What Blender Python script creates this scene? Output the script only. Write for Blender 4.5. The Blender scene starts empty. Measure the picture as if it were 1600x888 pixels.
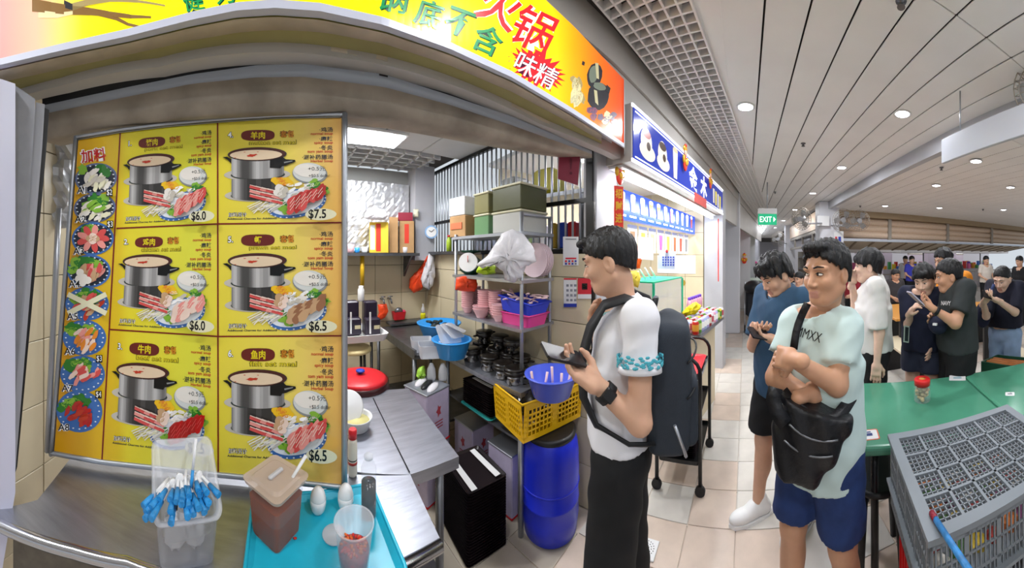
import bpy, bmesh, math, random
import numpy as np
from mathutils import Vector, Matrix
random.seed(7)
RNG = np.random.default_rng(5)
SC = bpy.context.scene
COL = SC.collection
# ------------------------------------------------------------------ camera, world, exposure
EYE = 1.65          # eye height of the photographer
FPX = 461.5         # pixels per radian of the cylindrical panorama
HOR = 400.0         # image row of the horizon
X0 = 440.0          # image column that looks straight at the stall (+Y); the corridor runs along +X
cam_d = bpy.data.cameras.new('camera')
cam_d.type = 'PANO'
cam_d.panorama_type = 'CENTRAL_CYLINDRICAL'
HALF = 800.0 / FPX
cam_d.central_cylindrical_range_u_min = -HALF
cam_d.central_cylindrical_range_u_max = HALF
cam_d.central_cylindrical_range_v_min = -(888 - HOR) / FPX
cam_d.central_cylindrical_range_v_max = HOR / FPX
cam_d.central_cylindrical_radius = 1.0
cam_d.clip_start = 0.01
cam = bpy.data.objects.new('camera', cam_d)
COL.objects.link(cam)
cam.location = (0, 0, EYE)
AZC = (800 - X0) / FPX
cam.rotation_euler = (math.pi / 2, 0, -AZC)
SC.camera = cam
SC.view_settings.view_transform = 'Standard'
SC.view_settings.look = 'None'
SC.view_settings.gamma = 1.0
SC.view_settings.use_curve_mapping = False
SC.view_settings.exposure = 0.36
SC.cycles.use_adaptive_sampling = True
SC.cycles.adaptive_threshold = 0.03
SC.cycles.max_bounces = 6
SC.cycles.diffuse_bounces = 3
SC.cycles.glossy_bounces = 3
SC.cycles.transmission_bounces = 4
SC.cycles.transparent_max_bounces = 10
w = bpy.data.worlds.new('world')
SC.world = w
w.use_nodes = True
w.node_tree.nodes['Background'].inputs[0].default_value = (0.86, 0.93, 1.0, 1)
w.node_tree.nodes['Background'].inputs[1].default_value = 0.58

# ------------------------------------------------------------------ materials
MATS = {}
def lin(c):
    return tuple(((v / 12.92) if v <= 0.04045 else ((v + 0.055) / 1.055) ** 2.4) for v in c)
def hx(s):
    s = s.lstrip('#')
    return lin(tuple(int(s[i:i + 2], 16) / 255 for i in (0, 2, 4)))
def mat(name, color='#888888', rough=0.5, metal=0.0, emit=0.0, alpha=1.0, trans=0.0, noise=0.0, nscale=20.0, bump=0.0, bscale=60.0, stretch=None, ior=1.45, spec=0.5, coat=0.0, color2=None, sss=0.0):
    if name in MATS:
        return MATS[name]
    m = bpy.data.materials.new(name)
    m.use_nodes = True
    nt = m.node_tree
    b = nt.nodes['Principled BSDF']
    c = hx(color) if isinstance(color, str) else color
    b.inputs['Base Color'].default_value = (*c, 1)
    b.inputs['Roughness'].default_value = rough
    b.inputs['Metallic'].default_value = metal
    b.inputs['IOR'].default_value = ior
    b.inputs['Specular IOR Level'].default_value = spec
    b.inputs['Alpha'].default_value = alpha
    b.inputs['Transmission Weight'].default_value = trans
    b.inputs['Coat Weight'].default_value = coat
    if sss:
        b.inputs['Subsurface Weight'].default_value = sss
        b.inputs['Subsurface Radius'].default_value = (0.02, 0.008, 0.004)
        b.inputs['Subsurface Scale'].default_value = 0.58
    if emit:
        b.inputs['Emission Color'].default_value = (*c, 1)
        b.inputs['Emission Strength'].default_value = emit
    if noise or bump:
        tc = nt.nodes.new('ShaderNodeTexCoord')
        mp = nt.nodes.new('ShaderNodeMapping')
        nt.links.new(tc.outputs['Object'], mp.inputs['Vector'])
        if stretch:
            mp.inputs['Scale'].default_value = stretch
    if noise or color2:
        n = nt.nodes.new('ShaderNodeTexNoise')
        n.inputs['Scale'].default_value = nscale
        n.inputs['Detail'].default_value = 5
        nt.links.new(mp.outputs[0], n.inputs['Vector'])
        r = nt.nodes.new('ShaderNodeMix')
        r.data_type = 'RGBA'
        c2 = hx(color2) if color2 else tuple(max(0, v * (1 - noise)) for v in c)
        c1 = c if color2 else tuple(min(1, v * (1 + noise)) for v in c)
        ramp = nt.nodes.new('ShaderNodeMapRange')
        ramp.inputs[1].default_value = 0.3
        ramp.inputs[2].default_value = 0.7
        nt.links.new(n.outputs['Fac'], ramp.inputs[0])
        nt.links.new(ramp.outputs[0], r.inputs[0])
        r.inputs[6].default_value = (*c1, 1)
        r.inputs[7].default_value = (*c2, 1)
        nt.links.new(r.outputs[2], b.inputs['Base Color'])
        if emit:
            nt.links.new(r.outputs[2], b.inputs['Emission Color'])
    if bump:
        n2 = nt.nodes.new('ShaderNodeTexNoise')
        n2.inputs['Scale'].default_value = bscale
        n2.inputs['Detail'].default_value = 3
        nt.links.new(mp.outputs[0], n2.inputs['Vector'])
        bp = nt.nodes.new('ShaderNodeBump')
        bp.inputs['Strength'].default_value = bump
        bp.inputs['Distance'].default_value = 0.01
        nt.links.new(n2.outputs['Fac'], bp.inputs['Height'])
        nt.links.new(bp.outputs[0], b.inputs['Normal'])
    MATS[name] = m
    return m

# ------------------------------------------------------------------ picture column/row -> place, at a known distance
def az(x):
    return (x - X0) / FPX
def R(x, y, r):                      # horizontal range known
    a = az(x)
    return Vector((r * math.sin(a), r * math.cos(a), EYE + (HOR - y) / FPX * r))
def Zp(x, y, z):                     # height known
    return R(x, y, (z - EYE) * FPX / (HOR - y))
def Yp(x, y, Y):                     # on the plane Y
    return R(x, y, Y / math.cos(az(x)))
def Xp(x, y, X):                     # on the plane X
    return R(x, y, X / math.sin(az(x)))
def rot(x):                          # yaw of an object whose local -Y faces the camera from column x
    return -az(x)
def interp(pts):
    xs = [p[0] for p in pts]; ys = [p[1] for p in pts]
    return lambda x: float(np.interp(x, xs, ys))

# ------------------------------------------------------------------ mesh builder
class MB:
    def __init__(s):
        s.v = []; s.f = []; s.m = []; s.sm = []; s.T = Matrix.Identity(4)
    def add(s, vs, fs, mi=0, smooth=False):
        o = len(s.v)
        s.v.extend([tuple(s.T @ Vector(p)) for p in vs])
        for f in fs:
            s.f.append([i + o for i in f]); s.m.append(mi); s.sm.append(smooth)
        return s
    def box(s, c, d, mi=0, rz=0.0, bev=0.0):
        cx, cy, cz = c; x, y, z = d[0] / 2, d[1] / 2, d[2] / 2
        M = Matrix.Rotation(rz, 3, 'Z')
        if bev <= 0:
            vs = [(-x, -y, -z), (x, -y, -z), (x, y, -z), (-x, y, -z), (-x, -y, z), (x, -y, z), (x, y, z), (-x, y, z)]
            fs = [(0, 3, 2, 1), (4, 5, 6, 7), (0, 1, 5, 4), (1, 2, 6, 5), (2, 3, 7, 6), (3, 0, 4, 7)]
        else:
            b = min(bev, x * .99, y * .99, z * .99)
            rings = []
            for zz, k in ((-z, b), (-z + b, 0), (z - b, 0), (z, b)):
                X, Y = x - k, y - k; q = b * .9
                rings.append([(X - q, -Y, zz), (X, -Y + q, zz), (X, Y - q, zz), (X - q, Y, zz), (-X + q, Y, zz), (-X, Y - q, zz), (-X, -Y + q, zz), (-X + q, -Y, zz)])
            vs = [p for r in rings for p in r]
            fs = [tuple(range(7, -1, -1)), tuple(range(24, 32))]
            for k in range(3):
                for i in range(8):
                    j = (i + 1) % 8
                    fs.append((k * 8 + i, k * 8 + j, k * 8 + 8 + j, k * 8 + 8 + i))
        s.add([tuple(M @ Vector(p) + Vector((cx, cy, cz))) for p in vs], fs, mi)
        return s
    def cyl(s, a, b, r0, r1=None, n=16, mi=0, cap=True, smooth=True):
        a = Vector(a); b = Vector(b); r1 = r0 if r1 is None else r1
        d = (b - a).normalized()
        u = d.orthogonal().normalized(); w_ = d.cross(u)
        vs = []
        for p, r in ((a, r0), (b, r1)):
            for i in range(n):
                t = 2 * math.pi * i / n
                vs.append(tuple(p + (u * math.cos(t) + w_ * math.sin(t)) * r))
        s.add(vs, [(i, (i + 1) % n, n + (i + 1) % n, n + i) for i in range(n)], mi, smooth)
        if cap:
            s.add(vs, [tuple(range(n - 1, -1, -1)), tuple(range(n, 2 * n))], mi)
        return s
    def tube(s, pts, r, n=8, mi=0, closed=False):
        pts = [Vector(p) for p in pts]; k = len(pts); vs = []
        prev = None
        rr = r if isinstance(r, (list, tuple)) else [r] * k
        for i, p in enumerate(pts):
            if closed:
                d = pts[(i + 1) % k] - pts[i - 1]
            else:
                d = pts[min(i + 1, k - 1)] - pts[max(i - 1, 0)]
            d.normalize()
            u = d.orthogonal().normalized() if prev is None else (prev - d * prev.dot(d)).normalized()
            prev = u; w_ = d.cross(u)
            for j in range(n):
                t = 2 * math.pi * j / n
                vs.append(tuple(p + (u * math.cos(t) + w_ * math.sin(t)) * rr[i]))
        fs = []
        for i in range(k if closed else k - 1):
            i2 = (i + 1) % k
            for j in range(n):
                fs.append((i * n + j, i * n + (j + 1) % n, i2 * n + (j + 1) % n, i2 * n + j))
        s.add(vs, fs, mi, True)
        if not closed:
            s.add(vs, [tuple(range(n - 1, -1, -1)), tuple(range((k - 1) * n, k * n))], mi)
        return s
    def lathe(s, c, prof, n=24, mi=0, sx=1.0, sy=1.0, smooth=True):
        vs = []; k = len(prof)
        for r, z in prof:
            for j in range(n):
                t = 2 * math.pi * j / n
                vs.append((c[0] + r * sx * math.cos(t), c[1] + r * sy * math.sin(t), c[2] + z))
        fs = []
        for i in range(k - 1):
            for j in range(n):
                fs.append((i * n + j, i * n + (j + 1) % n, (i + 1) * n + (j + 1) % n, (i + 1) * n + j))
        s.add(vs, fs, mi, smooth)
        caps = []
        if prof[0][0] > 1e-4: caps.append(tuple(range(n - 1, -1, -1)))
        if prof[-1][0] > 1e-4: caps.append(tuple(range((k - 1) * n, k * n)))
        if caps: s.add(vs, caps, mi)
        return s
    def ell(s, c, r, n=16, k=10, mi=0, M=None):
        vs = []; fs = []
        for i in range(k + 1):
            p = math.pi * i / k
            for j in range(n):
                t = 2 * math.pi * j / n
                q = Vector((r[0] * math.sin(p) * math.cos(t), r[1] * math.sin(p) * math.sin(t), -r[2] * math.cos(p)))
                if M: q = M @ q
                vs.append(tuple(q + Vector(c)))
        for i in range(k):
            for j in range(n):
                fs.append((i * n + j, i * n + (j + 1) % n, (i + 1) * n + (j + 1) % n, (i + 1) * n + j))
        return s.add(vs, fs, mi, True)
    def rrbox(s, c, w0, d0, w1, d1, h, rad, mi=0, n=5, rz=0.0, cap=(True, True), wall=0.0):
        # tapered rounded-corner tub from (w0,d0) at the base to (w1,d1) at height h
        def ring(w, d, z, rd):
            o = []
            for q, (sx, sy) in enumerate(((1, 1), (-1, 1), (-1, -1), (1, -1))):
                for i in range(n + 1):
                    t = math.pi / 2 * (q + i / n)
                    o.append((sx * (w / 2 - rd) + rd * math.cos(t), sy * (d / 2 - rd) + rd * math.sin(t), z))
            return o
        M = Matrix.Rotation(rz, 3, 'Z'); C = Vector(c)
        rings = [ring(w0, d0, 0, rad), ring(w1, d1, h, rad)]
        if wall:
            rings += [ring(w1 - 2 * wall, d1 - 2 * wall, h, max(rad - wall, .002)), ring(w0 - 2 * wall, d0 - 2 * wall, wall, max(rad - wall, .002))]
        N = len(rings[0]); vs = [tuple(M @ Vector(p) + C) for r_ in rings for p in r_]
        fs = []
        for k in range(len(rings) - 1):
            for i in range(N):
                j = (i + 1) % N
                fs.append((k * N + i, k * N + j, (k + 1) * N + j, (k + 1) * N + i))
        s.add(vs, fs, mi, False)
        L = (len(rings) - 1) * N
        caps = []
        if cap[0]: caps.append(tuple(range(N - 1, -1, -1)))
        if cap[1]: caps.append(tuple(range(L, L + N)))
        if caps: s.add(vs, caps, mi)
        return s
    def prism(s, poly, off, mi=0):
        # solid from a planar-ish outline and an offset vector
        n = len(poly); off = Vector(off)
        vs = [tuple(p) for p in poly] + [tuple(Vector(p) + off) for p in poly]
        fs = [tuple(range(n)), tuple(range(2 * n - 1, n - 1, -1))]
        fs += [(i, n + i, n + (i + 1) % n, (i + 1) % n) for i in range(n)]
        return s.add(vs, fs, mi)
    def grid(s, P, mi=0, smooth=True):     # P[i][j] points
        a = len(P); b = len(P[0])
        vs = [tuple(p) for row in P for p in row]
        fs = [(i * b + j, i * b + j + 1, (i + 1) * b + j + 1, (i + 1) * b + j) for i in range(a - 1) for j in range(b - 1)]
        return s.add(vs, fs, mi, smooth)
    def mesh(s, name, mats, off=(0, 0, 0)):
        me = bpy.data.meshes.new(name)
        off = Vector(off)
        me.from_pydata([tuple(Vector(p) - off) for p in s.v], [], s.f)
        for m_ in (mats if isinstance(mats, (list, tuple)) else [mats]):
            me.materials.append(m_)
        me.polygons.foreach_set('material_index', s.m)
        me.polygons.foreach_set('use_smooth', s.sm)
        me.update()
        return me
    def build(s, name, mats, parent=None, fix=True):
        off = parent_off(parent)
        me = s.mesh(name, mats, off)
        if fix:
            bm = bmesh.new(); bm.from_mesh(me)
            bmesh.ops.remove_doubles(bm, verts=bm.verts, dist=1e-5)
            bmesh.ops.recalc_face_normals(bm, faces=bm.faces)
            bm.to_mesh(me); bm.free()
        return link(name, me, parent)
def parent_off(p):
    o = Vector((0, 0, 0))
    while p is not None:
        o = o + Vector(p.location); p = p.parent
    return o
def link(name, me, parent=None):
    o = bpy.data.objects.new(name, me)
    COL.objects.link(o)
    if parent is not None: o.parent = parent
    return o
def tag(o, label=None, cat=None, group=None, kind=None):
    if label: o['label'] = label
    if cat: o['category'] = cat
    if group: o['group'] = group
    if kind: o['kind'] = kind
    return o
def thing(name, label, cat, loc=(0, 0, 0), group=None):
    o = bpy.data.objects.new(name, None)
    o.empty_display_size = .05
    COL.objects.link(o)
    o.location = loc
    return tag(o, label, cat, group)
def kids(o): return [c for c in COL.objects if c.parent == o]
def dup(o, loc=None, rz=None, label=None, parent=None, group=None, scale=None):
    c = o.copy(); COL.objects.link(c); c.parent = parent
    for ch in list(o.children): dup(ch, parent=c)
    if loc is not None: c.location = loc
    if rz is not None: c.rotation_euler = (0, 0, rz)
    if scale is not None: c.scale = scale
    if label: c['label'] = label
    if group: c['group'] = group
    return c
def struct(o): o['kind'] = 'structure'; return o
def setT(mb, loc, rz=0.0, rx=0.0, ry=0.0, sc=1.0):
    mb.T = Matrix.Translation(Vector(loc)) @ Matrix.Rotation(rz, 4, 'Z') @ Matrix.Rotation(rx, 4, 'X') @ Matrix.Rotation(ry, 4, 'Y') @ Matrix.Scale(sc, 4)
    return mb

# ------------------------------------------------------------------ lettering (built-in font) as flat meshes
TXT = {}
def text2d(t, bold=0.0):
    key = (t, bold)
    if key in TXT: return TXT[key]
    c = bpy.data.curves.new('t', 'FONT'); c.body = t; c.size = 1; c.offset = bold; c.resolution_u = 3
    c.align_x = 'CENTER'
    o = bpy.data.objects.new('t', c); COL.objects.link(o)
    dg = bpy.context.evaluated_depsgraph_get(); dg.update()
    me = o.evaluated_get(dg).to_mesh()
    v = np.array([p.co[:2] for p in me.vertices]) if len(me.vertices) else np.zeros((0, 2))
    f = [tuple(p.vertices) for p in me.polygons]
    bpy.data.objects.remove(o); bpy.data.curves.remove(c)
    if len(v):
        lo = v.min(0); hi = v.max(0)
        v = (v - (lo + hi) / 2) / max(hi[1] - lo[1], 1e-6)
        wd = (hi[0] - lo[0]) / max(hi[1] - lo[1], 1e-6)
    else: wd = 0
    TXT[key] = (v, f, wd)
    return TXT[key]
def text_px(mb, t, cx, cy, h, fn, mi=0, bold=0.0, ang=0.0, w=None, sh=0.0):
    # lettering of height h px (width w px) centred at picture point (cx,cy), laid on the surface fn(x,y)
    v, f, wd = text2d(t, bold)
    kx = (w / wd) if (w and wd) else h
    ca, sa = math.cos(ang), math.sin(ang)
    pts = []
    for a, b in v:
        X = a * kx + b * h * sh; Y = -b * h
        pts.append(fn(cx + X * ca - Y * sa, cy + X * sa + Y * ca))
    mb.add(pts, f, mi)
def text_w(mb, t, M, h, mi=0, bold=0.0, w=None):
    # lettering in world units: M maps local (x right, z up) to the world
    v, f, wd = text2d(t, bold)
    kx = (w / wd) if (w and wd) else h
    mb.add([tuple(M @ Vector((a * kx, 0, b * h))) for a, b in v], f, mi)
def poly_px(mb, pts, fn, mi=0):
    n = len(pts)
    if n < 7:
        mb.add([fn(x, y) for x, y in pts], [tuple(range(n))], mi); return
    cx = sum(p[0] for p in pts) / n; cy = sum(p[1] for p in pts) / n      # follow the curved surface
    P = [(cx + (x - cx) * q, cy + (y - cy) * q) for q in (1, .66, .33) for x, y in pts] + [(cx, cy)]
    F = [(k * n + i, k * n + (i + 1) % n, (k + 1) * n + (i + 1) % n, (k + 1) * n + i) for k in range(2) for i in range(n)] + [(2 * n + i, 2 * n + (i + 1) % n, 3 * n) for i in range(n)]
    mb.add([fn(x, y) for x, y in P], F, mi)
def ell_px(mb, cx, cy, rx, ry, fn, mi=0, n=20, ang=0.0, a0=0.0, a1=2 * math.pi):
    ca, sa = math.cos(ang), math.sin(ang); pts = []
    full = abs(a1 - a0 - 2 * math.pi) < 1e-6
    for i in range(n if full else n + 1):
        t = a0 + (a1 - a0) * i / n
        X = rx * math.cos(t); Y = ry * math.sin(t)
        pts.append((cx + X * ca - Y * sa, cy + X * sa + Y * ca))
    poly_px(mb, pts, fn, mi)
# ================================================================== THE SETTING
M_grout = mat('floor_grout', '#8d8378', .8)
M_tp = mat('tile_pink', '#d2c0b1', .28, noise=.10, nscale=6, bump=.03, bscale=90)
M_tw = mat('tile_white', '#d3cec6', .25, noise=.08, nscale=6, bump=.03, bscale=90)
M_tb = mat('tile_beige', '#c0b5a4', .35, noise=.12, nscale=5)
M_wallt = mat('wall_tile_beige', '#cfc2a4', .25, noise=.06, nscale=3)
M_wgrout = mat('wall_grout', '#6f6654', .8)
M_ceil = mat('ceiling_white', '#f1efee', .38, noise=.04, nscale=2)
M_dark = mat('dark_void', '#2a2a2c', .9)
M_gap = mat('ceiling_gap', '#4a4643', .9)
M_greyp = mat('grey_painted_steel', '#b4b5ba', .4, noise=.05, nscale=4)
M_beigep = mat('beige_painted_steel', '#c8bba6', .5, noise=.15, nscale=9)
M_alu = mat('aluminium', '#b8bcc4', .35, metal=.8)
M_steel = mat('brushed_steel', '#a6a9b3', .38, metal=.85, noise=.12, nscale=7, bump=.05, bscale=18, stretch=(1, 6, 6))
M_steeld = mat('dull_steel', '#74767a', .4, metal=.85, noise=.2, nscale=9)
M_white = mat('white_plastic', '#e8e8e8', .4)
M_black = mat('black_plastic', '#17171a', .45)
M_blackm = mat('black_painted_metal', '#121214', .35)
M_wcol = mat('white_column', '#d6d6dc', .5)
M_lamp = mat('downlight_glow', '#f4f6ff', .4, emit=14.0)
M_tube = mat('tube_glow', '#f3f7ff', .4, emit=9.0)

# floor: slab with far pattern in the material, near tiles as pieces
def floor_mat():
    m = bpy.data.materials.new('far_floor_tiles'); m.use_nodes = True
    nt = m.node_tree; b = nt.nodes['Principled BSDF']; b.inputs['Roughness'].default_value = .3
    tc = nt.nodes.new('ShaderNodeTexCoord')
    br = nt.nodes.new('ShaderNodeTexBrick')
    br.offset = 0; br.inputs['Scale'].default_value = 1.0
    br.inputs['Brick Width'].default_value = .295; br.inputs['Row Height'].default_value = .295
    br.inputs['Mortar Size'].default_value = .004
    br.inputs['Color1'].default_value = (*hx('#d2c0b1'), 1); br.inputs['Color2'].default_value = (*hx('#d3cec6'), 1)
    br.inputs['Mortar'].default_value = (*hx('#8d8378'), 1)
    nt.links.new(tc.outputs['Object'], br.inputs['Vector']); nt.links.new(br.outputs['Color'], b.inputs['Base Color'])
    return m
M_far = floor_mat()
TS = .295
fx0, fy0 = 1.78 - 8 * TS, .06 - 9 * TS           # a tile joint crosses here
mb = MB()
fo = struct(mb.box((12.0, -11.0, -.0565), (44, 34, .1)).build('floor', [M_grout, M_far]))
for p in fo.data.polygons:
    if p.normal.z > .9: p.material_index = 1
fo.data.update()
# sunken strip so that the near tiles lie in the slab's own grid
tile = {}
for k, m_ in (('p', M_tp), ('w', M_tw), ('b', M_tb)):
    t_ = MB(); t_.box((0, 0, -.003), (TS - .005, TS - .005, .006), bev=.0015)
    tile[k] = t_.mesh('floor_tile', m_)
cnt = 0
for i in range(-2, 26):
    for j in range(-8, 11):
        X = 1.78 + (i - 4) * TS + TS / 2; Y = .06 + j * TS + TS / 2
        a = math.degrees(math.atan2(X, Y)); r = math.hypot(X, Y)
        if r < 1.25 or a < 20 or a > 128: continue
        if Y > .95 and X > 1.6: continue
        if r > 5.3 and abs(Y + .6) > 1.3: continue
        if Y < -.7 - .18 * i: continue
        if Y > 3 or r > 6.6: continue
        if Y > .8: k = 'b'
        else: k = 'w' if (i * 7 + j * 13 + (i * j) % 5 + (i // 2) * 3) % 7 < 3 or (j == -1 and i % 3) else 'p'
        o = link('floor_tile', tile[k], fo); o.location = Vector((X, Y, 0)) - Vector(fo.location)
        cnt += 1
print('floor tiles', cnt)

# ---- corridor ceiling: planks as pieces
CZ = 3.0
ce = struct(MB().box((14, -1.2, CZ + .35), (36, 5, .04)).build('ceiling', M_gap))
PW = .245
pl = {}
def plank(x0, x1, yc, z, w=PW, parent=ce):
    key = (round(x1 - x0, 3), w)
    if key not in pl:
        t_ = MB(); L = x1 - x0
        t_.box((0, 0, .0), (L - .006, w - .012, .012), bev=.003)
        t_.box((0, 0, .014), (L, .03, .02))
        pl[key] = t_.mesh('ceiling_plank', M_ceil)
    o = link('ceiling_plank', pl[key], parent)
    o.location = ((x0 + x1) / 2, yc, z)
for k in range(-3, 9):
    yc = .02 - k * PW
    for a_, b_ in ((-3.2, 1.25), (1.25, 6.5), (6.5, 12), (12, 22)):
        plank(a_, b_, yc, CZ) if (k >= 0 or a_ >= 6) else None
mb = MB().box((14, -.9, CZ + .06), (36, 6.2, .03)); mb.build('ceiling_backing', M_gap, ce)
struct(MB().prism([(-2.5, .82, CZ - .004), (-2.5, .135, CZ - .004), (2.7, .135, CZ - .004)], (0, 0, .012)).build('trim_5', M_ceil))
# bulkhead and lower bay
bk = struct(MB().box((2.0, -2.06, 2.96), (10.8, .09, .3)).build('trim_1', M_greyp))
ce2 = struct(MB().box((2.2, -6.6, 2.92), (10.6, 9.0, .03)).build('ceiling_lower_bay', M_gap))
for k in range(0, 33):
    for a_, b_ in ((-3.0, 1.9), (1.9, 7.4)):
        plank(a_, b_, -2.25 - k * PW, 2.86, parent=ce2)
# open-cell grid above the stall fronts
EG0 = Vector((0, .925, CZ - .03)); ED = Vector((1, -.131, 0)).normalized(); EN = Vector((-ED.y, ED.x, 0)); EW = .44
erz = math.atan2(ED.y, ED.x)
egg = struct(MB().build('ceiling_open_grid', M_ceil)) if False else None
mb = setT(MB(), EG0, erz); mb.box((6, -EW / 2, .30), (14, EW + .1, .02))
mb.box((6, .02, .18), (14, .02, .26)); mb.box((6, -EW - .02, .18), (14, .02, .26))
egg = struct(mb.build('ceiling_grid_void', mat('grid_void', '#77706c', .9)))
p_ = EW / 6
bl = MB().box((0, 0, 0), (13.6, .012, .05)).mesh('grid_bar', M_ceil)
bc = MB().box((0, 0, 0), (.012, EW, .05)).mesh('grid_bar', M_ceil)
for k in range(7):
    o = link('grid_bar', bl, egg); o.location = EG0 + ED * 5.9 - EN * (k * p_) + Vector((0, 0, .025)); o.rotation_euler = (0, 0, erz)
for k in range(175):
    o = link('grid_bar', bc, egg); o.location = EG0 + ED * (-.3 + k * p_ * .98) - EN * (EW / 2) + Vector((0, 0, .026)); o.rotation_euler = (0, 0, erz)
mb = setT(MB(), EG0, erz); mb.cyl((-1, -EW * .62, .14), (11, -EW * .62, .14), .03)
tag(mb.build('gas_pipe', mat('pipe_yellow', '#c9bd12', .5)), 'yellow pipe running above the open ceiling grid', 'pipe')
# bulkhead wall above the signs
mb = MB()
BK = [(-1.2, .62), (-.75, .80), (-.4, .90), (.2, .92), (1.1, .90), (1.62, .80), (4.3, .43), (9, -.18), (13, -.7)]
for z0, z1, off in ((2.28, 2.83, 0), (2.835, 3.06, -.02)):
    for (a_, b_), (c_, d_) in zip(BK[:-1], BK[1:]):
        mb.prism([(a_, b_ + off, z0), (c_, d_ + off, z0), (c_, d_ + off, z1), (a_, b_ + off, z1)], (0, .06, 0))
struct(mb.build('wall_above_signs', mat('bulkhead_paint', '#c3bfba', .5, noise=.05, nscale=3)))

# ---- downlights of the hall (each lamp carries its own light)
def downlight(p, i):
    t = thing('ceiling_downlight', DLAB[i], 'light', p, 'round recessed downlights of the hall')
    m_ = MB().lathe((p[0], p[1], p[2]), [(.085, .0), (.085, -.006), (.07, -.008), (.066, .0)], 20); m_.build('trim_ring', M_white, t)
    m_ = MB().lathe((p[0], p[1], p[2]), [(.066, -.004), (.0001, -.007)], 20); m_.build('lens', M_lamp, t)
    ld = bpy.data.lights.new('lamp', 'AREA'); ld.shape = 'DISK'; ld.size = .13; ld.energy = 11; ld.color = (.93, .96, 1)
    lo = bpy.data.objects.new('lamp', ld); COL.objects.link(lo); lo.parent = t; lo.location = (0, 0, -.02)
    return t
DL = [(1165, 167, CZ), (1410, 178, CZ), (1315, 262, CZ), (1270, 302, CZ), (1242, 328, CZ), (1224, 345, CZ), (1211, 356, CZ),
      (1525, 252, 2.85), (1463, 290, 2.85), (1579, 293, 2.85), (1383, 322, 2.85), (1468, 325, 2.85), (1568, 328, 2.85)]
DLAB = ['downlight beside the open ceiling grid, largest on the left of the hall ceiling', 'big round downlight high up in the white plank ceiling before the bulkhead',
        'second downlight of the long row down the corridor ceiling', 'third downlight of the long row down the corridor ceiling',
        'fourth downlight of the long row down the corridor ceiling', 'fifth downlight of the long row down the corridor ceiling', 'farthest small downlight of the corridor row, near the exit sign',
        'downlight right below the hanging white sign panel', 'downlight in the lower bay above the shutters, in the middle of the ceiling', 'downlight at the right edge of the picture, upper one',
        'downlight close to the wall fans in the lower ceiling bay', 'small downlight right above the middle shutter post', 'downlight at the right edge of the picture, lower one']
for i, (x, y, z) in enumerate(DL):
    p = Zp(x, y, z - .008); downlight(p, i)
for i, (X, Y) in enumerate(((.5, -1.43), (-1.3, -1.43), (.85, .02), (-.9, .02))):      # the same rows go on over and behind the photographer
    DLAB.append(['downlight over the photographer in the long corridor row, first', 'downlight over the photographer in the long corridor row, second', 'downlight over the photographer near the stall, first', 'downlight over the photographer near the stall, second'][i]); downlight(Vector((X, Y, CZ - .008)), len(DLAB) - 1)
for (x, y, z) in ((1255, 224, CZ), (1211, 300, CZ), (1471, 262, 2.85), (1344, 322, 2.85), (1536, 327, 2.85), (1408, 1, CZ)):
    p = Zp(x, y, z - .006)
    m_ = MB().lathe(p, [(.03, 0), (.03, -.006), (.012, -.01), (.012, -.03), (.022, -.032), (.022, -.036)], 12)
    o = m_.build('sprinkler_head', M_steeld); tag(o, {1255: 'sprinkler head on the ceiling left of the corridor downlights', 1211: 'small sprinkler head above the exit sign', 1471: 'sprinkler head below the white hanging panel', 1344: 'sprinkler head above the paired wall fans', 1536: 'sprinkler head low in the right ceiling bay', 1408: 'sprinkler head at the top edge by the ceiling joint'}[x], 'sprinkler', 'ceiling sprinkler heads')

# ---- stall shell: back wall, side wall, left wall, inner ceiling
def tiled_wall(name, o, u, L, z0, z1, tw, th, nrm, mats=M_wallt, skip=None, uoff=0.0, zoff=0.0):
    o = Vector(o); u = Vector(u).normalized(); n = Vector(nrm).normalized()
    m_ = MB(); q = [o, o + u * L, o + u * L + Vector((0, 0, z1 - z0)), o + Vector((0, 0, z1 - z0))]
    m_.prism([tuple(p + Vector((0, 0, z0))) for p in q], tuple(-n * .08))
    wl = struct(m_.build(name, M_wgrout))
    cache = {}
    a = -uoff
    while a < L:
        b = z0 - zoff
        a0, a1 = max(a, 0), min(a + tw, L)
        while b < z1:
            b0, b1 = max(b, z0), min(b + th, z1)
            if a1 - a0 > .02 and b1 - b0 > .02:
                k = (round(a1 - a0, 3), round(b1 - b0, 3))
                if k not in cache:
                    t_ = MB(); t_.box((0, 0, 0), (k[0] - .005, .012, k[1] - .005), bev=.0015); cache[k] = t_.mesh('wall_tile', mats)
                c = o + u * ((a0 + a1) / 2) + n * .003
                t = link('wall_tile', cache[k], wl); t.location = (c.x, c.y, (b0 + b1) / 2); t.rotation_euler = (0, 0, math.atan2(u.y, u.x))
            b += th
        a += tw
    return wl
WX, WY = 1.66, 3.06
tiled_wall('wall_back', (-1.05, WY, 0), (1, 0, 0), WX + 1.05, 0, 1.70, .31, .31, (0, -1, 0), uoff=.12)
tiled_wall('wall_right', (WX, .95, 0), (0, 1, 0), WY - .95, 0, 1.665, .62, .305, (-1, 0, 0), uoff=.05, zoff=.02)
tiled_wall('wall_left', (-1.06, .70, 0), (0, 1, 0), WY - .70, 0, 2.6, .31, .31, (1, 0, 0))
struct(MB().box((0.3, WY + .04, 2.15), (2.75, .06, .9)).build('wall_back_upper', mat('back_upper_paint', '#a9a9a6', .6)))
ci = struct(MB().box((.3, 2.05, 2.66), (2.75, 2.1, .03)).build('ceiling_stall', M_gap))
M_pan = mat('ceiling_panel', '#cfd0d0', .6, noise=.04, nscale=4)
for k in range(6):
    o = MB().box((-.85 + k * .47, 1.75, 2.635), (.462, 1.45, .02), bev=.004).build('ceiling_panel', M_pan, ci)
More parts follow.
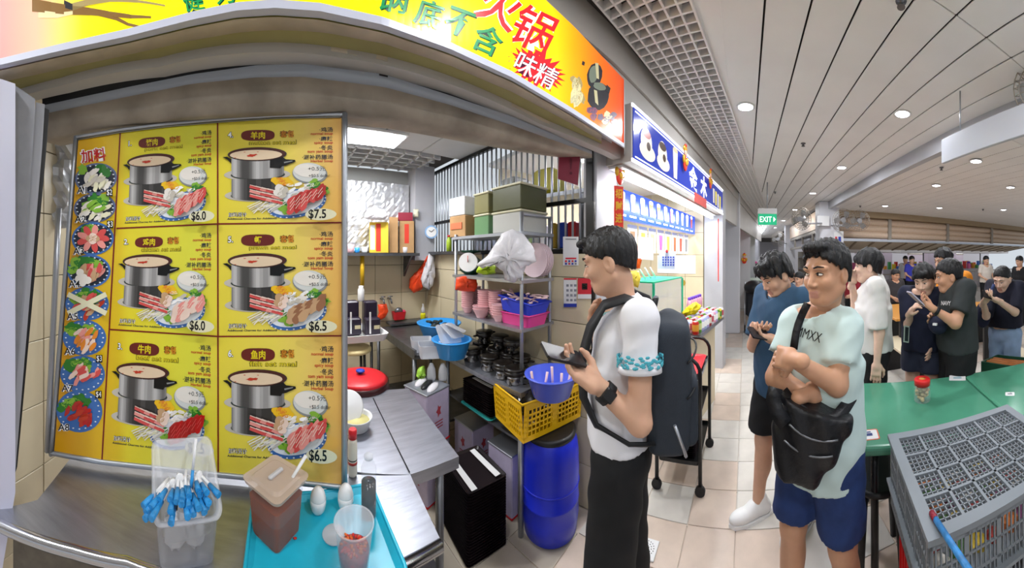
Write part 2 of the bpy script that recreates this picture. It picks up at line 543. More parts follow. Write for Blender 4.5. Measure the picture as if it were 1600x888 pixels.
for k in range(16):
    MB().box((-.9 + k * .155, 2.77, 2.62), (.02, .56, .04)).build('grid_bar', M_pan, ci)
for k in range(5):
    MB().box((.25, 2.52 + k * .12, 2.62), (2.5, .02, .04)).build('grid_bar', M_pan, ci)
# fluorescent panel in the stall ceiling
pa, pb = Zp(536, 204, 2.615), Zp(632, 226, 2.615)
lp = thing('ceiling_light_panel', 'bright rectangular light panel in the stall ceiling above the menu board', 'light', ((pa.x + pb.x) / 2 - .1, (pa.y + pb.y) / 2, 2.60))
c_ = lp.location
MB().box((c_.x, c_.y, 2.612), (.66, .30, .02)).build('frame', M_white, lp)
MB().box((c_.x, c_.y, 2.6), (.62, .26, .012)).build('diffuser', mat('panel_glow', '#f6f8ff', .4, emit=7.0), lp)
ld = bpy.data.lights.new('lamp', 'AREA'); ld.shape = 'RECTANGLE'; ld.size = .6; ld.size_y = .25; ld.energy = 20; ld.color = (.95, .97, 1)
lo = bpy.data.objects.new('lamp', ld); COL.objects.link(lo); lo.parent = lp; lo.location = (0, 0, -.02)
# second tube deeper in the kitchen, hidden by the menu board
tb = thing('kitchen_tube_light', 'white tube light on the kitchen ceiling behind the menu board', 'light', (-.35, 2.2, 2.58))
MB().cyl((-.65, 2.2, 2.58), (-.05, 2.2, 2.58), .018).build('tube', M_tube, tb)
MB().box((-.35, 2.2, 2.61), (.7, .06, .03)).build('fitting', M_white, tb)
ld = bpy.data.lights.new('lamp', 'AREA'); ld.shape = 'RECTANGLE'; ld.size = .6; ld.size_y = .06; ld.energy = 14
lo = bpy.data.objects.new('lamp', ld); COL.objects.link(lo); lo.parent = tb; lo.location = (0, 0, -.03)

# corner pillar at the back of the kitchen
struct(MB().box((1.52, 2.98, 2.15), (.24, .2, 1.1)).build('wall_corner_pillar', mat('corner_paint', '#b9b9be', .6)))
# steel bars over the side wall
gr = thing('window_grille', 'dark steel frame with upright bars above the tiled side wall', 'grille', (WX + .03, 2.0, 1.66))
for k in range(34):
    y_ = 1.0 + k * .06
    MB().cyl((WX + .03, y_, 1.66), (WX + .03, y_, 2.62), .008, n=8).build('bar', M_alu, gr)
for z_ in (1.68, 2.02, 2.60):
    MB().box((WX + .03, 2.0, z_), (.03, 2.06, .03)).build('rail', M_blackm, gr)
MB().box((WX + .03, .975, 2.14), (.05, .05, .96)).build('post', M_blackm, gr)
# party wall pillar between the stalls
mb = MB().box((1.84, .98, 1.35), (.32, .10, 2.7), bev=.01)
struct(mb.build('wall_pillar_front', M_greyp))
MB().box((WX + .0, .94, 1.0), (.02, .02, 2.0)).build('corner_strip', M_blackm, None)
tag(COL.objects['corner_strip'], 'black upright strip on the corner of the tiled wall', 'trim', kind='structure')
COL.objects['corner_strip'].name = 'trim_2'
# left pillar (leans a little, as the photo shows) and door frame
def lean(pts, r, th, name, m_, parent=None, sign=1):
    b = MB(); P = [R(x, y, r) for x, y in pts]; c = R(sum(p[0] for p in pts) / len(pts), 400, 1) - Vector((0, 0, EYE)); c.z = 0
    b.prism(P, tuple(c.normalized() * th)); return b.build(name, m_, parent)
struct(lean([(-90, 100), (24, 131), (24, 770), (-22, 1040), (-90, 1040)], 1.0, .12, 'wall_pillar_left', mat('pillar_light', '#c9cade', .35)))
fr = tag(thing('stall_frame', 'grey steel door frame at the left end of the stall front', 'frame', (-.8, .66, 0)))
lean([(20, 131), (55, 155), (55, 172), (14, 770), (-6, 770)], 1.03, .06, 'frame_post', mat('frame_grey', '#85868c', .45, noise=.08), fr)
lean([(56, 160), (70, 163), (66, 230), (22, 760), (8, 770)], 1.05, .05, 'jamb', mat('frame_light', '#a3a5ad', .4), fr)
lean([(69, 168), (77, 172), (72, 240), (27, 730), (17, 760)], 1.06, .03, 'seal', M_black, fr)
fr['kind'] = 'structure'; fr.name = 'trim_3'
# ================================================================== THE HOTPOT STALL: SIGN, SOFFIT, MENU BOARD
SB = interp([(-120, 137), (0, 105), (100, 82), (200, 61), (300, 36), (370, 22), (430, 18), (500, 23), (600, 44), (700, 79), (800, 124), (900, 182), (975, 231)])
SZ = 2.3
def rs(x): return (SZ - EYE) * FPX / (HOR - SB(x))
def Sg(k=0):                          # the face of the sign, k layers of foil in front of it
    return lambda x, y: R(x, y, rs(x) - .0012 * k)
def strip(mb, fa, fb, xs, mi=0, smooth=True):
    mb.grid([[fa(x) for x in xs], [fb(x) for x in xs]], mi, smooth)
XS = list(range(-100, 976, 12)) + [975]
sign = thing('shop_sign', 'long yellow backlit hotpot sign with red and green Chinese characters', 'sign', (0.4, .85, SZ))
def printm(c, e=.75, r=.25): return mat('signprint_' + c, '#' + c, r, emit=e)
def ZT(x): return 2.71 if x > 500 else 2.71
mb = MB()
def colr(x):
    if x < 40: return 0
    if x < 850: return 1
    if x < 895: return 2
    return 3
ncol = len(XS)
def topP(x, k=0):
    p = R(x, HOR, rs(x) - .0012 * k); return Vector((p.x, p.y, 2.71))
for a_, b_ in zip(XS[:-1], XS[1:]):
    mb.add([R(a_, SB(a_) - 1, rs(a_)), R(b_, SB(b_) - 1, rs(b_)), topP(b_), topP(a_)], [(0, 1, 2, 3)], 0)
face = mb.build('sign_face', None or mat('sign_yellow', '#f2e410'), sign)
me = face.data
ca = me.color_attributes.new('print', 'FLOAT_COLOR', 'POINT')
def ramp(x):
    st = [(-100, 'd8787c'), (0, 'e08a86'), (60, 'd7a98c'), (130, 'd9cf20'), (180, 'efe70c'), (820, 'f3ec0a'), (860, 'eec60e'), (900, 'e7930f'), (940, 'd9641b'), (975, 'cc4a26')]
    xs_ = [s_[0] for s_ in st]; cs = np.array([hx(s_[1]) for s_ in st])
    return [float(np.interp(x, xs_, cs[:, k])) for k in range(3)]
off = Vector(sign.location)
for i, v in enumerate(me.vertices):
    p = v.co + off; x = X0 + math.atan2(p.x, p.y) * FPX
    ca.data[i].color = (*ramp(x), 1)
def attr_mat(name, emit, rough):
    m = bpy.data.materials.new(name); m.use_nodes = True; nt = m.node_tree; b = nt.nodes['Principled BSDF']
    at = nt.nodes.new('ShaderNodeAttribute'); at.attribute_name = 'print'
    nt.links.new(at.outputs['Color'], b.inputs['Base Color']); nt.links.new(at.outputs['Color'], b.inputs['Emission Color'])
    b.inputs['Emission Strength'].default_value = emit; b.inputs['Roughness'].default_value = rough
    return m
me.materials.clear(); me.materials.append(attr_mat('sign_backlit_print', .62, .16))
# frame: bottom white rim, right end, back box
mb = MB()
def low(x, dr=0, z=SZ): p = R(x, HOR, rs(x) + dr); return Vector((p.x, p.y, z))
for a_, b_ in zip(XS[:-1], XS[1:]):
    P = [low(a_, -.012), low(b_, -.012), low(b_, .012), low(a_, .012)]
    mb.prism(P, (0, 0, .022))
mb.build('sign_rim', mat('sign_rim_white', '#cfd2e2', .3), sign)
mb = MB(); e0 = low(975, -.012); e1 = low(975, .17)
mb.prism([e0, e1, e1 + Vector((.012, 0, 0)), e0 + Vector((.012, 0, 0))], (0, 0, .42))
for a_, b_ in zip(XS[:-1:4], XS[4::4]):
    mb.prism([low(a_, .02, 2.34), low(b_, .02, 2.34), low(b_, .16, 2.34), low(a_, .16, 2.34)], (0, 0, .37))
mb.build('sign_box', M_greyp, sign)
# lettering
P_green = printm('0f8a4e', .45); P_dk = printm('0c3b2c', .3); P_red = printm('d8202a', .5); P_wh = printm('ffffff', .8); P_bk = printm('10241c', .2)
for t, cx, cy, h, an in (('健', 302, 1, 32, -.16), ('力', 352, -10, 32, -.12), ('锅', 614, -5, 48, .20), ('底', 670, 21, 42, .32), ('不', 718, 35, 42, .36), ('含', 762, 62, 44, .42)):
    mb = MB(); text_px(mb, t, cx + 1.5, cy + 1.5, h, Sg(1), 1, .022, an); text_px(mb, t, cx, cy, h, Sg(2), 0, .012, an)
    mb.build('green_character', [P_green, P_dk], sign, fix=False)
for t, cx, cy, h in (('火', 782, 10, 66), ('锅', 834, 46, 66)):
    mb = MB(); text_px(mb, t, cx, cy, h, Sg(1), 1, .04, .46); text_px(mb, t, cx, cy, h, Sg(2), 0, .012, .46)
    mb.build('red_character', [P_red, P_wh], sign, fix=False)
mb = MB(); pts = []
for i in range(44):
    t = 2 * math.pi * i / 44; k = 1.0 if i % 2 else .72
    X, Y = 50 * math.cos(t) * k, 27 * math.sin(t) * k * (1.25 if i % 4 == 1 else 1); c_, s_ = math.cos(.5), math.sin(.5)
    pts.append((838 + X * c_ - Y * s_, 107 + X * s_ + Y * c_))
c0 = (838, 107)
for i in range(44):
    poly_px(mb, [c0, pts[i], pts[(i + 1) % 44]], Sg(1), 0)
text_px(mb, '味', 822, 101, 34, Sg(2), 2, .03, .46); text_px(mb, '精', 853, 119, 34, Sg(2), 2, .03, .46)
text_px(mb, '味', 822, 101, 34, Sg(3), 1, .0, .46); text_px(mb, '精', 853, 119, 34, Sg(3), 1, .0, .46)
mb.build('starburst', [P_red, P_wh, printm('4a1030', .2)], sign, fix=False)
# pictures on the sign: hotpot and herbs at the right, root at the left
P = [printm(c, .4) for c in ('2b2b30', '6b7466', 'b7b08a', '8a4a5a', 'd8c79a', '5a4660', '9c8a5a', '7a5a30')]
def blob(mb, cx, cy, rx, ry, fn, mi, n=14, jag=.15, ang=0.0):
    ca_, sa_ = math.cos(ang), math.sin(ang); pts = []
    for i in range(n):
        t = 2 * math.pi * i / n; k = 1 + random.uniform(-jag, jag)
        X, Y = rx * k * math.cos(t), ry * k * math.sin(t)
        pts.append((cx + X * ca_ - Y * sa_, cy + X * sa_ + Y * ca_))
    poly_px(mb, pts, fn, mi)
mb = MB()
blob(mb, 929, 118, 12, 20, Sg(1), 0, jag=.04, ang=.15); blob(mb, 935, 150, 17, 22, Sg(1), 0, jag=.04, ang=.1)
blob(mb, 927, 116, 7, 14, Sg(2), 1, jag=.1, ang=.15); blob(mb, 937, 135, 10, 6, Sg(2), 1, jag=.1, ang=.35)
poly_px(mb, [(930, 98), (935, 99), (936, 124), (932, 122)], Sg(3), 2); poly_px(mb, [(928, 140), (933, 142), (935, 165), (930, 160)], Sg(3), 2)
poly_px(mb, [(948, 132), (954, 138), (952, 146), (946, 142)], Sg(2), 0); poly_px(mb, [(910, 95), (914, 97), (913, 103), (909, 101)], Sg(1), 0)
mb.build('hotpot_picture', P, sign, fix=False)
mb = MB()
for k in range(9): blob(mb, 903 + random.uniform(-6, 6), 142 + random.uniform(-16, 16), 5, 12, Sg(1), [4, 6, 2][k % 3], ang=random.uniform(-.6, .6), jag=.25)
for k in range(7): blob(mb, 922 + random.uniform(-8, 8), 176 + random.uniform(-6, 8), 4, 5, Sg(2), [3, 5][k % 2], jag=.2)
for k in range(8): blob(mb, 950 + random.uniform(-12, 12), 186 + random.uniform(-8, 8), 5, 5, Sg(2), 5 if k % 3 else 4, jag=.2)
mb.build('herb_picture', P, sign, fix=False)
mb = MB()
def root(mb, pts, w, mi):
    for i in range(len(pts) - 1):
        (x0, y0), (x1, y1) = pts[i], pts[i + 1]; w0 = w * (1 - i / len(pts)); w1 = w * (1 - (i + 1) / len(pts)) + .3
        poly_px(mb, [(x0, y0 - w0), (x1, y1 - w1), (x1, y1 + w1), (x0, y0 + w0)], Sg(1), mi)
root(mb, [(50, 8), (80, 12), (110, 16), (140, 18), (170, 22), (205, 26), (236, 27)], 10, 7)
root(mb, [(110, 12), (140, 3), (175, -6), (205, -10)], 6, 6); root(mb, [(120, 8), (170, 0), (215, 2), (258, 9)], 4, 6)
root(mb, [(150, 20), (180, 28), (200, 38), (222, 43), (246, 40)], 4, 7); root(mb, [(60, 22), (90, 24), (120, 19)], 6, 4); root(mb, [(100, 6), (120, 14), (130, 10)], 6, 0)
mb.build('root_picture', P, sign, fix=False)

# ---- soffit and shutter box under the sign
SB2 = interp([(-40, 170), (48, 154), (100, 142), (200, 120), (300, 100), (400, 87), (470, 85), (522, 88), (600, 101), (700, 132), (800, 172), (870, 205), (940, 240)])
XS2 = list(range(-40, 940, 14)) + [940]
so = struct(MB().build('soffit', M_beigep)) if False else thing('sign_soffit', 'beige soffit under the yellow sign with an olive recessed panel', 'soffit', (0, .85, SZ))
so['kind'] = 'structure'; so.name = 'ceiling_soffit'
def soff(x, t):                       # t=0 at the sign rim, 1 at the back edge
    a_ = low(min(x, 975), .012); b_ = Zp(x, SB2(x), SZ); return a_ * (1 - t) + b_ * t
mb = MB()
mb.grid([[soff(x, t) + Vector((0, 0, -.004)) for x in XS2] for t in (0, .30)], 0); mb.grid([[soff(x, t) + Vector((0, 0, -.004)) for x in XS2] for t in (.80, 1.0)], 0)
mb.grid([[soff(x, .30) + Vector((0, 0, dz)) for x in XS2] for dz in (-.004, .012)], 0); mb.grid([[soff(x, .80) + Vector((0, 0, dz)) for x in XS2] for dz in (.012, -.004)], 0)
mb.build('soffit_frame', M_beigep, so)
XS3 = list(range(20, 930, 14))
mb = MB(); mb.grid([[soff(x, t) + Vector((0, 0, .010)) for x in XS2] for t in (.28, .82)], 0); mb.build('soffit_panel', mat('olive_panel', '#a39c68', .6, noise=.12, nscale=5, bump=.1, bscale=400), so)
mb = MB()
for x in (60, 150, 260, 420, 560, 690): p = soff(x, .93); mb.lathe((p.x, p.y, p.z - .008), [(.006, 0), (.006, .006)], 8)
mb.build('screw', M_black, so)
mb = MB()
for x, w_ in ((140, 3), (202, 8), (307, 38), (415, 16), (462, 7), (552, 6), (602, 3)):
    P4 = [soff(x - w_, .78), soff(x + w_, .78), soff(x + w_, .83), soff(x - w_, .83)]; mb.prism([p - Vector((0, 0, .006)) for p in P4], (0, 0, .002))
mb.build('tape_scrap', mat('tape_cream', '#c9c2ae', .7), so)
# grey guide rail and shutter box
GT = interp([(60, 166), (70, 164), (200, 136), (300, 116), (400, 102), (475, 100), (600, 116), (700, 148), (800, 182), (870, 212), (925, 236)])
GB = interp([(60, 181), (82, 175), (200, 151), (300, 131), (400, 121), (475, 120), (600, 136), (700, 163), (800, 196), (870, 221), (925, 241)])
PB = interp([(60, 222), (115, 208), (200, 193), (300, 182), (400, 175), (537, 173), (625, 185), (700, 201), (775, 218), (860, 236), (925, 247)])
XS4 = list(range(66, 926, 12)) + [925]
def rz_(fn, z, x): return (z - EYE) * FPX / (HOR - fn(x))
sh = thing('shutter_box', 'brown stained shutter housing with a grey rail above the stall opening', 'shutter', (.4, 1.0, 2.2)); sh['kind'] = 'structure'; sh.name = 'trim_4'
mb = MB(); mb.grid([[R(x, SB2(x) + 1, rz_(SB2, SZ, x) + .01) for x in XS4], [R(x, GT(x) + 3, rz_(SB2, SZ, x) + .03) for x in XS4]], 0); mb.build('dark_gap', M_black, sh)
mb = MB(); mb.grid([[R(x, GT(x), rz_(SB2, SZ, x)) for x in XS4], [R(x, GB(x), rz_(SB2, SZ, x)) for x in XS4]], 0)
mb.grid([[R(x, GB(x), rz_(SB2, SZ, x)) for x in XS4], [R(x, GB(x), rz_(SB2, SZ, x) + .05) for x in XS4]], 0); mb.build('guide_rail', mat('rail_bluegrey', '#9ba1a9', .4), sh)
mb = MB(); mb.grid([[R(x, GB(x) - 2, rz_(SB2, SZ, x) + .03) for x in XS4], [R(x, (GB(x) + PB(x)) / 2, rz_(SB2, SZ, x) + .06) for x in XS4], [R(x, PB(x), rz_(SB2, SZ, x) + .07) for x in XS4], [R(x, PB(x) , rz_(SB2, SZ, x) + .07) + Vector((0, .12, .01)) for x in XS4]], 0)
mb.build('housing', mat('housing_brown', '#a2988a', .45, metal=.2, noise=.35, nscale=5, bump=.1, bscale=9), sh)
mb = MB(); q = rz_(SB2, SZ, 598) - .003
poly_px(mb, [(588, 114), (606, 118), (606, 121), (588, 117)], lambda x, y: R(x, y, q)); mb.build('slot', M_black, sh)

# ---- menu board
MBT = interp([(78, 222), (117, 213), (188, 201), (260, 192), (340, 185), (430, 179), (537, 177)])
MBB = interp([(70, 711), (78, 712), (159, 727), (250, 737), (340, 747), (430, 756), (545, 768)])
BZ = .822
def rb(x): return (EYE - BZ) * FPX / (MBB(x) - HOR)
def Bd(k=0): return lambda x, y: R(x, y, rb(x) - .0008 * k)
board = thing('menu_board', 'big yellow picture menu board of set meals standing on the steel counter', 'menu board', (-.3, 1.0, BZ))
lx = lambda y: 117 + (y - 213) * (78 - 117) / (712 - 213)       # slanting left edge
def rowy(x, t): return MBT(x) + (MBB(x) - MBT(x)) * t
mb = MB(); NX, NT = 60, 14
def bpt(s, t, k=0, dx0=0, dx1=0, t0=0.0, t1=1.0):
    tt = t0 + (t1 - t0) * t
    xl = 117 - 39 * tt + dx0; xr = 540 + dx1
    x = xl + (xr - xl) * s
    return Bd(k)(x, rowy(x, tt))
mb.grid([[bpt(i / NX, j / NT, 0, 6, -5, .012, .985) for i in range(NX + 1)] for j in range(NT + 1)], 0)
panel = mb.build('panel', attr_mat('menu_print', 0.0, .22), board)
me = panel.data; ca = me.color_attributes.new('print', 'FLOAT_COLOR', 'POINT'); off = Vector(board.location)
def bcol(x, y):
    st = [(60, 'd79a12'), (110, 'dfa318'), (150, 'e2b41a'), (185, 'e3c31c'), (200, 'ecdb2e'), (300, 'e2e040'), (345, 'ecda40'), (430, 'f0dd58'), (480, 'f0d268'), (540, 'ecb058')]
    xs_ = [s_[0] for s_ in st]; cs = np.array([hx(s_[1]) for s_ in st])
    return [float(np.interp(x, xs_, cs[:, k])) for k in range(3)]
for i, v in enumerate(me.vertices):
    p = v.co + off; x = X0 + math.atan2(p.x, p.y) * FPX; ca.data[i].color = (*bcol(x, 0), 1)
M_fr = mat('board_frame', '#aeb3ba', .35, metal=.7)
mb = MB()
def edge(mb, f, n, w):
    Pts = [f(i / n) for i in range(n + 1)]; mb.tube(Pts, w, 6)
edge(mb, lambda s: bpt(s, .004, 3), 40, .008); edge(mb, lambda s: bpt(s, .990, 3), 40, .009); edge(mb, lambda s: bpt(.003, s, 3), 10, .009); edge(mb, lambda s: bpt(.996, s, 3), 10, .011)
mb.grid([[bpt(i / NX, t, -18) for i in range(NX + 1)] for t in (0, 1)], 0)
mb.build('frame', M_fr, board)
mb = MB()
for s0 in range(3): edge(mb, lambda s: Bd(8 - s0)(120 + s * 412, MBT(120 + s * 412) + 1 + 2.6 * s0), 30, .0022)
mb.build('frame_ridge', mat('frame_ridge', '#8e8d86', .4, metal=.6), board)
mb = MB()
edge(mb, lambda s: Bd(-6)(92 - 18 * s, 326 + 380 * s), 4, .013); mb.build('stand_post', M_alu, board)
C = {k: printm_ for k, printm_ in ()}
def pm(c, r=.3): return mat('menuprint_' + c, '#' + c, r)
PAL = ['7a1512', '000000', 'ffffff', '6a2016', 'e9d51a', 'e08a1e', '9c2030', '3b4440', 'd9dcd8', '8f9392', '3a3736', 'e8cfae', '4a2018', 'c43a20', 'f0eae0', 'c9c2b4', '3f6fb4', 'e9eef4', '2e7d28', '86b83a', 'f3c21c', 'e58a2a', 'd9524e', 'ee9a90', 'f2d8c8', 'b52a24', '9a6a4a', 'c9a27a', '202838', 'c41e1c', 'e6e2c0', '5f6d92']
GREY0 = len(PAL); PAL = PAL + ['%02x%02x%02x' % (v, v - 2, v - 4) for v in range(34, 34 + 10 * 20, 20)]
PM = [pm(c) for c in PAL]; PI = {c: i for i, c in enumerate(PAL)}
def pc(c): return PI[c]
mb = MB()
def line_px(mb, a_, b_, w_, fn, mi, n=12):
    for i in range(n):
        x0, y0 = a_[0] + (b_[0] - a_[0]) * i / n, a_[1] + (b_[1] - a_[1]) * i / n; x1, y1 = a_[0] + (b_[0] - a_[0]) * (i + 1) / n, a_[1] + (b_[1] - a_[1]) * (i + 1) / n
        d = math.hypot(x1 - x0, y1 - y0); nx, ny = -(y1 - y0) / d * w_, (x1 - x0) / d * w_
        poly_px(mb, [(x0 - nx, y0 - ny), (x1 - nx, y1 - ny), (x1 + nx, y1 + ny), (x0 + nx, y0 + ny)], fn, mi)
B1 = Bd(2)
for a_, b_ in (((188, 205), (159, 724)), ((340, 188), (341, 744)), ((182, 357), (340, 350)), ((340, 350), (534, 348)), ((171, 515), (340, 526)), ((340, 526), (535, 525))):
    line_px(mb, a_, b_, 1.15, B1, pc('7a1512'))
mb.build('divider_line', PM, board, fix=False)
CELL = [((188, 205), (340, 190), (340, 350), (182, 357)), ((182, 357), (340, 350), (340, 526), (171, 515)), ((171, 515), (340, 526), (340, 722), (161, 700)),
        ((340, 189), (532, 186), (532, 348), (340, 351)), ((340, 351), (532, 348), (533, 525), (340, 526)), ((340, 526), (533, 525), (533, 732), (340, 722))]
NAMES = [('猪肉', 'pork set meal', '$6.0'), ('鸡肉', 'chicken set meal', '$6.0'), ('牛肉', 'beef set meal', '$7.5'), ('羊肉', 'mutton set meal', '$7.5'), ('虾', 'prawn set meal', '$6.5'), ('鱼肉', 'fish set meal', '$6.5')]
MEAT = [('d9524e', 'ee9a90'), ('ee9a90', 'f2d8c8'), ('c41e1c', 'b52a24'), ('b52a24', 'd9524e'), ('9a6a4a', 'c9a27a'), ('d9524e', 'ee9a90')]
def warp(cell):
    tl, tr, br, bl = cell
    def f(zx, zy):                    # (zx,zy): picture units measured on the mutton cell
        u = (zx / 4.8 - 10) / 192; v = (zy / 4.8 - 13) / 162
        x = (tl[0] * (1 - u) + tr[0] * u) * (1 - v) + (bl[0] * (1 - u) + br[0] * u) * v
        y = (tl[1] * (1 - u) + tr[1] * u) * (1 - v) + (bl[1] * (1 - u) + br[1] * u) * v
        return x, y
    return f
for ci_, cell in enumerate(CELL):
    W = warp(cell)
    def L(k): return lambda zx, zy: Bd(k)(*W(zx, zy))
    zh, en, price = NAMES[ci_]
    # title
    mb = MB()
    text_px(mb, f'{ci_ + 1}.', 145, 168, 48, L(2), pc('000000'), .07); text_px(mb, f'{ci_ + 1}.', 145, 168, 42, L(3), pc('ffffff'), .02)
    n_ = 24; ov = []
    for i in range(n_):
        t = 2 * math.pi * i / n_; q = .55
        ov.append((350 + 126 * math.copysign(abs(math.cos(t)) ** q, math.cos(t)), 175 + 40 * math.copysign(abs(math.sin(t)) ** .8, math.sin(t))))
    poly_px(mb, ov, L(2), pc('6a2016'))
    text_px(mb, zh, 350, 175, 56, L(3), pc('e9d51a'), .025)
    text_px(mb, '套餐', 570, 170, 56, L(2), pc('000000'), .05); text_px(mb, '套餐', 570, 170, 50, L(3), pc('e08a1e'), .005)
    text_px(mb, en, 462, 230, 33, L(2), pc('000000'), .03, w=356); text_px(mb, en, 462, 230, 28, L(3), pc('e9d51a'), .006, w=348)
    mb.build('dish_title', PM, board, fix=False)
    mb = MB()
    for t, e, y_, w1, w2 in (('·鸡汤', 'normal soup', 140, 100, 165), ('·麻辣', 'spicy soup', 208, 100, 140), ('·冬炎', 'tom yam soup', 275, 100, 190), ('·滋补药膳汤', 'Herbal Soup', 345, 230, 165)):
        text_px(mb, t, 912 - w1 / 2, y_, 36, L(2), pc('202838'), .012, w=w1); text_px(mb, e, 912 - w2 / 2, y_ + 32, 24, L(2), pc('c41e1c'), .012, w=w2)
    mb.build('soup_list', PM, board, fix=False)
    # pot
    mb = MB()
    for py, in ((625,), (470,)):
        ell_px(mb, 345, py, 250 if py < 600 else 245, 48, L(2), pc('c9c2b4'), 24)
        ell_px(mb, 350, py + 2, 205, 38, L(3), pc('3b4440'), 24)
    def body(y0, y1, x0, x1, lay):
        n = 30; shine = [.75, .95, .6, .3, .18, .2, .45, .75, .9, .8, .6, .7, .85, .9, .6, .4, .6] if y1 < 560 else [.6, .85, .7, .35, .2, .15, .13, .15, .2, .16, .13, .12, .15, .2, .16, .13, .2]
        for i in range(n):
            a_, b_ = x0 + (x1 - x0) * i / n, x0 + (x1 - x0) * (i + 1) / n
            def dip(x): s_ = (x - (x0 + x1) / 2) / ((x1 - x0) / 2); return 38 * math.sqrt(max(0, 1 - s_ * s_))
            g_ = float(np.interp(i / (n - 1) * 16, range(17), shine)); poly_px(mb, [(a_, y0), (b_, y0), (b_, y1 + dip(b_)), (a_, y1 + dip(a_))], L(lay), GREY0 + int(round(g_ * 9)))
    body(500, 628, 152, 545, 4); body(320, 465, 152, 545, 5)
    poly_px(mb, [(85, 335), (118, 332), (152, 352), (148, 384), (125, 356)], L(6), pc('000000'))
    poly_px(mb, [(440, 362), (535, 340), (560, 358), (628, 364), (634, 376), (560, 404), (530, 408), (520, 424), (440, 420)], L(7), pc('000000'))
    poly_px(mb, [(545, 378), (610, 368), (610, 374), (548, 388)], L(8), pc('8f9392'))
    ell_px(mb, 345, 316, 214, 50, L(6), pc('4a2018'), 28); ell_px(mb, 345, 317, 222, 53, L(5), pc('3a3736'), 28)
    ell_px(mb, 336, 322, 196, 38, L(7), pc('e8cfae'), 28)
    for bx, by, br in ((300, 326, 34), (330, 320, 18), (180, 342, 8), (250, 300, 9), (350, 300, 8)): blob(mb, bx, by, br, br * .25, L(8), pc('c43a20'), jag=.4)
    mb.build('pot_picture', PM, board, fix=False)
    # food on the plate
    mb = MB()
    ell_px(mb, 640, 690, 226, 106, L(4), pc('3f6fb4'), 30, -.18); ell_px(mb, 640, 684, 206, 90, L(5), pc('e9eef4'), 30, -.18)
    for k in range(26):
        t = k * .24; ell_px(mb, 640 + 216 * math.cos(t), 690 + 99 * math.sin(t) - 38 * math.cos(t), 8, 5, L(5), pc('e9eef4'), 6)
    for k in range(9): blob(mb, 480 + k * 13, 512 + (k % 3) * 12, 34, 20, L(8), pc(['f3c21c', 'e58a2a'][k // 3 % 2]), jag=.12)
    for k in range(16): x_, y_ = random.uniform(560, 760), random.uniform(545, 630); blob(mb, x_, y_, 34, 12, L(8), pc(['f0eae0', 'c9c2b4', 'ffffff'][k % 3]), ang=random.uniform(-.7, .2), jag=.2)
    for k in range(18):
        x_ = 300 + k * 12; line_px(mb, (x_ - 30, 712 + (k % 5) * 12), (x_ + 70, 668 + (k % 4) * 10), 4, L(8), pc(['e6e2c0', 'f0eae0', 'c9c2b4'][k % 3]), 2)
    for k in range(12):
        x_, y_ = 290 + (k % 4) * 44, 556 + (k // 4) * 34 + (k % 4) * 10; q = [(x_, y_ - 12), (x_ + 118, y_ + 22), (x_ + 110, y_ + 44), (x_ - 4, y_ + 12)]
        poly_px(mb, q, L(9 + k // 4), pc(['d9524e', 'ee9a90', 'd9524e'][k % 3])); line_px(mb, (x_, y_ - 10), (x_ + 116, y_ + 23), 2.5, L(12), pc('f2d8c8'), 1)
    for k, (x_, y_) in enumerate(((510, 572), (545, 590), (500, 608), (530, 625))): blob(mb, x_, y_, 34, 28, L(13), pc(['f0eae0', 'c9c2b4'][k % 2] if ci_ in (0, 3) else ['c9a27a', 'f2d8c8'][k % 2]), jag=.08)
    for (x_, y_) in ((770, 535), (800, 560), (835, 585), (850, 605), (760, 560), (530, 690), (540, 725), (575, 750)):
        blob(mb, x_, y_, 36, 26, L(8), pc(['2e7d28', '86b83a'][(x_ + y_) // 5 % 2]), jag=.35)
    m0, m1 = MEAT[ci_]
    for k in range(15):
        x_, y_ = 610 + (k % 6) * 42, 690 - (k % 6) * 14 + (k // 6) * 26 - 20
        blob(mb, x_, y_, 58, 30, L(14 + k), pc(m0 if k % 2 else m1), ang=-.9 + random.uniform(-.2, .2), jag=.18)
        if ci_ != 4: line_px(mb, (x_ - 20, y_ + 22), (x_ + 16, y_ - 26), 2, L(30), pc('f2d8c8' if ci_ not in (2,) else 'd9524e'), 1)
    mb.build('food_picture', PM, board, fix=False)
    mb = MB()
    ell_px(mb, 740, 468, 132, 78, L(3), pc('8f9392'), 26, .08); ell_px(mb, 736, 460, 124, 72, L(4), pc('d9dcd8'), 26, .08); ell_px(mb, 716, 445, 96, 50, L(5), pc('f0eae0'), 22, .1)
    text_px(mb, '+0.5元', 792, 432, 32, L(6), pc('000000'), -.006, w=130); text_px(mb, '+$0.5 dollar', 812, 486, 26, L(6), pc('000000'), -.006, w=160)
    mb.build('rice_picture', PM, board, fix=False)
    mb = MB()
    ell_px(mb, 822, 776, 118, 44, L(46), pc('e6e2c0'), 22); text_px(mb, price, 796, 776, 78, L(47), pc('000000'), .02, w=132)
    mb.build('price_sticker', PM, board, fix=False)
    mb = MB()
    text_px(mb, '加料另计', 198, 768, 36, L(2), pc('000000'), .05); text_px(mb, '加料另计', 198, 768, 32, L(3), pc('ffffff'), -.008)
    text_px(mb, 'Additional Charges for Additions', 306, 801, 17, L(2), pc('202838'), .02, w=372)
    mb.build('surcharge_note', PM, board, fix=False)
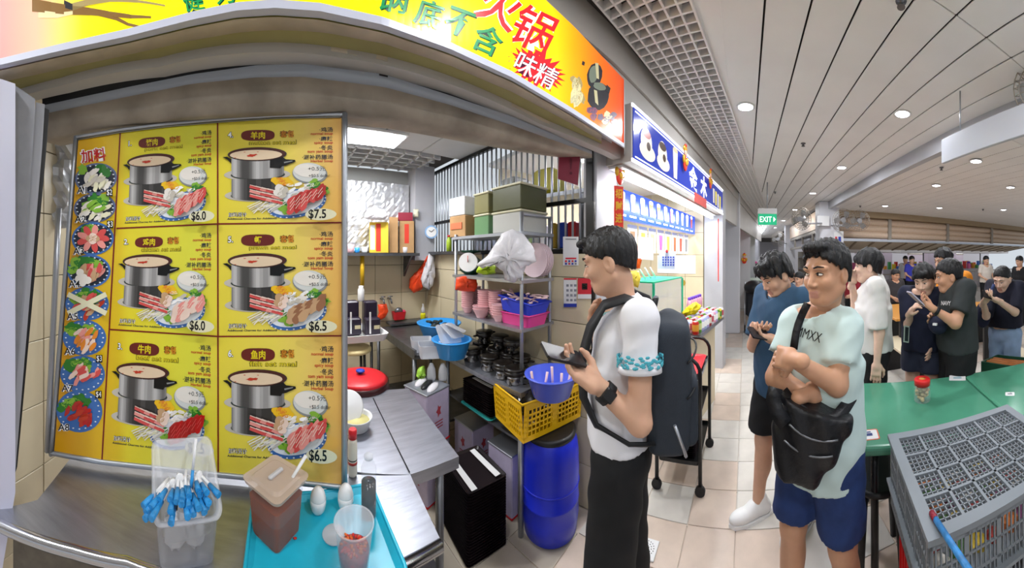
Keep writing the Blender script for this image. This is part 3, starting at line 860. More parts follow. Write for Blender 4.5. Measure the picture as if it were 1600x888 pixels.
# additions column
mb = MB(); text_px(mb, '加料', 146, 243, 23, Bd(2), pc('ffffff'), .07, -.12, w=43); text_px(mb, '加料', 146, 243, 21, Bd(3), pc('c41e1c'), .02, -.12, w=39); mb.build('column_heading', PM, board, fix=False)
AD = [(150, 279, 33, 24), (148, 325, 33, 23), (145, 373, 33, 26), (139, 424, 34, 26), (136, 475, 34, 26), (132, 528, 34, 28), (129, 585, 35, 29), (124, 643, 36, 33)]
AC = [('f0eae0', 'e6e2c0', 'c9c2b4'), ('e6e2c0', 'f0eae0', '86b83a'), ('d9524e', 'ee9a90', 'd9524e'), ('ee9a90', 'd9524e', 'c9a27a'), ('c43a20', 'c9a27a', 'd9524e'), ('ee9a90', 'f2d8c8', 'e58a2a'), ('ee9a90', 'd9524e', 'f2d8c8'), ('b52a24', 'c41e1c', 'c43a20')]
TAGS = {0: ('$2', 171, 301), 1: ('$3', 172, 351), 5: ('$3', 155, 561), 6: ('$4', 154, 617)}
for i, (cx, cy, rx, ry) in enumerate(AD):
    mb = MB(); an = -.12 + .03 * i
    ell_px(mb, cx, cy, rx, ry, Bd(3), pc('3f6fb4' if i > 1 else '5f6d92'), 26, an); ell_px(mb, cx, cy, rx * .9, ry * .88, Bd(4), pc('202838' if i < 4 else '3f6fb4'), 26, an)
    for k in range(20): t = k * .314; ell_px(mb, cx + rx * .86 * math.cos(t), cy + ry * .84 * math.sin(t), 1.6, 1.1, Bd(5), pc('e9eef4'), 6)
    for k in range(9 if i else 3): blob(mb, cx - rx * .45 + random.uniform(-10, 32), cy - ry * .35 + random.uniform(-9, 6), 9, 7, Bd(6), pc(['2e7d28', '86b83a'][k % 2]), jag=.35)
    if i == 2:
        for k in range(9): t = k * .7; blob(mb, cx + 17 * math.cos(t), cy + 13 * math.sin(t), 9, 5, Bd(8), pc(['d9524e', 'ee9a90'][k % 2]), ang=t, jag=.08)
        for k in range(4): blob(mb, cx + 5 * math.cos(k * 1.6), cy + 4 * math.sin(k * 1.6), 6, 5, Bd(10), pc(['c9a27a', 'f2d8c8'][k % 2]), jag=.08)
    else:
        for k in range(22):
            t = random.uniform(0, 6.28); q = random.uniform(0, .62)
            blob(mb, cx + 2 + rx * q * math.cos(t), cy + 3 + ry * q * math.sin(t), 9, 3.6, Bd(8 + k % 9), pc(AC[i][k % 3]), ang=random.uniform(-1.4, -.2), jag=.18)
    if i == 3:
        for (dx, dy) in ((-14, 2), (-16, 12), (-8, 10), (-2, 14), (-10, 18)): blob(mb, cx + dx, cy + dy, 6, 6, Bd(19), pc('f0eae0'), jag=.04)
    if i == 4:
        for s_ in (1, -1): line_px(mb, (cx - 30, cy - 15 * s_), (cx + 30, cy + 15 * s_), 4, Bd(20), pc('e6e2c0'), 4)
    text_px(mb, f'A{i + 1}', cx - rx * .68, cy + ry * .76, 12, Bd(22), pc('ffffff'), .10); text_px(mb, f'A{i + 1}', cx - rx * .68, cy + ry * .76, 11, Bd(23), pc('000000'), .01)
    if i in TAGS:
        t, tx, ty = TAGS[i]; poly_px(mb, [(tx - 5, ty - 6), (tx + 5, ty - 6), (tx + 5, ty + 6), (tx - 5, ty + 6)], Bd(22), pc('000000')); text_px(mb, t, tx, ty, 10, Bd(23), pc('ffffff'), .0, w=8)
    mb.build('side_dish_picture', PM, board, fix=False)
# ================================================================== COUNTERS AND WHAT STANDS ON THEM
CT = .80
cf = [(-.84, .515), (-.776, .55), (-.56, .662), (-.416, .722), (-.237, .748), (.10, .75), (.455, .76)]
cb = [(.486, 1.045), (.25, 1.13), (-.4, 1.135), (-.84, 1.04), (-.76, .70)]
ctr = thing('steel_counter', 'stainless steel serving counter with a rounded front edge below the menu board', 'counter', (-.2, .9, 0))
mb = MB(); poly = [(x, y, CT - .004) for x, y in cf + cb]; mb.prism(poly, (0, 0, -.028)); mb.build('worktop', M_steel, ctr)
mb = MB(); mb.tube([(x, y, CT - .018) for x, y in cf], .018, 10); mb.build('rolled_edge', mat('polished_steel', '#c4c6cc', .18, metal=1.0), ctr)
mb = MB(); mb.prism([(x * .97, y + .12, 0.0) for x, y in cf] + [(x, y, 0.0) for x, y in [(.44, 1.0), (-.72, .9)]], (0, 0, CT - .04)); mb.build('base_cabinet', mat('counter_base', '#6c665c', .5, metal=.4, noise=.2), ctr)
prep = thing('prep_table', 'stainless steel prep table with a square corner beside the tray', 'table', (.6, 1.35, 0))
pq = [Zp(717, 712, CT), Zp(638, 606, CT), Zp(555, 610, CT), Zp(548, 735, CT), Zp(641, 740, CT)]
mb = MB(); mb.prism([p - Vector((0, 0, .004)) for p in pq], (0, 0, -.05)); mb.build('worktop', M_steel, prep)
for (x, y) in ((.64, 1.08), (.70, 1.60), (.40, 1.60), (.36, 1.14)):
    MB().cyl((x, y, 0), (x, y, CT - .05), .018).build('leg', M_steeld, prep)
mb = MB(); mb.box((.52, 1.36, .18), (.36, .5, .02)); mb.build('lower_shelf', M_steeld, prep)
mb = MB()
a_, b_ = Zp(583, 622, CT), Zp(640, 738, CT); mb.tube([a_, a_ * .4 + b_ * .6, b_], .0022, 6); mb.build('seam', M_black, prep)
# clear plastic look: thin translucent
M_clear = mat('cloudy_plastic', '#e6e8ee', .25, alpha=.34, spec=.6)
M_clear2 = mat('cloudy_plastic_dense', '#e2e4ea', .3, alpha=.55)
M_glass = mat('clear_bottle', '#e8eef2', .05, alpha=.16, spec=1.0)
M_tubc = mat('thin_clear_tub', '#e8e6e2', .12, alpha=.06, spec=.8)
M_paper = mat('white_paper', '#e9e9ea', .7)
M_bluew = mat('blue_wrapper', '#2d8fd0', .25, noise=.25, nscale=60, bump=.3, bscale=200)
# cutlery caddy
cp = Zp(290, 862, CT); ang = rot(285) + .12
cad = thing('cutlery_caddy', 'clear plastic caddy with slanted mouth holding blue-ended wrapped utensils', 'container', (cp.x, cp.y, CT))
cad_in = Vector((0, 0, 0))
mb = setT(MB(), (cp.x, cp.y, CT + .001), ang)
W2, D2, FH, BH = .088, .075, .135, .262
def cad_ring(z_f, z_b, gx, gy, n=6, rad=.022):
    o = []
    for q, (sx, sy) in enumerate(((1, 1), (-1, 1), (-1, -1), (1, -1))):
        for i in range(n + 1):
            t = math.pi / 2 * (q + i / n); x = sx * (gx - rad) + rad * math.cos(t); y = sy * (gy - rad) + rad * math.sin(t)
            z = z_f + (z_b - z_f) * (y + gy) / (2 * gy); o.append((x, y + .02, z))
    return o
rings = [cad_ring(0, 0, W2 - .012, D2 - .008), cad_ring(FH, BH, W2, D2), cad_ring(FH - .006, BH - .006, W2 + .008, D2 + .008), cad_ring(FH, BH, W2 + .009, D2 + .009), cad_ring(FH + .002, BH + .002, W2 - .003, D2 - .003), cad_ring(.003, .003, W2 - .015, D2 - .011)]
N = len(rings[0]); vs = [p for r_ in rings for p in r_]
fs = [(k * N + i, k * N + (i + 1) % N, (k + 1) * N + (i + 1) % N, (k + 1) * N + i) for k in range(5) for i in range(N)] + [tuple(range(N - 1, -1, -1)), tuple(range(5 * N, 6 * N))]
mb.add(vs, fs, 0, True); mb.build('tub', M_clear, cad)
def stick(i, p0, p1, lab):
    t = thing('wrapped_utensil', lab, 'utensil', tuple((p0 + p1) / 2), 'paper wrapped utensils in the caddy')
    MB().tube([p0, p0 * .45 + p1 * .55], .0045, 6).build('paper_sleeve', M_paper, t); MB().tube([p0 * .45 + p1 * .55, p1], [.0065, .0095], 7).build('blue_end', M_bluew, t)
Mc = Matrix.Translation((cp.x, cp.y, CT)) @ Matrix.Rotation(ang, 4, 'Z')
for i in range(26):
    u = -1 + 2 * (i % 13) / 12; k = i // 13
    p1 = Mc @ Vector((u * .078 - (.035 if u < -.5 else 0) + random.uniform(-.025, .015), -.055 - .012 * (1 - abs(u)) + .026 * k + random.uniform(-.014, .014), FH + .022 + .022 * k + random.uniform(-.012, .02)))
    p0 = Mc @ Vector((u * .045, .05, .16 + .02 * k + random.uniform(-.02, .02)))
    stick(i, p0, p1, 'white wrapped utensil with blue end lying in the clear caddy')
p0, p1 = R(306, 686, .90), R(298, 768, .86)
t = thing('wrapped_utensil', 'single upright wrapped utensil sticking out of the caddy', 'utensil', tuple(p1)); MB().tube([p0, p0 * .4 + p1 * .6], .005, 6).build('paper_sleeve', M_paper, t); MB().tube([p0 * .4 + p1 * .6, p1], .0055, 6).build('blue_end', M_bluew, t)
for i in range(7):
    mb = MB(); c = Mc @ Vector((-.045 + .017 * i, .03, .15 + .012 * (i % 3)))
    M_ = Matrix.Rotation(ang + random.uniform(-.6, .6), 3, 'Z') @ Matrix.Rotation(random.uniform(-.5, .5), 3, 'Y')
    mb.ell(tuple(c), (.018, .006, .032), 10, 6, 0, M_); o = mb.build('plastic_spoon', M_white); tag(o, 'white plastic spoon standing in the clear caddy behind the blue ends', 'spoon', 'white spoons in the caddy')
for i in range(2):
    mb = MB(); c = Mc @ Vector((-.03 + .06 * i, .01, .062)); mb.box((0, 0, 0), (.06, .05, .11), rz=0, bev=.02); mb.v = [tuple(Matrix.Rotation(ang + .4 * i, 3, 'Z') @ Vector(p) + c) for p in mb.v]
    tag(mb.build('napkin_bundle', M_paper), ['white napkin bundle in the lower left of the clear caddy', 'white napkin bundle in the lower right of the clear caddy'][i], 'napkin')
# cyan tray
M_cy = mat('cyan_tray', '#1fb3d0', .3, noise=.05)
tr = thing('cyan_tray', 'turquoise plastic tray on the counter in front of the menu', 'tray', (.11, .86, CT))
TC = (.112, .862); TW, TD = .415, .335
mb = MB(); mb.rrbox((TC[0], TC[1], CT), TW - .03, TD - .03, TW, TD, .018, .035, wall=.004, rz=.0); mb.build('tray_body', M_cy, tr)
mb = MB(); n = 9; ring = []
for q, (sx, sy) in enumerate(((1, 1), (-1, 1), (-1, -1), (1, -1))):
    for i in range(n): t = math.pi / 2 * (q + i / (n - 1)); ring.append((TC[0] + sx * (TW / 2 - .035) + .037 * math.cos(t), TC[1] + sy * (TD / 2 - .035) + .037 * math.sin(t), CT + .018))
mb.tube(ring, .006, 6, closed=True); mb.build('tray_rim', M_cy, tr)
TZ = CT + .0045
# brown sauce tub
sp = Zp(431, 830, TZ); rt = math.pi / 4 + .06
tub = thing('sauce_tub', 'square clear tub of brown sauce with a lid on the turquoise tray', 'container', (sp.x, sp.y, TZ))
sq = .134
MB().rrbox((sp.x, sp.y, TZ), sq * .82, sq * .82, sq, sq, .160, .016, rz=rt, wall=.0018, cap=(True, False)).build('tub', M_tubc, tub)
MB().rrbox((sp.x, sp.y, TZ + .003), sq * .805, sq * .805, sq * .915, sq * .915, .112, .014, rz=rt).build('brown_sauce', mat('brown_sauce', '#843a1a', .25, noise=.15, nscale=8), tub)
mb = MB(); mb.rrbox((sp.x, sp.y, TZ + .154), sq + .012, sq + .012, sq + .02, sq + .02, .012, .02, rz=rt); mb.rrbox((sp.x, sp.y, TZ + .166), sq - .015, sq - .015, sq - .03, sq - .03, .006, .02, rz=rt); mb.build('lid', mat('lid_cloudy', '#d9c4b2', .25, alpha=.6), tub)
MB().box((sp.x, sp.y, TZ + .177), (.06, .014, .012), rz=rt, bev=.004).build('lid_handle', M_clear2, tub)
a_, b_ = R(458, 745, .90), R(478, 712, .92)
o = MB().tube([a_ - Vector((.01, 0, .03)), a_, b_], [.004, .005, .006], 8).build('plastic_spoon', M_white); tag(o, 'white spoon handle sticking out of the brown sauce tub lid', 'spoon')
# egg-shaped shakers
for (x, y, lab) in ((497, 800, 'white egg-shaped shaker beside the brown sauce tub'), (540, 795, 'white egg-shaped shaker just behind the chilli cup')):
    p = Zp(x, y, TZ); e = MB(); pr = [(.016, 0), (.022, .01), (.0265, .03), (.026, .045), (.0262, .047), (.021, .066), (.012, .078), (.0001, .083)]
    s_ = thing('egg_shaker', lab, 'shaker', tuple(p), 'egg shakers on the tray'); e.lathe(tuple(p), pr[:4], 18); e.build('base', M_white, s_)
    MB().lathe(tuple(p), pr[3:], 18).build('cap', M_white, s_)
# soy bottle
p = Zp(576, 806, TZ); bt = thing('soy_bottle', 'clear bottle half full of dark soy sauce at the back of the tray', 'bottle', tuple(p))
MB().lathe(tuple(p), [(.024, 0), (.0255, .01), (.0255, .12), (.023, .126), (.0255, .132), (.0255, .155), (.018, .175), (.012, .182), (.012, .19)], 20).build('glass', M_glass, bt)
MB().lathe(tuple(p), [(.0225, .003), (.0235, .01), (.0235, .112), (.0001, .114)], 20).build('soy_sauce', mat('soy', '#120b0a', .12), bt)
MB().lathe((p.x, p.y, p.z + .186), [(.014, 0), (.014, .012), (.0001, .016)], 16).build('cap', M_clear2, bt)
# chilli cup
p = Zp(553, 893, TZ); cu = thing('chilli_cup', 'cloudy plastic cup of chopped red chilli on the turquoise tray', 'cup', tuple(p))
MB().lathe(tuple(p), [(.034, 0), (.037, .004), (.052, .128), (.055, .13), (.055, .134), (.050, .132), (.035, .006)], 28).build('cup', M_clear, cu)
MB().lathe(tuple(p), [(.033, .004), (.0415, .062), (.0001, .066)], 24).build('chilli_fill', mat('chilli_mash', '#a8444a', .4, noise=.4, nscale=60), cu)
mb = MB()
for i in range(60):
    t, q = random.uniform(0, 6.28), .036 * math.sqrt(random.random()); mb.ell((p.x + q * math.cos(t), p.y + q * math.sin(t), p.z + .067 + random.uniform(0, .006)), (.006, .0035, .003), 6, 4, i % 2, Matrix.Rotation(t, 3, 'Z'))
o = mb.build('chopped_chilli', [mat('chilli_red', '#cf2418', .3), mat('chilli_orange', '#e06a1e', .3)], cu); o['kind'] = 'stuff'
p = Zp(522, 838, TZ); o = MB().lathe(tuple(p), [(.0001, .002), (.034, .002), (.036, .006), (.034, .008), (.0001, .009)], 24).build('round_cover', M_clear2); tag(o, 'round cloudy plastic cup lid lying flat on the tray', 'lid')
for x, y in ((466, 843), (447, 838), (478, 828)):
    pass
p = Zp(461, 843, TZ); tag(MB().ell((p.x, p.y, p.z + .003), (.006, .004, .003), 8, 5).build('chilli_piece', MATS['chilli_red']), 'single red chilli scrap beside the brown sauce tub', 'chilli')
# bottle with red cap, white tub with lid
p = Zp(551, 742, CT); b = thing('pepper_bottle', 'small bottle with red cap and striped label at the board edge', 'bottle', tuple(p))
MB().lathe(tuple(p), [(.016, 0), (.018, .006), (.018, .13), (.013, .142)], 18).build('bottle_body', mat('cream_bottle', '#d9d2c2', .3), b)
MB().lathe((p.x, p.y, p.z + .142), [(.0165, 0), (.0165, .03), (.014, .036)], 18).build('red_cap', mat('cap_red', '#d5222a', .3), b)
MB().lathe((p.x, p.y, p.z), [(.0185, .045), (.0185, .055)], 18).build('label_band', mat('band_red', '#b03a30', .4), b); MB().lathe((p.x, p.y, p.z), [(.0185, .06), (.0185, .064)], 18).build('label_band', M_black, b)
p = Zp(557, 668, CT); b = thing('white_tub', 'round white plastic tub with lifted lid on the prep table', 'tub', tuple(p))
MB().lathe(tuple(p), [(.06, 0), (.075, .05), (.08, .055), (.078, .058), (.07, .052), (.055, .006)], 28).build('bowl', M_white, b)
MB().lathe((p.x, p.y, p.z + .006), [(.056, 0), (.065, .03), (.0001, .036)], 24).build('yellow_filling', mat('filling', '#d9cf8a', .5), b)
setm = setT(MB(), (p.x - .03, p.y + .05, p.z + .085), 0, .9); setm.lathe((0, 0, 0), [(.075, 0), (.078, .006), (.07, .01), (.0001, .014)], 28); setm.build('lid', M_white, b)
# ================================================================== INSIDE THE KITCHEN
def S(px, r): return px * r / FPX
M_pinkb = mat('pink_melamine', '#e3b3b6', .3)
M_blueb = mat('blue_basin', '#2f93dc', .35)
M_viob = mat('violet_basin', '#4f63d8', .3)
M_ybox = mat('yellow_crate', '#f0bb0e', .4)
M_orbag = mat('orange_bag', '#e8481c', .35, bump=.5, bscale=30)
M_wbag = mat('white_bag', '#e9e6ea', .3, alpha=.82, bump=.5, bscale=25)
M_card = mat('cardboard', '#b08a5e', .8, noise=.12, nscale=8)
M_cardw = mat('white_carton', '#dcdcdc', .7, noise=.05)
M_redp = mat('red_plastic', '#c8262c', .35)
M_foil = mat('crinkled_foil', '#dfe1e4', .42, metal=.75, bump=.4, bscale=30)
M_blktray = mat('black_tray', '#1d1518', .35)
M_tin = mat('tin_lilac', '#c9bedb', .35, noise=.06)
def sheet(name, P00, P10, P01, n, m, amp, mt, parent=None, th=.004):
    P00, P10, P01 = Vector(P00), Vector(P10), Vector(P01); nr = (P10 - P00).cross(P01 - P00).normalized()
    mb = MB(); mb.grid([[P00 + (P10 - P00) * i / n + (P01 - P00) * j / m + nr * random.uniform(-amp, amp) for j in range(m + 1)] for i in range(n + 1)], 0, False)
    return mb.build(name, mt, parent)
# back shelf
bs = thing('wall_shelf', 'dark wall shelf with brackets on the back wall of the kitchen', 'shelf', (1.0, 2.94, 1.66))
MB().box((.86, 2.92, 1.665), (1.10, .26, .03)).build('board', M_steeld, bs)
for x in (.55, 1.33): MB().prism([(x, 3.04, 1.65), (x, 2.84, 1.65), (x, 3.04, 1.42)], (.02, 0, 0)).build('bracket', M_steeld, bs)
fo_ = sheet('foil_lining', (.2, 3.0, 1.70), (1.38, 3.0, 1.70), (.2, 3.0, 2.44), 44, 24, .006, M_foil); tag(fo_, 'crinkled silver foil lining on the back wall above the shelf', 'foil')
fo_ = sheet('foil_lining', R(40, 170, 1.55), R(122, 170, 1.50), R(30, 352, 1.55), 10, 16, .02, M_foil); tag(fo_, 'crumpled silver foil seen in the gap left of the menu board', 'foil')
def carton(name, lab, x0, x1, ytop, ybot, r, mt, dep=.12, yaw=None, parts=None, cat='box', group=None, zfix=None):
    c = R((x0 + x1) / 2, ybot, r); w_ = S(x1 - x0, r); h = S(ybot - ytop, r); yaw = rot((x0 + x1) / 2) if yaw is None else yaw
    z = c.z if zfix is None else zfix
    t = thing(name, lab, cat, (c.x, c.y, z), group)
    a_ = Matrix.Rotation(yaw, 3, 'Z'); cc = Vector((c.x, c.y, z)) + a_ @ Vector((0, dep / 2, 0))
    MB().box((cc.x, cc.y, z + h / 2), (w_, dep, h), rz=yaw, bev=.003).build('carton', mt, t)
    for (u0, u1, v0, v1, m2) in (parts or []):
        q = [Vector((u - .5) * w_ * Vector((1, 0, 0))) + Vector((0, -.0015 - dep / 2, 0)) for u in (u0, u1)]
        P = [a_ @ Vector(((u - .5) * w_, -dep / 2 - .001, (v - .5) * h)) + Vector((cc.x, cc.y, z + h / 2)) for u, v in ((u0, v0), (u1, v0), (u1, v1), (u0, v1))]
        MB().prism(P, tuple(a_ @ Vector((0, -.001, 0)))).build('printed_band', m2, t)
    return t
SHZ = 1.681
M_yel = mat('yellow_print', '#e6c13a', .5); M_redpr = mat('red_print', '#cf3a26', .5); M_dkr = mat('dark_red_pack', '#8c1f34', .4); M_grn = mat('green_plastic', '#2f8f4a', .4)
carton('food_carton', 'yellow and red printed carton standing on the back shelf', 577, 607, 346, 394, 2.98, M_yel, parts=[(.35, .6, .05, .95, M_redpr), (.05, .3, .1, .9, M_cardw)], zfix=SHZ, dep=.1)
carton('food_carton', 'narrow brown carton in the middle of the back shelf', 608, 622, 338, 394, 3.06, M_card, zfix=SHZ, dep=.1)
carton('food_carton', 'wide brown carton with faded red print at the right of the back shelf', 624, 647, 344, 394, 3.12, M_card, parts=[(.35, .65, .3, .9, M_redpr)], zfix=SHZ, dep=.1)
pk = carton('snack_pack', 'dark red snack pack lying on top of the brown carton', 622, 645, 330, 343, 3.12, M_dkr, zfix=SHZ + S(50, 3.12) + .002, dep=.1)
def bag(name, lab, pts, r, mt, cat='bag', th=.06, jitter=.012, seed=1):
    # a soft bag: closed outline in the picture at range r swelled to a cushion
    rr = random.Random(seed); n = len(pts); cx = sum(p[0] for p in pts) / n; cy = sum(p[1] for p in pts) / n
    fine = []
    for i in range(n):
        a_, b_ = pts[i], pts[(i + 1) % n]
        for k in range(3): fine.append((a_[0] + (b_[0] - a_[0]) * k / 3, a_[1] + (b_[1] - a_[1]) * k / 3))
    c = R(cx, cy, r); d = Vector((math.sin(az(cx)), math.cos(az(cx)), 0)); mb = MB(); N = len(fine); vs = []; lev = [(1.0, 0), (.93, .45), (.75, .75), (.45, .95), (.15, 1.0)]
    for s_ in (-1, 1):
        for q, hgt in lev:
            for (x, y) in fine:
                p = R(cx + (x - cx) * q, cy + (y - cy) * q, r) + d * (s_ * th * hgt) + Vector((rr.uniform(-1, 1), rr.uniform(-1, 1), rr.uniform(-1, 1))) * (jitter if q < 1 else 0)
                vs.append(tuple(p))
    L_ = len(lev); fs = []
    for s_ in range(2):
        o = s_ * L_ * N
        for k in range(L_ - 1):
            for i in range(N): fs.append((o + k * N + i, o + k * N + (i + 1) % N, o + (k + 1) * N + (i + 1) % N, o + (k + 1) * N + i))
        fs.append(tuple(o + (L_ - 1) * N + i for i in range(N)))
    mb.add(vs, fs, 0, True); o = mb.build(name, mt); tag(o, lab, cat); return o
bag('plastic_bag', 'puffy white plastic bag on top of the yellow carton', [(568, 341), (574, 330), (590, 325), (602, 329), (606, 338), (600, 344), (580, 344)], 2.93, M_wbag, th=.05, jitter=.004)
for x, y0, y1, m_, lab, nm in ((547, 380, 393, M_pinkb, 'small pink cup on the back shelf beside the board edge', 'small_cup'), (558, 385, 393, M_blueb, 'small blue bowl on the back shelf', 'small_bowl'), (570, 384, 393, M_white, 'small white mug on the back shelf left of the cartons', 'small_mug'), (633, 384, 393, M_wbag, 'small clear jar in front of the wide brown carton', 'small_jar')):
    r_ = 3.14 if x > 600 else 2.96; p = R(x, y1, r_); h = S(y1 - y0, r_); o = MB().lathe((p.x, p.y, SHZ), [(h * .38, 0), (h * .5, h * .2), (h * .52, h), (h * .46, h), (h * .4, h * .1)], 16).build(nm, m_); tag(o, lab, 'cup')
# clock on the corner pillar
p = R(674, 363, 3.26); ck = thing('wall_clock', 'round wall clock with pale blue rim on the kitchen corner', 'clock', tuple(p))
d = Vector((-math.sin(az(674)), -math.cos(az(674)), 0)); u_ = Vector((d.y, -d.x, 0))
mb = MB(); mb.cyl(p, p + d * .03, .072, n=28); mb.build('rim', mat('clock_blue', '#8fb4dc', .35), ck)
mb = MB(); mb.cyl(p + d * .03, p + d * .033, .056, n=28); mb.build('dial', M_white, ck)
for a_, l_ in ((.6, .03), (2.4, .042)): MB().tube([p + d * .035, p + d * .035 + (u_ * math.cos(a_) + Vector((0, 0, math.sin(a_)))) * l_], .003, 6).build('hand', M_black, ck)
o = bag('light_switch', 'beige socket box on the corner pillar beside the snack pack', [(646, 327), (654, 327), (654, 340), (646, 340)], 3.18, mat('socket_beige', '#d8d2b8', .5), 'socket', .02, .0)
# condiment bottles on the ledge of the side wall
for x, y0, y1, r_, m_, lab in ((670, 376, 395, 3.05, mat('bottle_orange', '#d98a1e', .4), 'orange and red bottle in the kitchen corner under the clock'), (699, 367, 392, 2.75, mat('bottle_lime', '#a9c63a', .4), 'lime green carton on the side wall ledge'), (709, 364, 391, 2.62, M_black, 'black sauce bottle on the side wall ledge beside the lime carton')):
    a_ = az(x); rr_ = (WX - .02) / math.sin(a_); p = R(x, HOR, rr_ - .05); h = S(y1 - y0, rr_); q = S(7, rr_)
    t = thing('condiment_bottle', lab, 'bottle', (p.x + .02, p.y, 1.697)); MB().lathe((p.x + .02, p.y, 1.697), [(q * .6, 0), (q * .6, h * .65), (q * .3, h * .8), (q * .3, h * .88)], 14).build('bottle_body', m_, t); MB().lathe((p.x + .02, p.y, 1.697 + h * .88), [(q * .34, 0), (q * .34, h * .12)], 12).build('cap', M_redp, t)
struct(MB().box((WX - .03, 2.5, 1.68), (.14, 1.1, .03)).build('trim_ledge', M_steeld))
# hanging bags, hooks, taps on the back wall
bag('carrier_bag', 'orange carrier bag hanging in the kitchen corner', [(668, 397), (672, 410), (664, 432), (660, 452), (646, 458), (639, 450), (640, 436), (652, 424), (662, 410)], 3.30, M_orbag, seed=3)
bag('carrier_bag', 'white carrier bag with red print hanging beside the orange one', [(670, 396), (677, 402), (680, 425), (677, 444), (670, 453), (661, 448), (657, 436), (664, 418)], 3.20, M_wbag, seed=4)
bag('carrier_bag', 'orange plastic bag on a hook behind the white shelf', [(590, 476), (604, 475), (607, 487), (602, 496), (596, 500), (588, 501), (592, 488)], 3.17, M_orbag, th=.03, seed=5, jitter=.005)
bag('carrier_bag', 'orange bag hanging under the rack shelf above the pink bowls', [(713, 434), (728, 431), (744, 433), (746, 446), (742, 456), (722, 455), (711, 453)], 2.25, M_orbag, th=.04, seed=6, jitter=.008)
t = thing('hanging_basket', 'small red wire basket with sponges on the back wall', 'basket', tuple(R(623, 498, 3.24)))
p = R(623, 499, 3.24); MB().rrbox((p.x, p.y, p.z), .12, .07, .15, .09, .085, .015, wall=.004).build('basket', M_redp, t); MB().ell((p.x, p.y, p.z + .09), (.05, .03, .04), 10, 6).build('grey_sponge', M_steeld, t); MB().ell((p.x + .06, p.y, p.z + .07), (.025, .025, .03), 10, 6).build('pink_cloth', mat('pink_cloth', '#cc2a5a', .6), t)
for x, lab in ((607, 'brass tap on the back wall beside the orange bag'), (621, 'brass tap above the red wire basket')):
    p = R(x, 472, 3.0); t = thing('wall_tap', lab, 'tap', tuple(p)); MB().tube([(p.x, 3.05, p.z), (p.x, 2.95, p.z), (p.x, 2.93, p.z - .04)], .01, 8).build('spout', M_steeld, t); MB().tube([(p.x - .025, 2.97, p.z + .03), (p.x + .025, 2.97, p.z + .03)], .006, 8).build('handle', M_steeld, t); MB().cyl((p.x, 2.97, p.z), (p.x, 2.97, p.z + .03), .005).build('stem', M_steeld, t)
p = R(661, 500, 3.3); t = thing('soap_bottle', 'pump bottle of yellow dish soap in the sink corner', 'bottle', tuple(p)); MB().lathe(tuple(p), [(.03, 0), (.03, .06), (.022, .08)], 14).build('soap', mat('soap_yellow', '#d8d31a', .25), t); MB().lathe((p.x, p.y, p.z + .08), [(.022, 0), (.02, .05), (.008, .07), (.008, .1)], 14).build('pump', M_clear2, t)
struct(MB().box((1.37, 2.96, p.z - .012), (.5, .16, .02)).build('trim_sink_ledge', M_steeld))
# yellow pole + white bottle, coffee machine on white shelf, stool, red cooker
o = MB().cyl(R(566, 399, 2.97), R(566, 446, 2.97), .022, n=12).build('yellow_pipe', mat('pole_yellow', '#cfa51c', .4)); tag(o, 'short yellow pipe coming down below the back shelf', 'pipe')
ws = thing('white_side_sink', 'white plastic side shelf with rim below the black tea urns', 'shelf', tuple(R(565, 520, 2.55)))
p = R(560, 520, 2.55); MB().rrbox((p.x - .02, p.y, p.z - .03), .42, .40, .46, .44, .06, .05, wall=.01).build('basin', M_white, ws)
for dx in (-.15, .15): MB().cyl((p.x + dx, p.y + .1, 0), (p.x + dx, p.y + .1, p.z - .03), .015).build('leg', M_steeld, ws)
M_urn = mat('urn_dark', '#2b2233', .3)
for x, dx, lab in ((553, 0, 'dark tea urn on the white shelf, close to the menu board edge'), (583, 0, 'dark tea urn on the right end of the white shelf')):
    b_ = R(x, 518, 2.5); t = thing('tea_urn', lab, 'urn', (b_.x, b_.y, p.z - .018)); MB().box((b_.x, b_.y + .06, p.z + .06), (.13, .14, .15), bev=.012).build('base', M_urn, t); MB().box((b_.x, b_.y + .10, p.z + .19), (.12, .09, .16), bev=.012).build('tank', M_urn, t)
    MB().box((b_.x - .03, b_.y - .015, p.z + .10), (.012, .012, .18)).build('lever', M_white, t); MB().box((b_.x + .03, b_.y - .012, p.z + .06), (.05, .004, .03)).build('label_plate', mat('plate_cream', '#cfc39b', .5), t)
b_ = R(564, 458, 2.62); o = MB().lathe((b_.x, b_.y, p.z + .262), [(.026, 0), (.03, .01), (.03, .1), (.02, .12), (.02, .135)], 14).build('white_bottle', M_white); tag(o, 'white squeeze bottle standing on the tea urns', 'bottle')
st = thing('cream_stool', 'round cream topped stool behind the red cooker', 'stool', tuple(R(556, 590, 2.45)))
p = R(552, 545, 2.45); st.location = (p.x, p.y, 0)
MB().lathe((p.x, p.y, p.z - .02), [(.13, 0), (.15, .01), (.15, .03), (.13, .04)], 24).build('seat', mat('stool_cream', '#dccb94', .4), st)
for a_ in range(4): MB().cyl((p.x + .11 * math.cos(a_ * 1.57 + .7), p.y + .11 * math.sin(a_ * 1.57 + .7), p.z - .02), (p.x + .14 * math.cos(a_ * 1.57 + .7), p.y + .14 * math.sin(a_ * 1.57 + .7), 0), .012, n=8).build('leg', M_blackm, st)
p = R(563, 606, 1.97); ck = thing('red_cooker', 'big round cooker with red domed lid and blue knob behind the prep table', 'cooker', (p.x, p.y, p.z - .12))
MB().lathe((p.x, p.y, p.z - .12), [(.165, 0), (.185, .03), (.19, .12)], 32).build('red_body', mat('cooker_red_dark', '#8a1420', .35), ck)
MB().lathe((p.x, p.y, p.z), [(.19, .0), (.194, .01), (.19, .055), (.185, .06)], 32).build('brown_band', mat('cooker_band', '#3a1416', .3), ck)
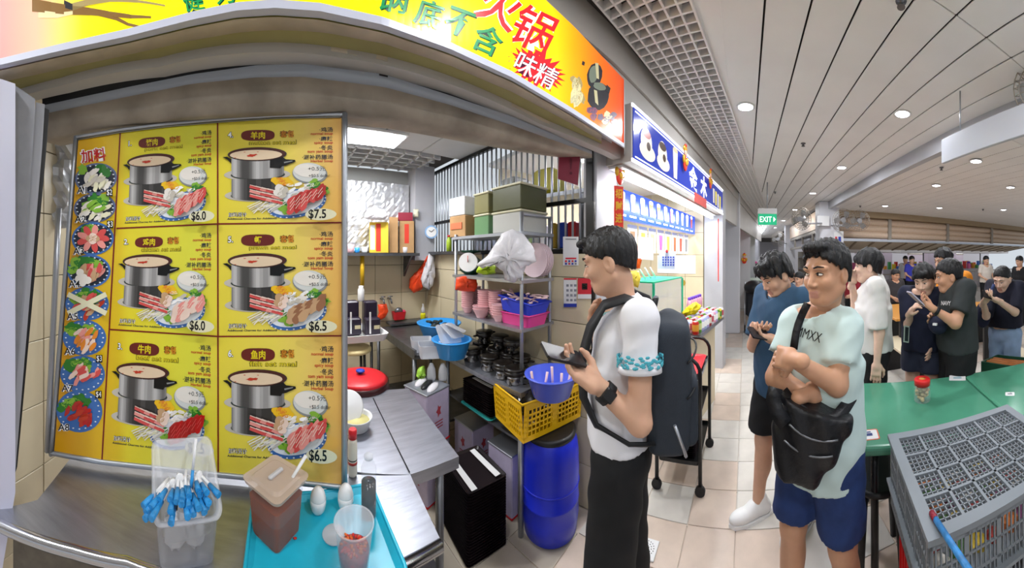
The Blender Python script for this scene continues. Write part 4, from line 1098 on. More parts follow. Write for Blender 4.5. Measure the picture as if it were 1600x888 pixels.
MB().lathe((p.x, p.y, p.z + .06), [(.185, 0), (.16, .018), (.10, .03), (.0001, .034)], 32).build('red_lid', mat('cooker_red', '#d5222c', .35), ck)
MB().lathe((p.x, p.y, p.z + .093), [(.012, 0), (.012, .012), (.03, .016), (.03, .024), (.02, .028)], 18).build('knob', mat('knob_blue', '#2747b8', .3), ck)
cz = p.z - .121; o = thing('cooker_trolley', 'low steel stand under the red cooker', 'stand', (p.x, p.y, 0)); MB().box((p.x, p.y, cz - .01), (.34, .34, .02)).build('top', M_steeld, o)
for sx in (-.14, .14):
    for sy in (-.14, .14): MB().cyl((p.x + sx, p.y + sy, 0), (p.x + sx, p.y + sy, cz - .02), .012).build('leg', M_steeld, o)
# sink unit in the corner
sk = thing('sink_unit', 'stainless steel sink bench in the kitchen corner under blue basins', 'sink', (1.3, 2.45, 0))
mb = MB(); mb.box((1.29, 2.46, .885), (.66, .94, .03)); mb.build('bench_top', M_steeld, sk)
for z_, a_ in ((.905, 0),): MB().box((.97, 2.46, .915), (.02, .94, .05)).build('front_rim', M_steeld, sk)
for x in (.98, 1.59):
    for y in (2.03, 2.88): MB().cyl((x, y, 0), (x, y, .87), .018).build('leg', M_steeld, sk)
MB().box((1.29, 2.46, .3), (.6, .86, .02)).build('lower_shelf', M_steeld, sk)
def basin(name, lab, p, r0, r1, h, mt, group=None, fill=None):
    t = thing(name, lab, 'basin', tuple(p), group)
    MB().lathe(tuple(p), [(r0, 0), (r0 * 1.05, .004), (r1, h - .01), (r1 + .012, h), (r1 + .012, h - .006), (r1 + .014, h), (r1 - .004, h + .002), (r0 - .004, .006), (.0001, .006)], 32).build('bowl', mt, t)
    return t
BZ2 = .901
p = R(686, 520, 2.62); t = basin('blue_basin', 'big sky blue basin holding dark leaves at the sink corner', (p.x, p.y, BZ2 + .03), .13, .185, .13, M_blueb)
mb = MB()
for i in range(24): q, a_ = .12 * math.sqrt(random.random()), random.uniform(0, 6.28); mb.ell((p.x + q * math.cos(a_), p.y + q * math.sin(a_), BZ2 + .14 + random.uniform(-.01, .015)), (.035, .02, .012), 8, 4, 0, Matrix.Rotation(a_, 3, 'Z'))
o = mb.build('dark_leaves', mat('dark_leaf', '#1c2420', .5), t); o['kind'] = 'stuff'; mb = MB(); mb.box((p.x, p.y, BZ2 + .015), (.2, .2, .028)); tag(mb.build('plastic_stand', M_blueb), 'blue plastic stand under the big sky blue basin', 'stand')
p = R(706, 560, 2.2); t = basin('blue_basin', 'deep blue basin with white plastic lids beside the black pots', (p.x, p.y, BZ2), .10, .14, .13, M_blueb)
for i in range(3):
    c = Vector((p.x - .03 + .04 * i, p.y + .01 * i, BZ2 + .17 + .015 * i)); o = setT(MB(), c, .4 * i, .9 - .25 * i, .2); o.rrbox((0, 0, 0), .2, .15, .2, .15, .008, .02); tag(o.build('plastic_box', M_clear2), ['cloudy plastic box leaning in the deep blue basin, nearest', 'cloudy plastic box in the middle of the deep blue basin', 'cloudy plastic box in the deep blue basin, farthest back'][i], 'box')
for i, (x, y) in enumerate(((655, 546), (668, 566))):
    p = R(x, y, 2.33 - .14 * i); o = thing('plastic_tub', ['white divided plastic tub on the sink bench, farther one', 'white plastic tub at the front corner of the sink bench'][i], 'tub', (p.x, p.y, BZ2)); MB().rrbox((p.x + .02, p.y, BZ2), .15, .12, .17, .14, .095, .02, rz=-.35, wall=.004).build('tub', M_clear2, o)
p = R(750, 562, 2.05)
bag('dish_cloth', 'crumpled white dish cloth at the end of the pot table', [(704, 556), (710, 546), (720, 542), (729, 548), (731, 557), (720, 561), (708, 560)], 2.2, mat('cloth_white', '#cfc9c0', .9), 'cloth', .05)
p = R(657, 640, 2.25); o = basin('white_bucket', 'white bucket with a green bag under the sink bench', (p.x, p.y, .32), .09, .12, .2, M_white); bag('green_bag', 'light green plastic bag in the bucket under the sink', [(652, 578), (660, 572), (665, 580), (664, 592), (656, 594), (650, 588)], 2.2, mat('bag_green', '#9fcf4a', .4), th=.05)
# pot table and rack
pt = thing('pot_table', 'steel bench carrying the black pots along the side wall', 'table', (1.44, 1.62, 0))
MB().box((1.44, 1.60, .845), (.42, .86, .03)).build('worktop', M_steel, pt)
for x, y in ((1.26, 1.20), (1.26, 2.0), (1.62, 1.2), (1.62, 2.0)): MB().cyl((x, y, 0), (x, y, .83), .017).build('leg', M_alu, pt)
MB().box((1.45, 1.62, .545), (.36, .8, .015)).build('lower_shelf', M_steeld, pt)
rk = thing('storage_rack', 'tall steel rack of shelves standing on the side wall bench', 'rack', (1.46, 1.62, .86))
for x, y in ((1.32, 1.25), (1.60, 1.25), (1.32, 1.97), (1.60, 1.97)): MB().cyl((x, y, .861), (x, y, 1.92 if y < 1.5 else 1.82), .012).build('post', M_alu, rk)
RZ = [1.20, 1.50, 1.80]
for z_ in RZ: MB().box((1.46, 1.61, z_ - .01), (.32, .76, .02)).build('shelf', M_alu if z_ > 1.3 else M_steel, rk)
MB().tube([(1.32, 1.25, 1.91), (1.60, 1.25, 1.91)], .008).build('top_rail', M_alu, rk)
def on(x, z, X=None, Y=None):       # point at column x on height z with known X or Y
    r_ = X / math.sin(az(x)) if X is not None else Y / math.cos(az(x)); p = R(x, HOR, r_); p.z = z; return p, r_
def rbox(name, lab, x, X, z, w_, dp, h, mt, cat='box', yaw=0.0, lid=None, group=None, Yoff=0):
    p, r_ = on(x, z, X=X); t = thing(name, lab, cat, tuple(p), group); MB().box((p.x, p.y + Yoff, z + h / 2 + .001), (w_, dp, h), rz=yaw, bev=.006).build('body', mt, t)
    if lid: MB().box((p.x, p.y + Yoff, z + h + .008), (w_ + .012, dp + .012, .014), rz=yaw, bev=.004).build('lid', lid, t)
    return t, p
t, p = rbox('carton', 'brown carton with orange label at the far end of the rack top', 729, 1.43, 1.80, .2, .2, .17, M_card, 'box', .1); MB().box((p.x - .104, p.y, 1.89), (.004, .14, .05), rz=.1).build('label', mat('label_orange', '#d9714a', .6), t)
t, p = rbox('carton', 'white carton stacked on the brown carton of the rack', 728, 1.43, 1.972, .2, .2, .15, M_cardw, 'box', .1)
M_tubg = mat('tub_green', '#6f9a6a', .35, alpha=.85); M_tubk = mat('tub_khaki', '#8f8a5a', .35, alpha=.85); M_tubw = mat('tub_white', '#cfcfca', .35, alpha=.8); M_lid = mat('lid_cream', '#d6d2b4', .4)
rbox('storage_tub', 'small green storage tub, lower one next to the cartons', 768, 1.45, 1.80, .2, .17, .14, M_tubg, 'tub', 0, M_lid); rbox('storage_tub', 'small khaki storage tub stacked above the green one', 768, 1.45, 1.958, .2, .17, .14, M_tubk, 'tub', 0, M_lid)
t, p = rbox('storage_tub', 'large clear storage tub with white contents on the rack top', 812, 1.46, 1.80, .26, .27, .13, M_tubw, 'tub', 0, M_lid); rbox('storage_tub', 'large dark khaki storage tub stacked on top of the clear one', 812, 1.46, 1.95, .26, .27, .15, mat('tub_dark', '#5a5c3c', .35, alpha=.9), 'tub', 0, M_lid)
# scale
p, r_ = on(735, 1.50, X=1.42); sc_ = thing('kitchen_scale', 'dark green dial scale with a tilted white face on the rack', 'scale', tuple(p)); n_ = Vector((-.75, -.62, .2)).normalized(); c = Vector((p.x, p.y, 1.585))
MB().box((p.x + .02, p.y + .02, 1.57), (.14, .16, .14), rz=.5, bev=.03).build('body', mat('scale_green', '#17402f', .35), sc_); MB().cyl(c + n_ * .06, c + n_ * .085, .075, n=28).build('dial', M_white, sc_); MB().lathe((p.x + .02, p.y + .02, 1.64), [(.03, 0), (.03, .03), (.08, .04), (.085, .055)], 20).build('pan', MATS['scale_green'], sc_); MB().tube([c + n_ * .088, c + n_ * .088 + Vector((0, 0, .05))], .003, 6).build('needle', M_redp, sc_)
bag('lime_bag', 'lime green food packet beside the dial scale', [(744, 424), (752, 412), (766, 410), (775, 416), (772, 428), (756, 430)], 2.05, mat('lime', '#b6d62a', .4), th=.04)
bag('carrier_bag', 'large white plastic bag hanging over the middle rack shelf', [(744, 414), (760, 402), (772, 384), (786, 364), (800, 358), (818, 366), (832, 384), (838, 408), (822, 416), (816, 432), (804, 442), (790, 438), (786, 424), (770, 412), (754, 420)], 1.78, M_wbag, th=.07, jitter=.012, seed=9)
# pink plates bundle
p, r_ = on(838, 1.50, X=1.50); o = thing('plate_bundle', 'round pink plates bundled upright behind the white bag', 'plates', tuple(p))
for k in range(5): MB().cyl((p.x - .03 + .016 * k, p.y, 1.622), (p.x - .022 + .016 * k, p.y, 1.622), .115, n=28).build('plate', mat('plate_pink', '#d8c0c6', .35), o)
for k in range(3): MB().lathe((1.40, 1.66, 1.501 + k * .03), [(.04, 0), (.05, .025), (.046, .028)], 16).build('pink_cup', M_pinkb, o) if False else None
# bowls, each a thing
bw = MB().lathe((0, 0, 0), [(.026, 0), (.03, .006), (.052, .048), (.054, .052), (.050, .052), (.028, .010), (.0001, .009)], 20).mesh('pink_bowl', M_pinkb)
bwl = MB().lathe((0, 0, 0), [(.032, 0), (.036, .008), (.064, .062), (.066, .066), (.061, .066), (.034, .012), (.0001, .011)], 20).mesh('pink_bowl', M_pinkb)
def stack(x, X, z, n, lab, me=bw, dz=.016):
    p, r_ = on(x, z, X=X)
    for k in range(n): o = link('pink_bowl', me); o.location = (p.x, p.y, z + .0005 + k * dz); tag(o, lab, 'bowl', 'pink bowls stacked on the rack')
stack(731, 1.38, 1.20, 9, 'pink bowl in the leftmost tall stack on the rack'); stack(757, 1.40, 1.20, 10, 'pink bowl in the middle tall stack on the rack'); stack(774, 1.42, 1.20, 10, 'pink bowl in the tall stack next to the blue basket'); stack(742, 1.50, 1.20, 10, 'pink bowl in the stack farthest back on the rack')
stack(752, 1.352, 1.20, 2, 'larger pink bowl standing in front of the tall stacks', bwl, .02); stack(780, 1.362, 1.20, 5, 'pink bowl in the low stack close to the pink basket')
def basket(name, lab, x, X, z, w_, dp, h, mt, yaw=0, tilt=0.0, Y=None):
    p, r_ = on(x, z, X=X); t = thing(name, lab, 'basket', tuple(p)); mb = setT(MB(), tuple(p), yaw, tilt); mb.rrbox((0, 0, 0), w_ * .86, dp * .86, w_, dp, h, .02, wall=.004); mb.build('tray', mt, t)
    mb = setT(MB(), tuple(p), yaw, tilt); ring = [(sx * w_ / 2, sy * dp / 2, h) for sx, sy in ((1, 1), (-1, 1), (-1, -1), (1, -1))]; mb.tube(ring, .006, 6, closed=True); mb.build('rim', mt, t); return t, p
t, p1 = basket('pink_basket', 'pink plastic basket under the blue one on the rack', 818, 1.44, 1.201, .20, .28, .075, mat('pink_basket', '#d8408a', .4)); t, p2 = basket('blue_basket', 'blue plastic basket full of pink spoons on the rack', 818, 1.43, 1.278, .20, .29, .09, mat('blue_basket', '#2b3fc0', .4), 0, .12)
M_spoon = mat('pink_spoon', '#e6c4c4', .35)
sp_ = MB(); sp_.tube([(0, 0, 0), (.05, 0, .004), (.085, 0, .0)], .0045, 6); sp_.ell((.1, 0, 0), (.024, .014, .006), 10, 5); sp_me = sp_.mesh('soup_spoon', M_spoon)
for k in range(16):
    o = link('soup_spoon', sp_me); o.location = (p2.x + random.uniform(-.05, .05), p2.y + random.uniform(-.1, .1), 1.335 + .004 * k); o.rotation_euler = (random.uniform(-.4, .4), random.uniform(-.5, .1), random.uniform(0, 6.28)); tag(o, 'pale pink soup spoon in the blue basket on the rack', 'spoon', 'pink spoons in the rack basket')
# pots on the bench: steel body, black band handle, lid
M_potb = mat('pot_black', '#17120f', .3); M_pots = mat('pot_steel', '#8d8984', .2, metal=1.0)
pot = thing('small_pot', 'x', 'pot', (0, 0, 0), 'small steel hotpots on the bench')
MB().lathe((0, 0, 0), [(.052, 0), (.058, .006), (.046, .03), (.05, .04), (.062, .075), (.064, .08), (.06, .08), (.048, .045)], 22).build('body', M_pots, pot); MB().lathe((0, 0, .08), [(.066, 0), (.066, .012), (.05, .016), (.0001, .018)], 22).build('lid', M_potb, pot); MB().lathe((0, 0, .0), [(.066, .052), (.07, .056), (.07, .072), (.066, .076)], 22).build('band', M_potb, pot); MB().box((.085, 0, .066), (.05, .02, .012), bev=.004).build('handle', M_potb, pot); MB().box((-.085, 0, .066), (.05, .02, .012), bev=.004).build('handle', M_potb, pot)
pl_ = [(737, 1.34, 'hotpot standing alone at the far end of the bench front'), (764, 1.33, 'hotpot second along the bench front, beside the lone one'), (786, 1.315, 'shiny hotpot in the middle of the bench front'), (804, 1.31, 'hotpot at the near end of the bench front by the yellow crate'), (751, 1.50, 'dark hotpot in the back row of the bench, far end'), (775, 1.49, 'dark hotpot in the back row of the bench, second from the far end'), (796, 1.49, 'dark hotpot in the back row, second from the rack post'), (814, 1.50, 'dark hotpot in the back row behind the rack post')]
for i, (x, X, lab) in enumerate(pl_):
    p, r_ = on(x, .8605, X=X); o = pot if i == 0 else dup(pot, group='small steel hotpots on the bench'); o.location = tuple(p); o.rotation_euler = (0, 0, .7 * i); o['label'] = lab + ''
for i, x in enumerate((757, 781, 801)):
    p, r_ = on(x, .961, X=1.495); o = dup(pot, tuple(p), .5 * i, ['hotpot stacked on the back row at the far end', 'hotpot stacked on the middle of the back row', 'hotpot stacked on the back row nearest the post'][i])
# trays
trm = MB(); trm.rrbox((0, 0, 0), .235, .30, .26, .325, .014, .02, wall=.004); trm = trm.mesh('serving_tray', M_blktray)
def traystack(p, n, yaw, dz, lab, nm='serving_tray'):
    for k in range(n): o = link(nm, trm); o.location = (p[0], p[1], p[2] + .0006 + dz * k); o.rotation_euler = (0, 0, yaw); tag(o, lab, 'tray', 'black serving trays in stacks')
q = Vector((1.055, 1.39, 0)); traystack(q, 26, -.12, .0155, 'black tray in the tall floor stack between prep table and barrel')
zt = .0006 + 26 * .0155
for dx, lab, tt in ((-.085, 'white paper strip on the left of the black tray stack', 0), (.075, 'white paper strip with faded print on the right of the tray stack', 1)):
    o = setT(MB(), (q.x + dx, q.y - .01, zt + .002), -.12 + .05 * tt); o.box((0, 0, 0), (.035, .27, .002)); tag(o.build('paper_strip', M_paper), lab, 'paper')
traystack(Vector((1.39, 1.64, .568)), 11, .0, .0155, 'black tray in the stack under the pot bench'); o = setT(MB(), (1.385, 1.64, .553)); o.rrbox((0, 0, 0), .25, .31, .28, .34, .014, .03, wall=.004); tag(o.build('teal_tray', mat('teal_tray', '#3fb8b4', .35)), 'teal tray at the bottom of the black stack under the bench', 'tray')
for dx in (-.06, -.02): o = MB().box((1.39 + dx, 1.64, .745), (.025, .22, .003)); tag(o.build('paper_strip', M_paper), ['white paper strip on the trays under the bench, outer one', 'white paper strip on the trays under the bench, inner one'][dx > -.05], 'paper')
# oil tins
def tin(p, yaw, h, lab, top=False):
    t = thing('oil_tin', lab, 'tin', tuple(p)); M_ = Matrix.Rotation(yaw, 3, 'Z'); w_ = .225
    MB().box((p[0], p[1], p[2] + h / 2), (w_, w_, h - .004), rz=yaw, bev=.008).build('body', M_tin, t)
    for z_ in (.006, h - .006): MB().box((p[0], p[1], p[2] + z_), (w_ + .008, w_ + .008, .012), rz=yaw, bev=.003).build('red_rim' if z_ < .1 else 'rim', M_redp if z_ < .1 else M_alu, t)
    for (dx, dy, ang_) in ((0, -1, 0), (-1, 0, -math.pi / 2)):
        c = Vector(p) + M_ @ Vector((dx * (w_ / 2 + .002), dy * (w_ / 2 + .002), 0)) + Vector((0, 0, h * .62)); Mt = Matrix.Translation(c) @ Matrix.Rotation(yaw + ang_, 4, 'Z'); mb = MB(); pts = []
        for i in range(10): a_ = 6.283 * i / 10; pts.append(Mt @ Vector((.028 * math.cos(a_) * (1 if i % 2 else .5), 0, .045 * math.sin(a_) * (1 if i % 2 else .6))))
        mb.add(pts, [tuple(range(10))]); 
        for k in range(3): mb.add([Mt @ Vector((sx * .04, 0, -.07 - k * .02 + sz * .004)) for sx, sz in ((-1, -1), (1, -1), (1, 1), (-1, 1))], [(0, 1, 2, 3)])
        mb.build('red_print', mat('tin_print', '#b0404e', .5), t, fix=False)
    if top:
        for i in range(3): c = Vector(p) + Vector((0, 0, h + .004)) + M_ @ Vector((.0, -.06 + .06 * i, 0)); o = MB(); o.ell(tuple(c), (.09, .032, .012), 12, 5, 0, Matrix.Rotation(yaw + .4, 3, 'Z')); o.build('plastic_wrap' if i != 1 else 'black_lining', M_wbag if i != 1 else M_black, t)
    return t
tin((.98, 1.83, 0), .32, .37, 'lilac oil tin on the floor, lower one of the pair beside the prep table'); tin((.98, 1.83, .372), .30, .37, 'lilac oil tin on top of the pair with rubbish stuffed in it', True)
tin((1.42, 1.86, 0), .05, .36, 'lilac oil tin under the pot bench, far one'); tin((1.40, 1.42, 0), .02, .40, 'lilac oil tin under the pot bench, near one behind the barrel')
for x, lab in ((676, 'clear plastic bottle behind the stuffed oil tin'), (694, 'clear plastic bag top behind the stuffed oil tin')):
    p = R(x, 585, 2.15); o = MB().lathe((p.x, p.y + .02, .74), [(.03, .0), (.034, .02), (.03, .08), (.012, .12)], 12).build('clear_bottle', M_clear2); tag(o, lab, 'bottle')
# barrel
p = R(860, 400, 1.80); bp_ = Vector((p.x, p.y, 0)); ba = thing('blue_barrel', 'tall blue plastic barrel under the yellow crate', 'barrel', tuple(bp_))
MB().lathe(tuple(bp_), [(.135, 0), (.16, .02), (.172, .12), (.17, .2), (.174, .205), (.174, .215), (.17, .22), (.175, .36), (.172, .48), (.165, .54), (.15, .575), (.145, .58)], 40).build('drum', mat('barrel_blue', '#1c2cc4', .35, noise=.12, nscale=4), ba)
MB().lathe((bp_.x, bp_.y, .575), [(.15, 0), (.155, .006), (.155, .03), (.14, .034)], 32).build('black_lid', M_black, ba); MB().lathe((bp_.x, bp_.y, 0), [(.176, .30), (.178, .305), (.176, .31)], 40).build('hoop', MATS['barrel_blue'], ba)
# yellow crate with lattice sides
cn = Vector((1.185, 1.11, .615)); cr = thing('yellow_crate', 'yellow plastic crate of metal plates on the blue barrel', 'crate', tuple(cn)); U = Vector((.974, -.228, 0)); V = Vector((.228, .974, 0)); LU, LV, HH = .44, .32, .225
def lattice(o, u, L, flare, nrows, ncols):
    wv = Vector((0, 0, 1)); n = u.cross(wv)
    def pp(s, z, d=0): return o + u * s + wv * z + n * (flare * z / HH + d)
    def bar(s0, s1, z0, z1):
        m_ = MB(); m_.prism([pp(s0, z0), pp(s1, z0), pp(s1, z1), pp(s0, z1)], tuple(-n * .005)); return m_
    out = []
    for z0, z1 in ((0, .03), (HH - .045, HH)): out.append(bar(0, L, z0, z1))
    for k in range(1, nrows): z_ = .03 + (HH - .075) * k / nrows; out.append(bar(0, L, z_ - .005, z_ + .005))
    for k in range(ncols + 1): s_ = L * k / ncols; wd = .02 if k in (0, ncols, ncols // 2) else .003; out.append(bar(max(0, s_ - wd), min(L, s_ + wd), .02, HH - .03))
    return out
for o_, u_, L_ in ((cn, U, LU), (cn + V * LV, -V, LV), (cn + U * LU + V * LV, -U, LU), (cn + U * LU, V, LV)):
    mb = MB()
    for m_ in lattice(o_, u_, L_, .018, 5, 16): mb.add(m_.v, m_.f)
    mb.build('lattice_side', M_ybox, cr)
mb = MB(); mb.prism([cn, cn + U * LU, cn + U * LU + V * LV, cn + V * LV], (0, 0, .006)); mb.build('floor_panel', M_ybox, cr)
mb = MB(); e = .018; mb.tube([cn - U * e - V * e + Vector((0, 0, HH)), cn + U * (LU + e) - V * e + Vector((0, 0, HH)), cn + U * (LU + e) + V * (LV + e) + Vector((0, 0, HH)), cn - U * e + V * (LV + e) + Vector((0, 0, HH))], .008, 6, closed=True); mb.build('rim', M_ybox, cr)
ldm = MB().lathe((0, 0, 0), [(.0001, .02), (.03, .018), (.06, .006), (.066, 0), (.066, -.003), (.0001, .015)], 20).mesh('pot_lid', M_pots); ldb = MB().lathe((0, 0, 0), [(.0001, .02), (.03, .018), (.06, .006), (.066, 0), (.066, -.003), (.0001, .015)], 20).mesh('pot_lid', M_potb)
k = 0
for i in range(5):
    for j in range(4):
        o = link('metal_plate', ldb if (i == 0 or (i + j) % 4 == 3) else ldm); c = cn + U * (.075 + .072 * i) + V * (.07 + .06 * j); o.location = (c.x, c.y, .785 + .014 * j + random.uniform(0, .03)); o.rotation_euler = (.9 + random.uniform(-.4, .4), random.uniform(-.6, .6), -.5 + random.uniform(-.5, .5)); tag(o, 'round metal plate lying loose in the yellow crate', 'plate', 'metal plates in the yellow crate')
for i in range(8):
    o = link('metal_plate', ldm); c = cn + U * (.06 + .05 * i) + V * (.06 + .03 * (i % 3)); o.location = (c.x, c.y, .72 + .02 * (i % 2)); o.rotation_euler = (.3, .2 * i, 0); tag(o, 'round metal plate lying loose in the yellow crate', 'plate', 'metal plates in the yellow crate')
p = R(862, 576, 1.66); t = basin('violet_basin', 'blue violet basin of pink spoons on the yellow crate', (p.x, p.y, .868), .10, .14, .125, M_viob)
for k, (x, y, h) in enumerate(((836, 540, .10), (864, 538, .11), (876, 545, .08), (850, 548, .07), (884, 542, .08))):
    c = R(x, 556, 1.60 + .03 * (k % 2)); c.z = .90; o = MB().tube([c, c + Vector((-.03 + .02 * k, .0, h + .03))], [.006, .008], 6); tag(o.build('soup_spoon', M_spoon), ['pink spoon leaning left in the violet basin', 'tall pink spoon in the middle of the violet basin', 'pink spoon at the right of the violet basin', 'short pink spoon low in the violet basin', 'pink spoon at the far right rim of the violet basin'][k], 'spoon')
# posters on the side wall
def poster(name, lab, x0, x1, y0, y1, mt, bands, X=WX - .012):
    P = [Xp(x0, y1, X), Xp(x1, y1, X), Xp(x1, y0, X), Xp(x0, y0, X)]; t = thing(name, lab, 'poster', tuple(P[0])); MB().prism(P, (-.002, 0, 0)).build('sheet', mt, t)
    for u0, u1, v0, v1, m2 in bands:
        q = [Xp(x0 + (x1 - x0) * u, y1 + (y0 - y1) * v, X - .004) for u, v in ((u0, v0), (u1, v0), (u1, v1), (u0, v1))]; MB().prism(q, (-.001, 0, 0)).build('printed_patch', m2, t)
M_bl = mat('print_blue', '#2a3fa8', .5); M_rd = mat('print_red', '#d83040', .5); M_gy = mat('print_grey', '#8d8f98', .6)
poster('payment_poster', 'white payment sheet taped on the beige side wall', 880, 904, 370, 415, M_paper, [(.15, .85, .90, .93, M_gy), (.15, .85, .22, .27, M_rd), (.12, .25, .12, .18, M_rd), (.34, .46, .12, .18, M_bl), (.55, .67, .12, .18, M_rd), (.75, .87, .12, .18, M_bl), (.12, .25, .03, .09, M_bl), (.34, .46, .03, .09, M_rd), (.55, .67, .03, .09, M_bl), (.75, .87, .03, .09, M_gy)])
poster('payment_poster', 'tall blue edged list sheet on the beige side wall', 881, 901, 435, 480, M_paper, [(0, 1, 0, .12, M_bl), (0, 1, .95, 1, M_rd)] + [(.2 + .3 * i, .38 + .3 * i, .2 + .17 * j, .28 + .17 * j, M_gy) for i in range(3) for j in range(4)])
poster('payment_poster', 'red and white sheet beside the blue edged list', 903, 924, 435, 467, M_rd, [(0, 1, 0, .22, M_paper), (.3, .7, .45, .75, M_black), (.36, .64, .52, .56, M_paper), (.36, .64, .62, .66, M_paper)])
hs = thing('hanging_notice', 'dull red notice board hanging under the sign above the side wall', 'notice', tuple(R(890, 288, 1.82)))
P = [R(x, y, 1.80) for x, y in ((874, 231), (907, 238), (903, 289), (872, 279))]; MB().prism(P, (.01, .01, 0)).build('board', mat('notice_red', '#8e3246', .45), hs); mb = MB(); text_px(mb, '!', 892, 260, 26, lambda x, y: R(x, y, 1.795), 0); mb.build('mark', mat('notice_dark', '#6a2234', .5), hs, fix=False)

# things seen through the bars, on a shelf of the neighbour stall
nsh = thing('neighbour_shelf', 'shelf behind the steel bars above the side wall', 'shelf', (1.95, 1.5, 1.68)); MB().box((1.95, 1.75, 1.69), (.3, 1.3, .03)).build('board', M_steeld, nsh); MB().box((1.95, 1.75, 2.12), (.3, 1.3, .03)).build('board', M_steeld, nsh)
for Y in (1.12, 2.38): MB().box((1.95, Y, 1.06), (.28, .03, 2.12)).build('upright', M_steeld, nsh)
for i, (Y, c, nm) in enumerate(((1.24, '#c8262c', 'red'), (1.33, '#2a4fc0', 'blue'), (1.42, '#d8b03a', 'yellow'), (1.60, '#d9d9d9', 'white'), (1.8, '#6a7a3a', 'olive'), (2.05, '#c9c29a', 'cream'))):
    o = MB().box((1.93, Y, 1.81), (.16, .075, .20), bev=.01); tag(o.build('packet', mat('packet_' + nm, c, .5)), nm + ' packet on the shelf behind the steel bars', 'packet')
for i, (Y, c, nm) in enumerate(((1.5, '#b9ae2a', 'yellow'), (1.9, '#8a8a86', 'grey'))): o = MB().box((1.93, Y, 2.25), (.22, .2, .2), bev=.02); tag(o.build('storage_box', mat('sbox_' + nm, c, .5)), nm + ' storage box high up behind the steel bars', 'box')
# ================================================================== THE DRINKS STALL NEXT DOOR
def vplane(A, B):
    ax, ay = A; ux, uy = B[0] - A[0], B[1] - A[1]; nx, ny = -uy, ux; l = math.hypot(nx, ny); nx /= l; ny /= l
    if nx * ax + ny * ay > 0: nx, ny = -nx, -ny          # towards the camera
    def f(x, y, k=0):
        a = az(x); dx, dy = math.sin(a), math.cos(a); r = (nx * (ax + nx * .0015 * k) + ny * (ay + ny * .0015 * k)) / (nx * dx + ny * dy); return R(x, y, r)
    return f
D2 = Vector((.99, -.141, 0)); N2 = Vector((.141, .99, 0)); O2 = Vector((1.73, .70, 0))
def P2(s, t, z): return O2 + D2 * s + N2 * t + Vector((0, 0, z))
A2, B2 = (1.715, .695), (4.30, .325); V2 = vplane(A2, B2)
M_navy = mat('sign_blue', '#20369c', .15, emit=.55); M_wpr = mat('sign_white_print', '#ffffff', .3, emit=.9)
s2 = thing('drinks_sign', 'blue sign box with cups and white Chinese characters over the drinks stall', 'sign', tuple(P2(0, 0, 2.25)))
def box2(s0, s1, t0, t1, z0, z1, name, m_, parent): 
    mb = MB(); mb.prism([P2(s0, t0, z0), P2(s1, t0, z0), P2(s1, t1, z0), P2(s0, t1, z0)], (0, 0, z1 - z0)); return mb.build(name, m_, parent)
box2(0, 2.62, .006, .2, 2.25, 2.62, 'sign_box', mat('sign_side', '#a59d97', .5), s2)
mb = MB(); mb.prism([P2(.02, 0, 2.27), P2(2.60, 0, 2.27), P2(2.60, 0, 2.60), P2(.02, 0, 2.60)], tuple(N2 * .006)); mb.build('blue_face', M_navy, s2)
mb = MB()
for z0, z1 in ((2.285, 2.293), (2.577, 2.585)): mb.prism([P2(.04, -.003, z0), P2(2.58, -.003, z0), P2(2.58, -.003, z1), P2(.04, -.003, z1)], tuple(N2 * .003))
for z0, z1 in ((2.25, 2.27), (2.60, 2.62)): mb.prism([P2(0, -.004, z0), P2(2.62, -.004, z0), P2(2.62, -.004, z1), P2(0, -.004, z1)], tuple(N2 * .01))
mb.build('white_border', M_wpr, s2)
def M2(s, z, t=-.004):      # local x along the sign, local z up
    return Matrix(((D2.x, N2.x, 0, P2(s, t, z).x), (D2.y, N2.y, 0, P2(s, t, z).y), (0, 0, 1, z), (0, 0, 0, 1)))
for ch, s_ in (('金', 1.22), ('木', 1.60)): mb = MB(); text_w(mb, ch, M2(s_, 2.43), .24, 0, .03); mb.build('white_character', M_wpr, s2, fix=False)
M_cupw = mat('cup_print', '#d9d2c4', .3, emit=.5); M_tea = mat('tea_print', '#a4524a', .3, emit=.35); M_cof = mat('coffee_print', '#4a3a30', .3, emit=.3); M_milk = mat('milk_print', '#c4b090', .3, emit=.45); M_yjuice = mat('juice_print', '#e6d23a', .3, emit=.5)
def disc2(mb, s, z, a_, b_, mi=0, t=-.005, n=20): M_ = M2(s, z, t); mb.add([tuple(M_ @ Vector((a_ * math.cos(6.283 * i / n), 0, b_ * math.sin(6.283 * i / n)))) for i in range(n)], [tuple(range(n))], mi)
for s_, lab in ((.19, 0), (.46, 1)):
    mb = MB(); disc2(mb, s_ + .02, 2.37, .12, .06, 0); disc2(mb, s_, 2.43, .085, .10, 0, -.006); disc2(mb, s_, 2.49, .065, .032, 1, -.007); disc2(mb, s_ + .03, 2.41, .03, .03, 2, -.007); mb.build('cup_picture', [M_cupw, M_tea if lab == 0 else M_cof, M_cof], s2, fix=False)
mb = MB(); q = [(-.05, .11), (.06, .11), (.045, -.13), (-.03, -.13)]; mb.add([tuple(M2(.72, 2.44, -.005) @ Vector((a_, 0, b_))) for a_, b_ in q], [(0, 1, 2, 3)], 0); disc2(mb, .725, 2.55, .056, .022, 1, -.006); mb.build('glass_picture', [M_cupw, M_milk], s2, fix=False)
for k in range(4): mb = MB(); mb.add([tuple(M2(2.05 + .12 * k, 2.42 - .01 * k, -.005) @ Vector((a_, 0, b_))) for a_, b_ in ((-.04, .09), (.04, .09), (.03, -.09), (-.03, -.09))], [(0, 1, 2, 3)]); mb.build('juice_picture', M_yjuice if k % 2 else M_cupw, s2, fix=False)
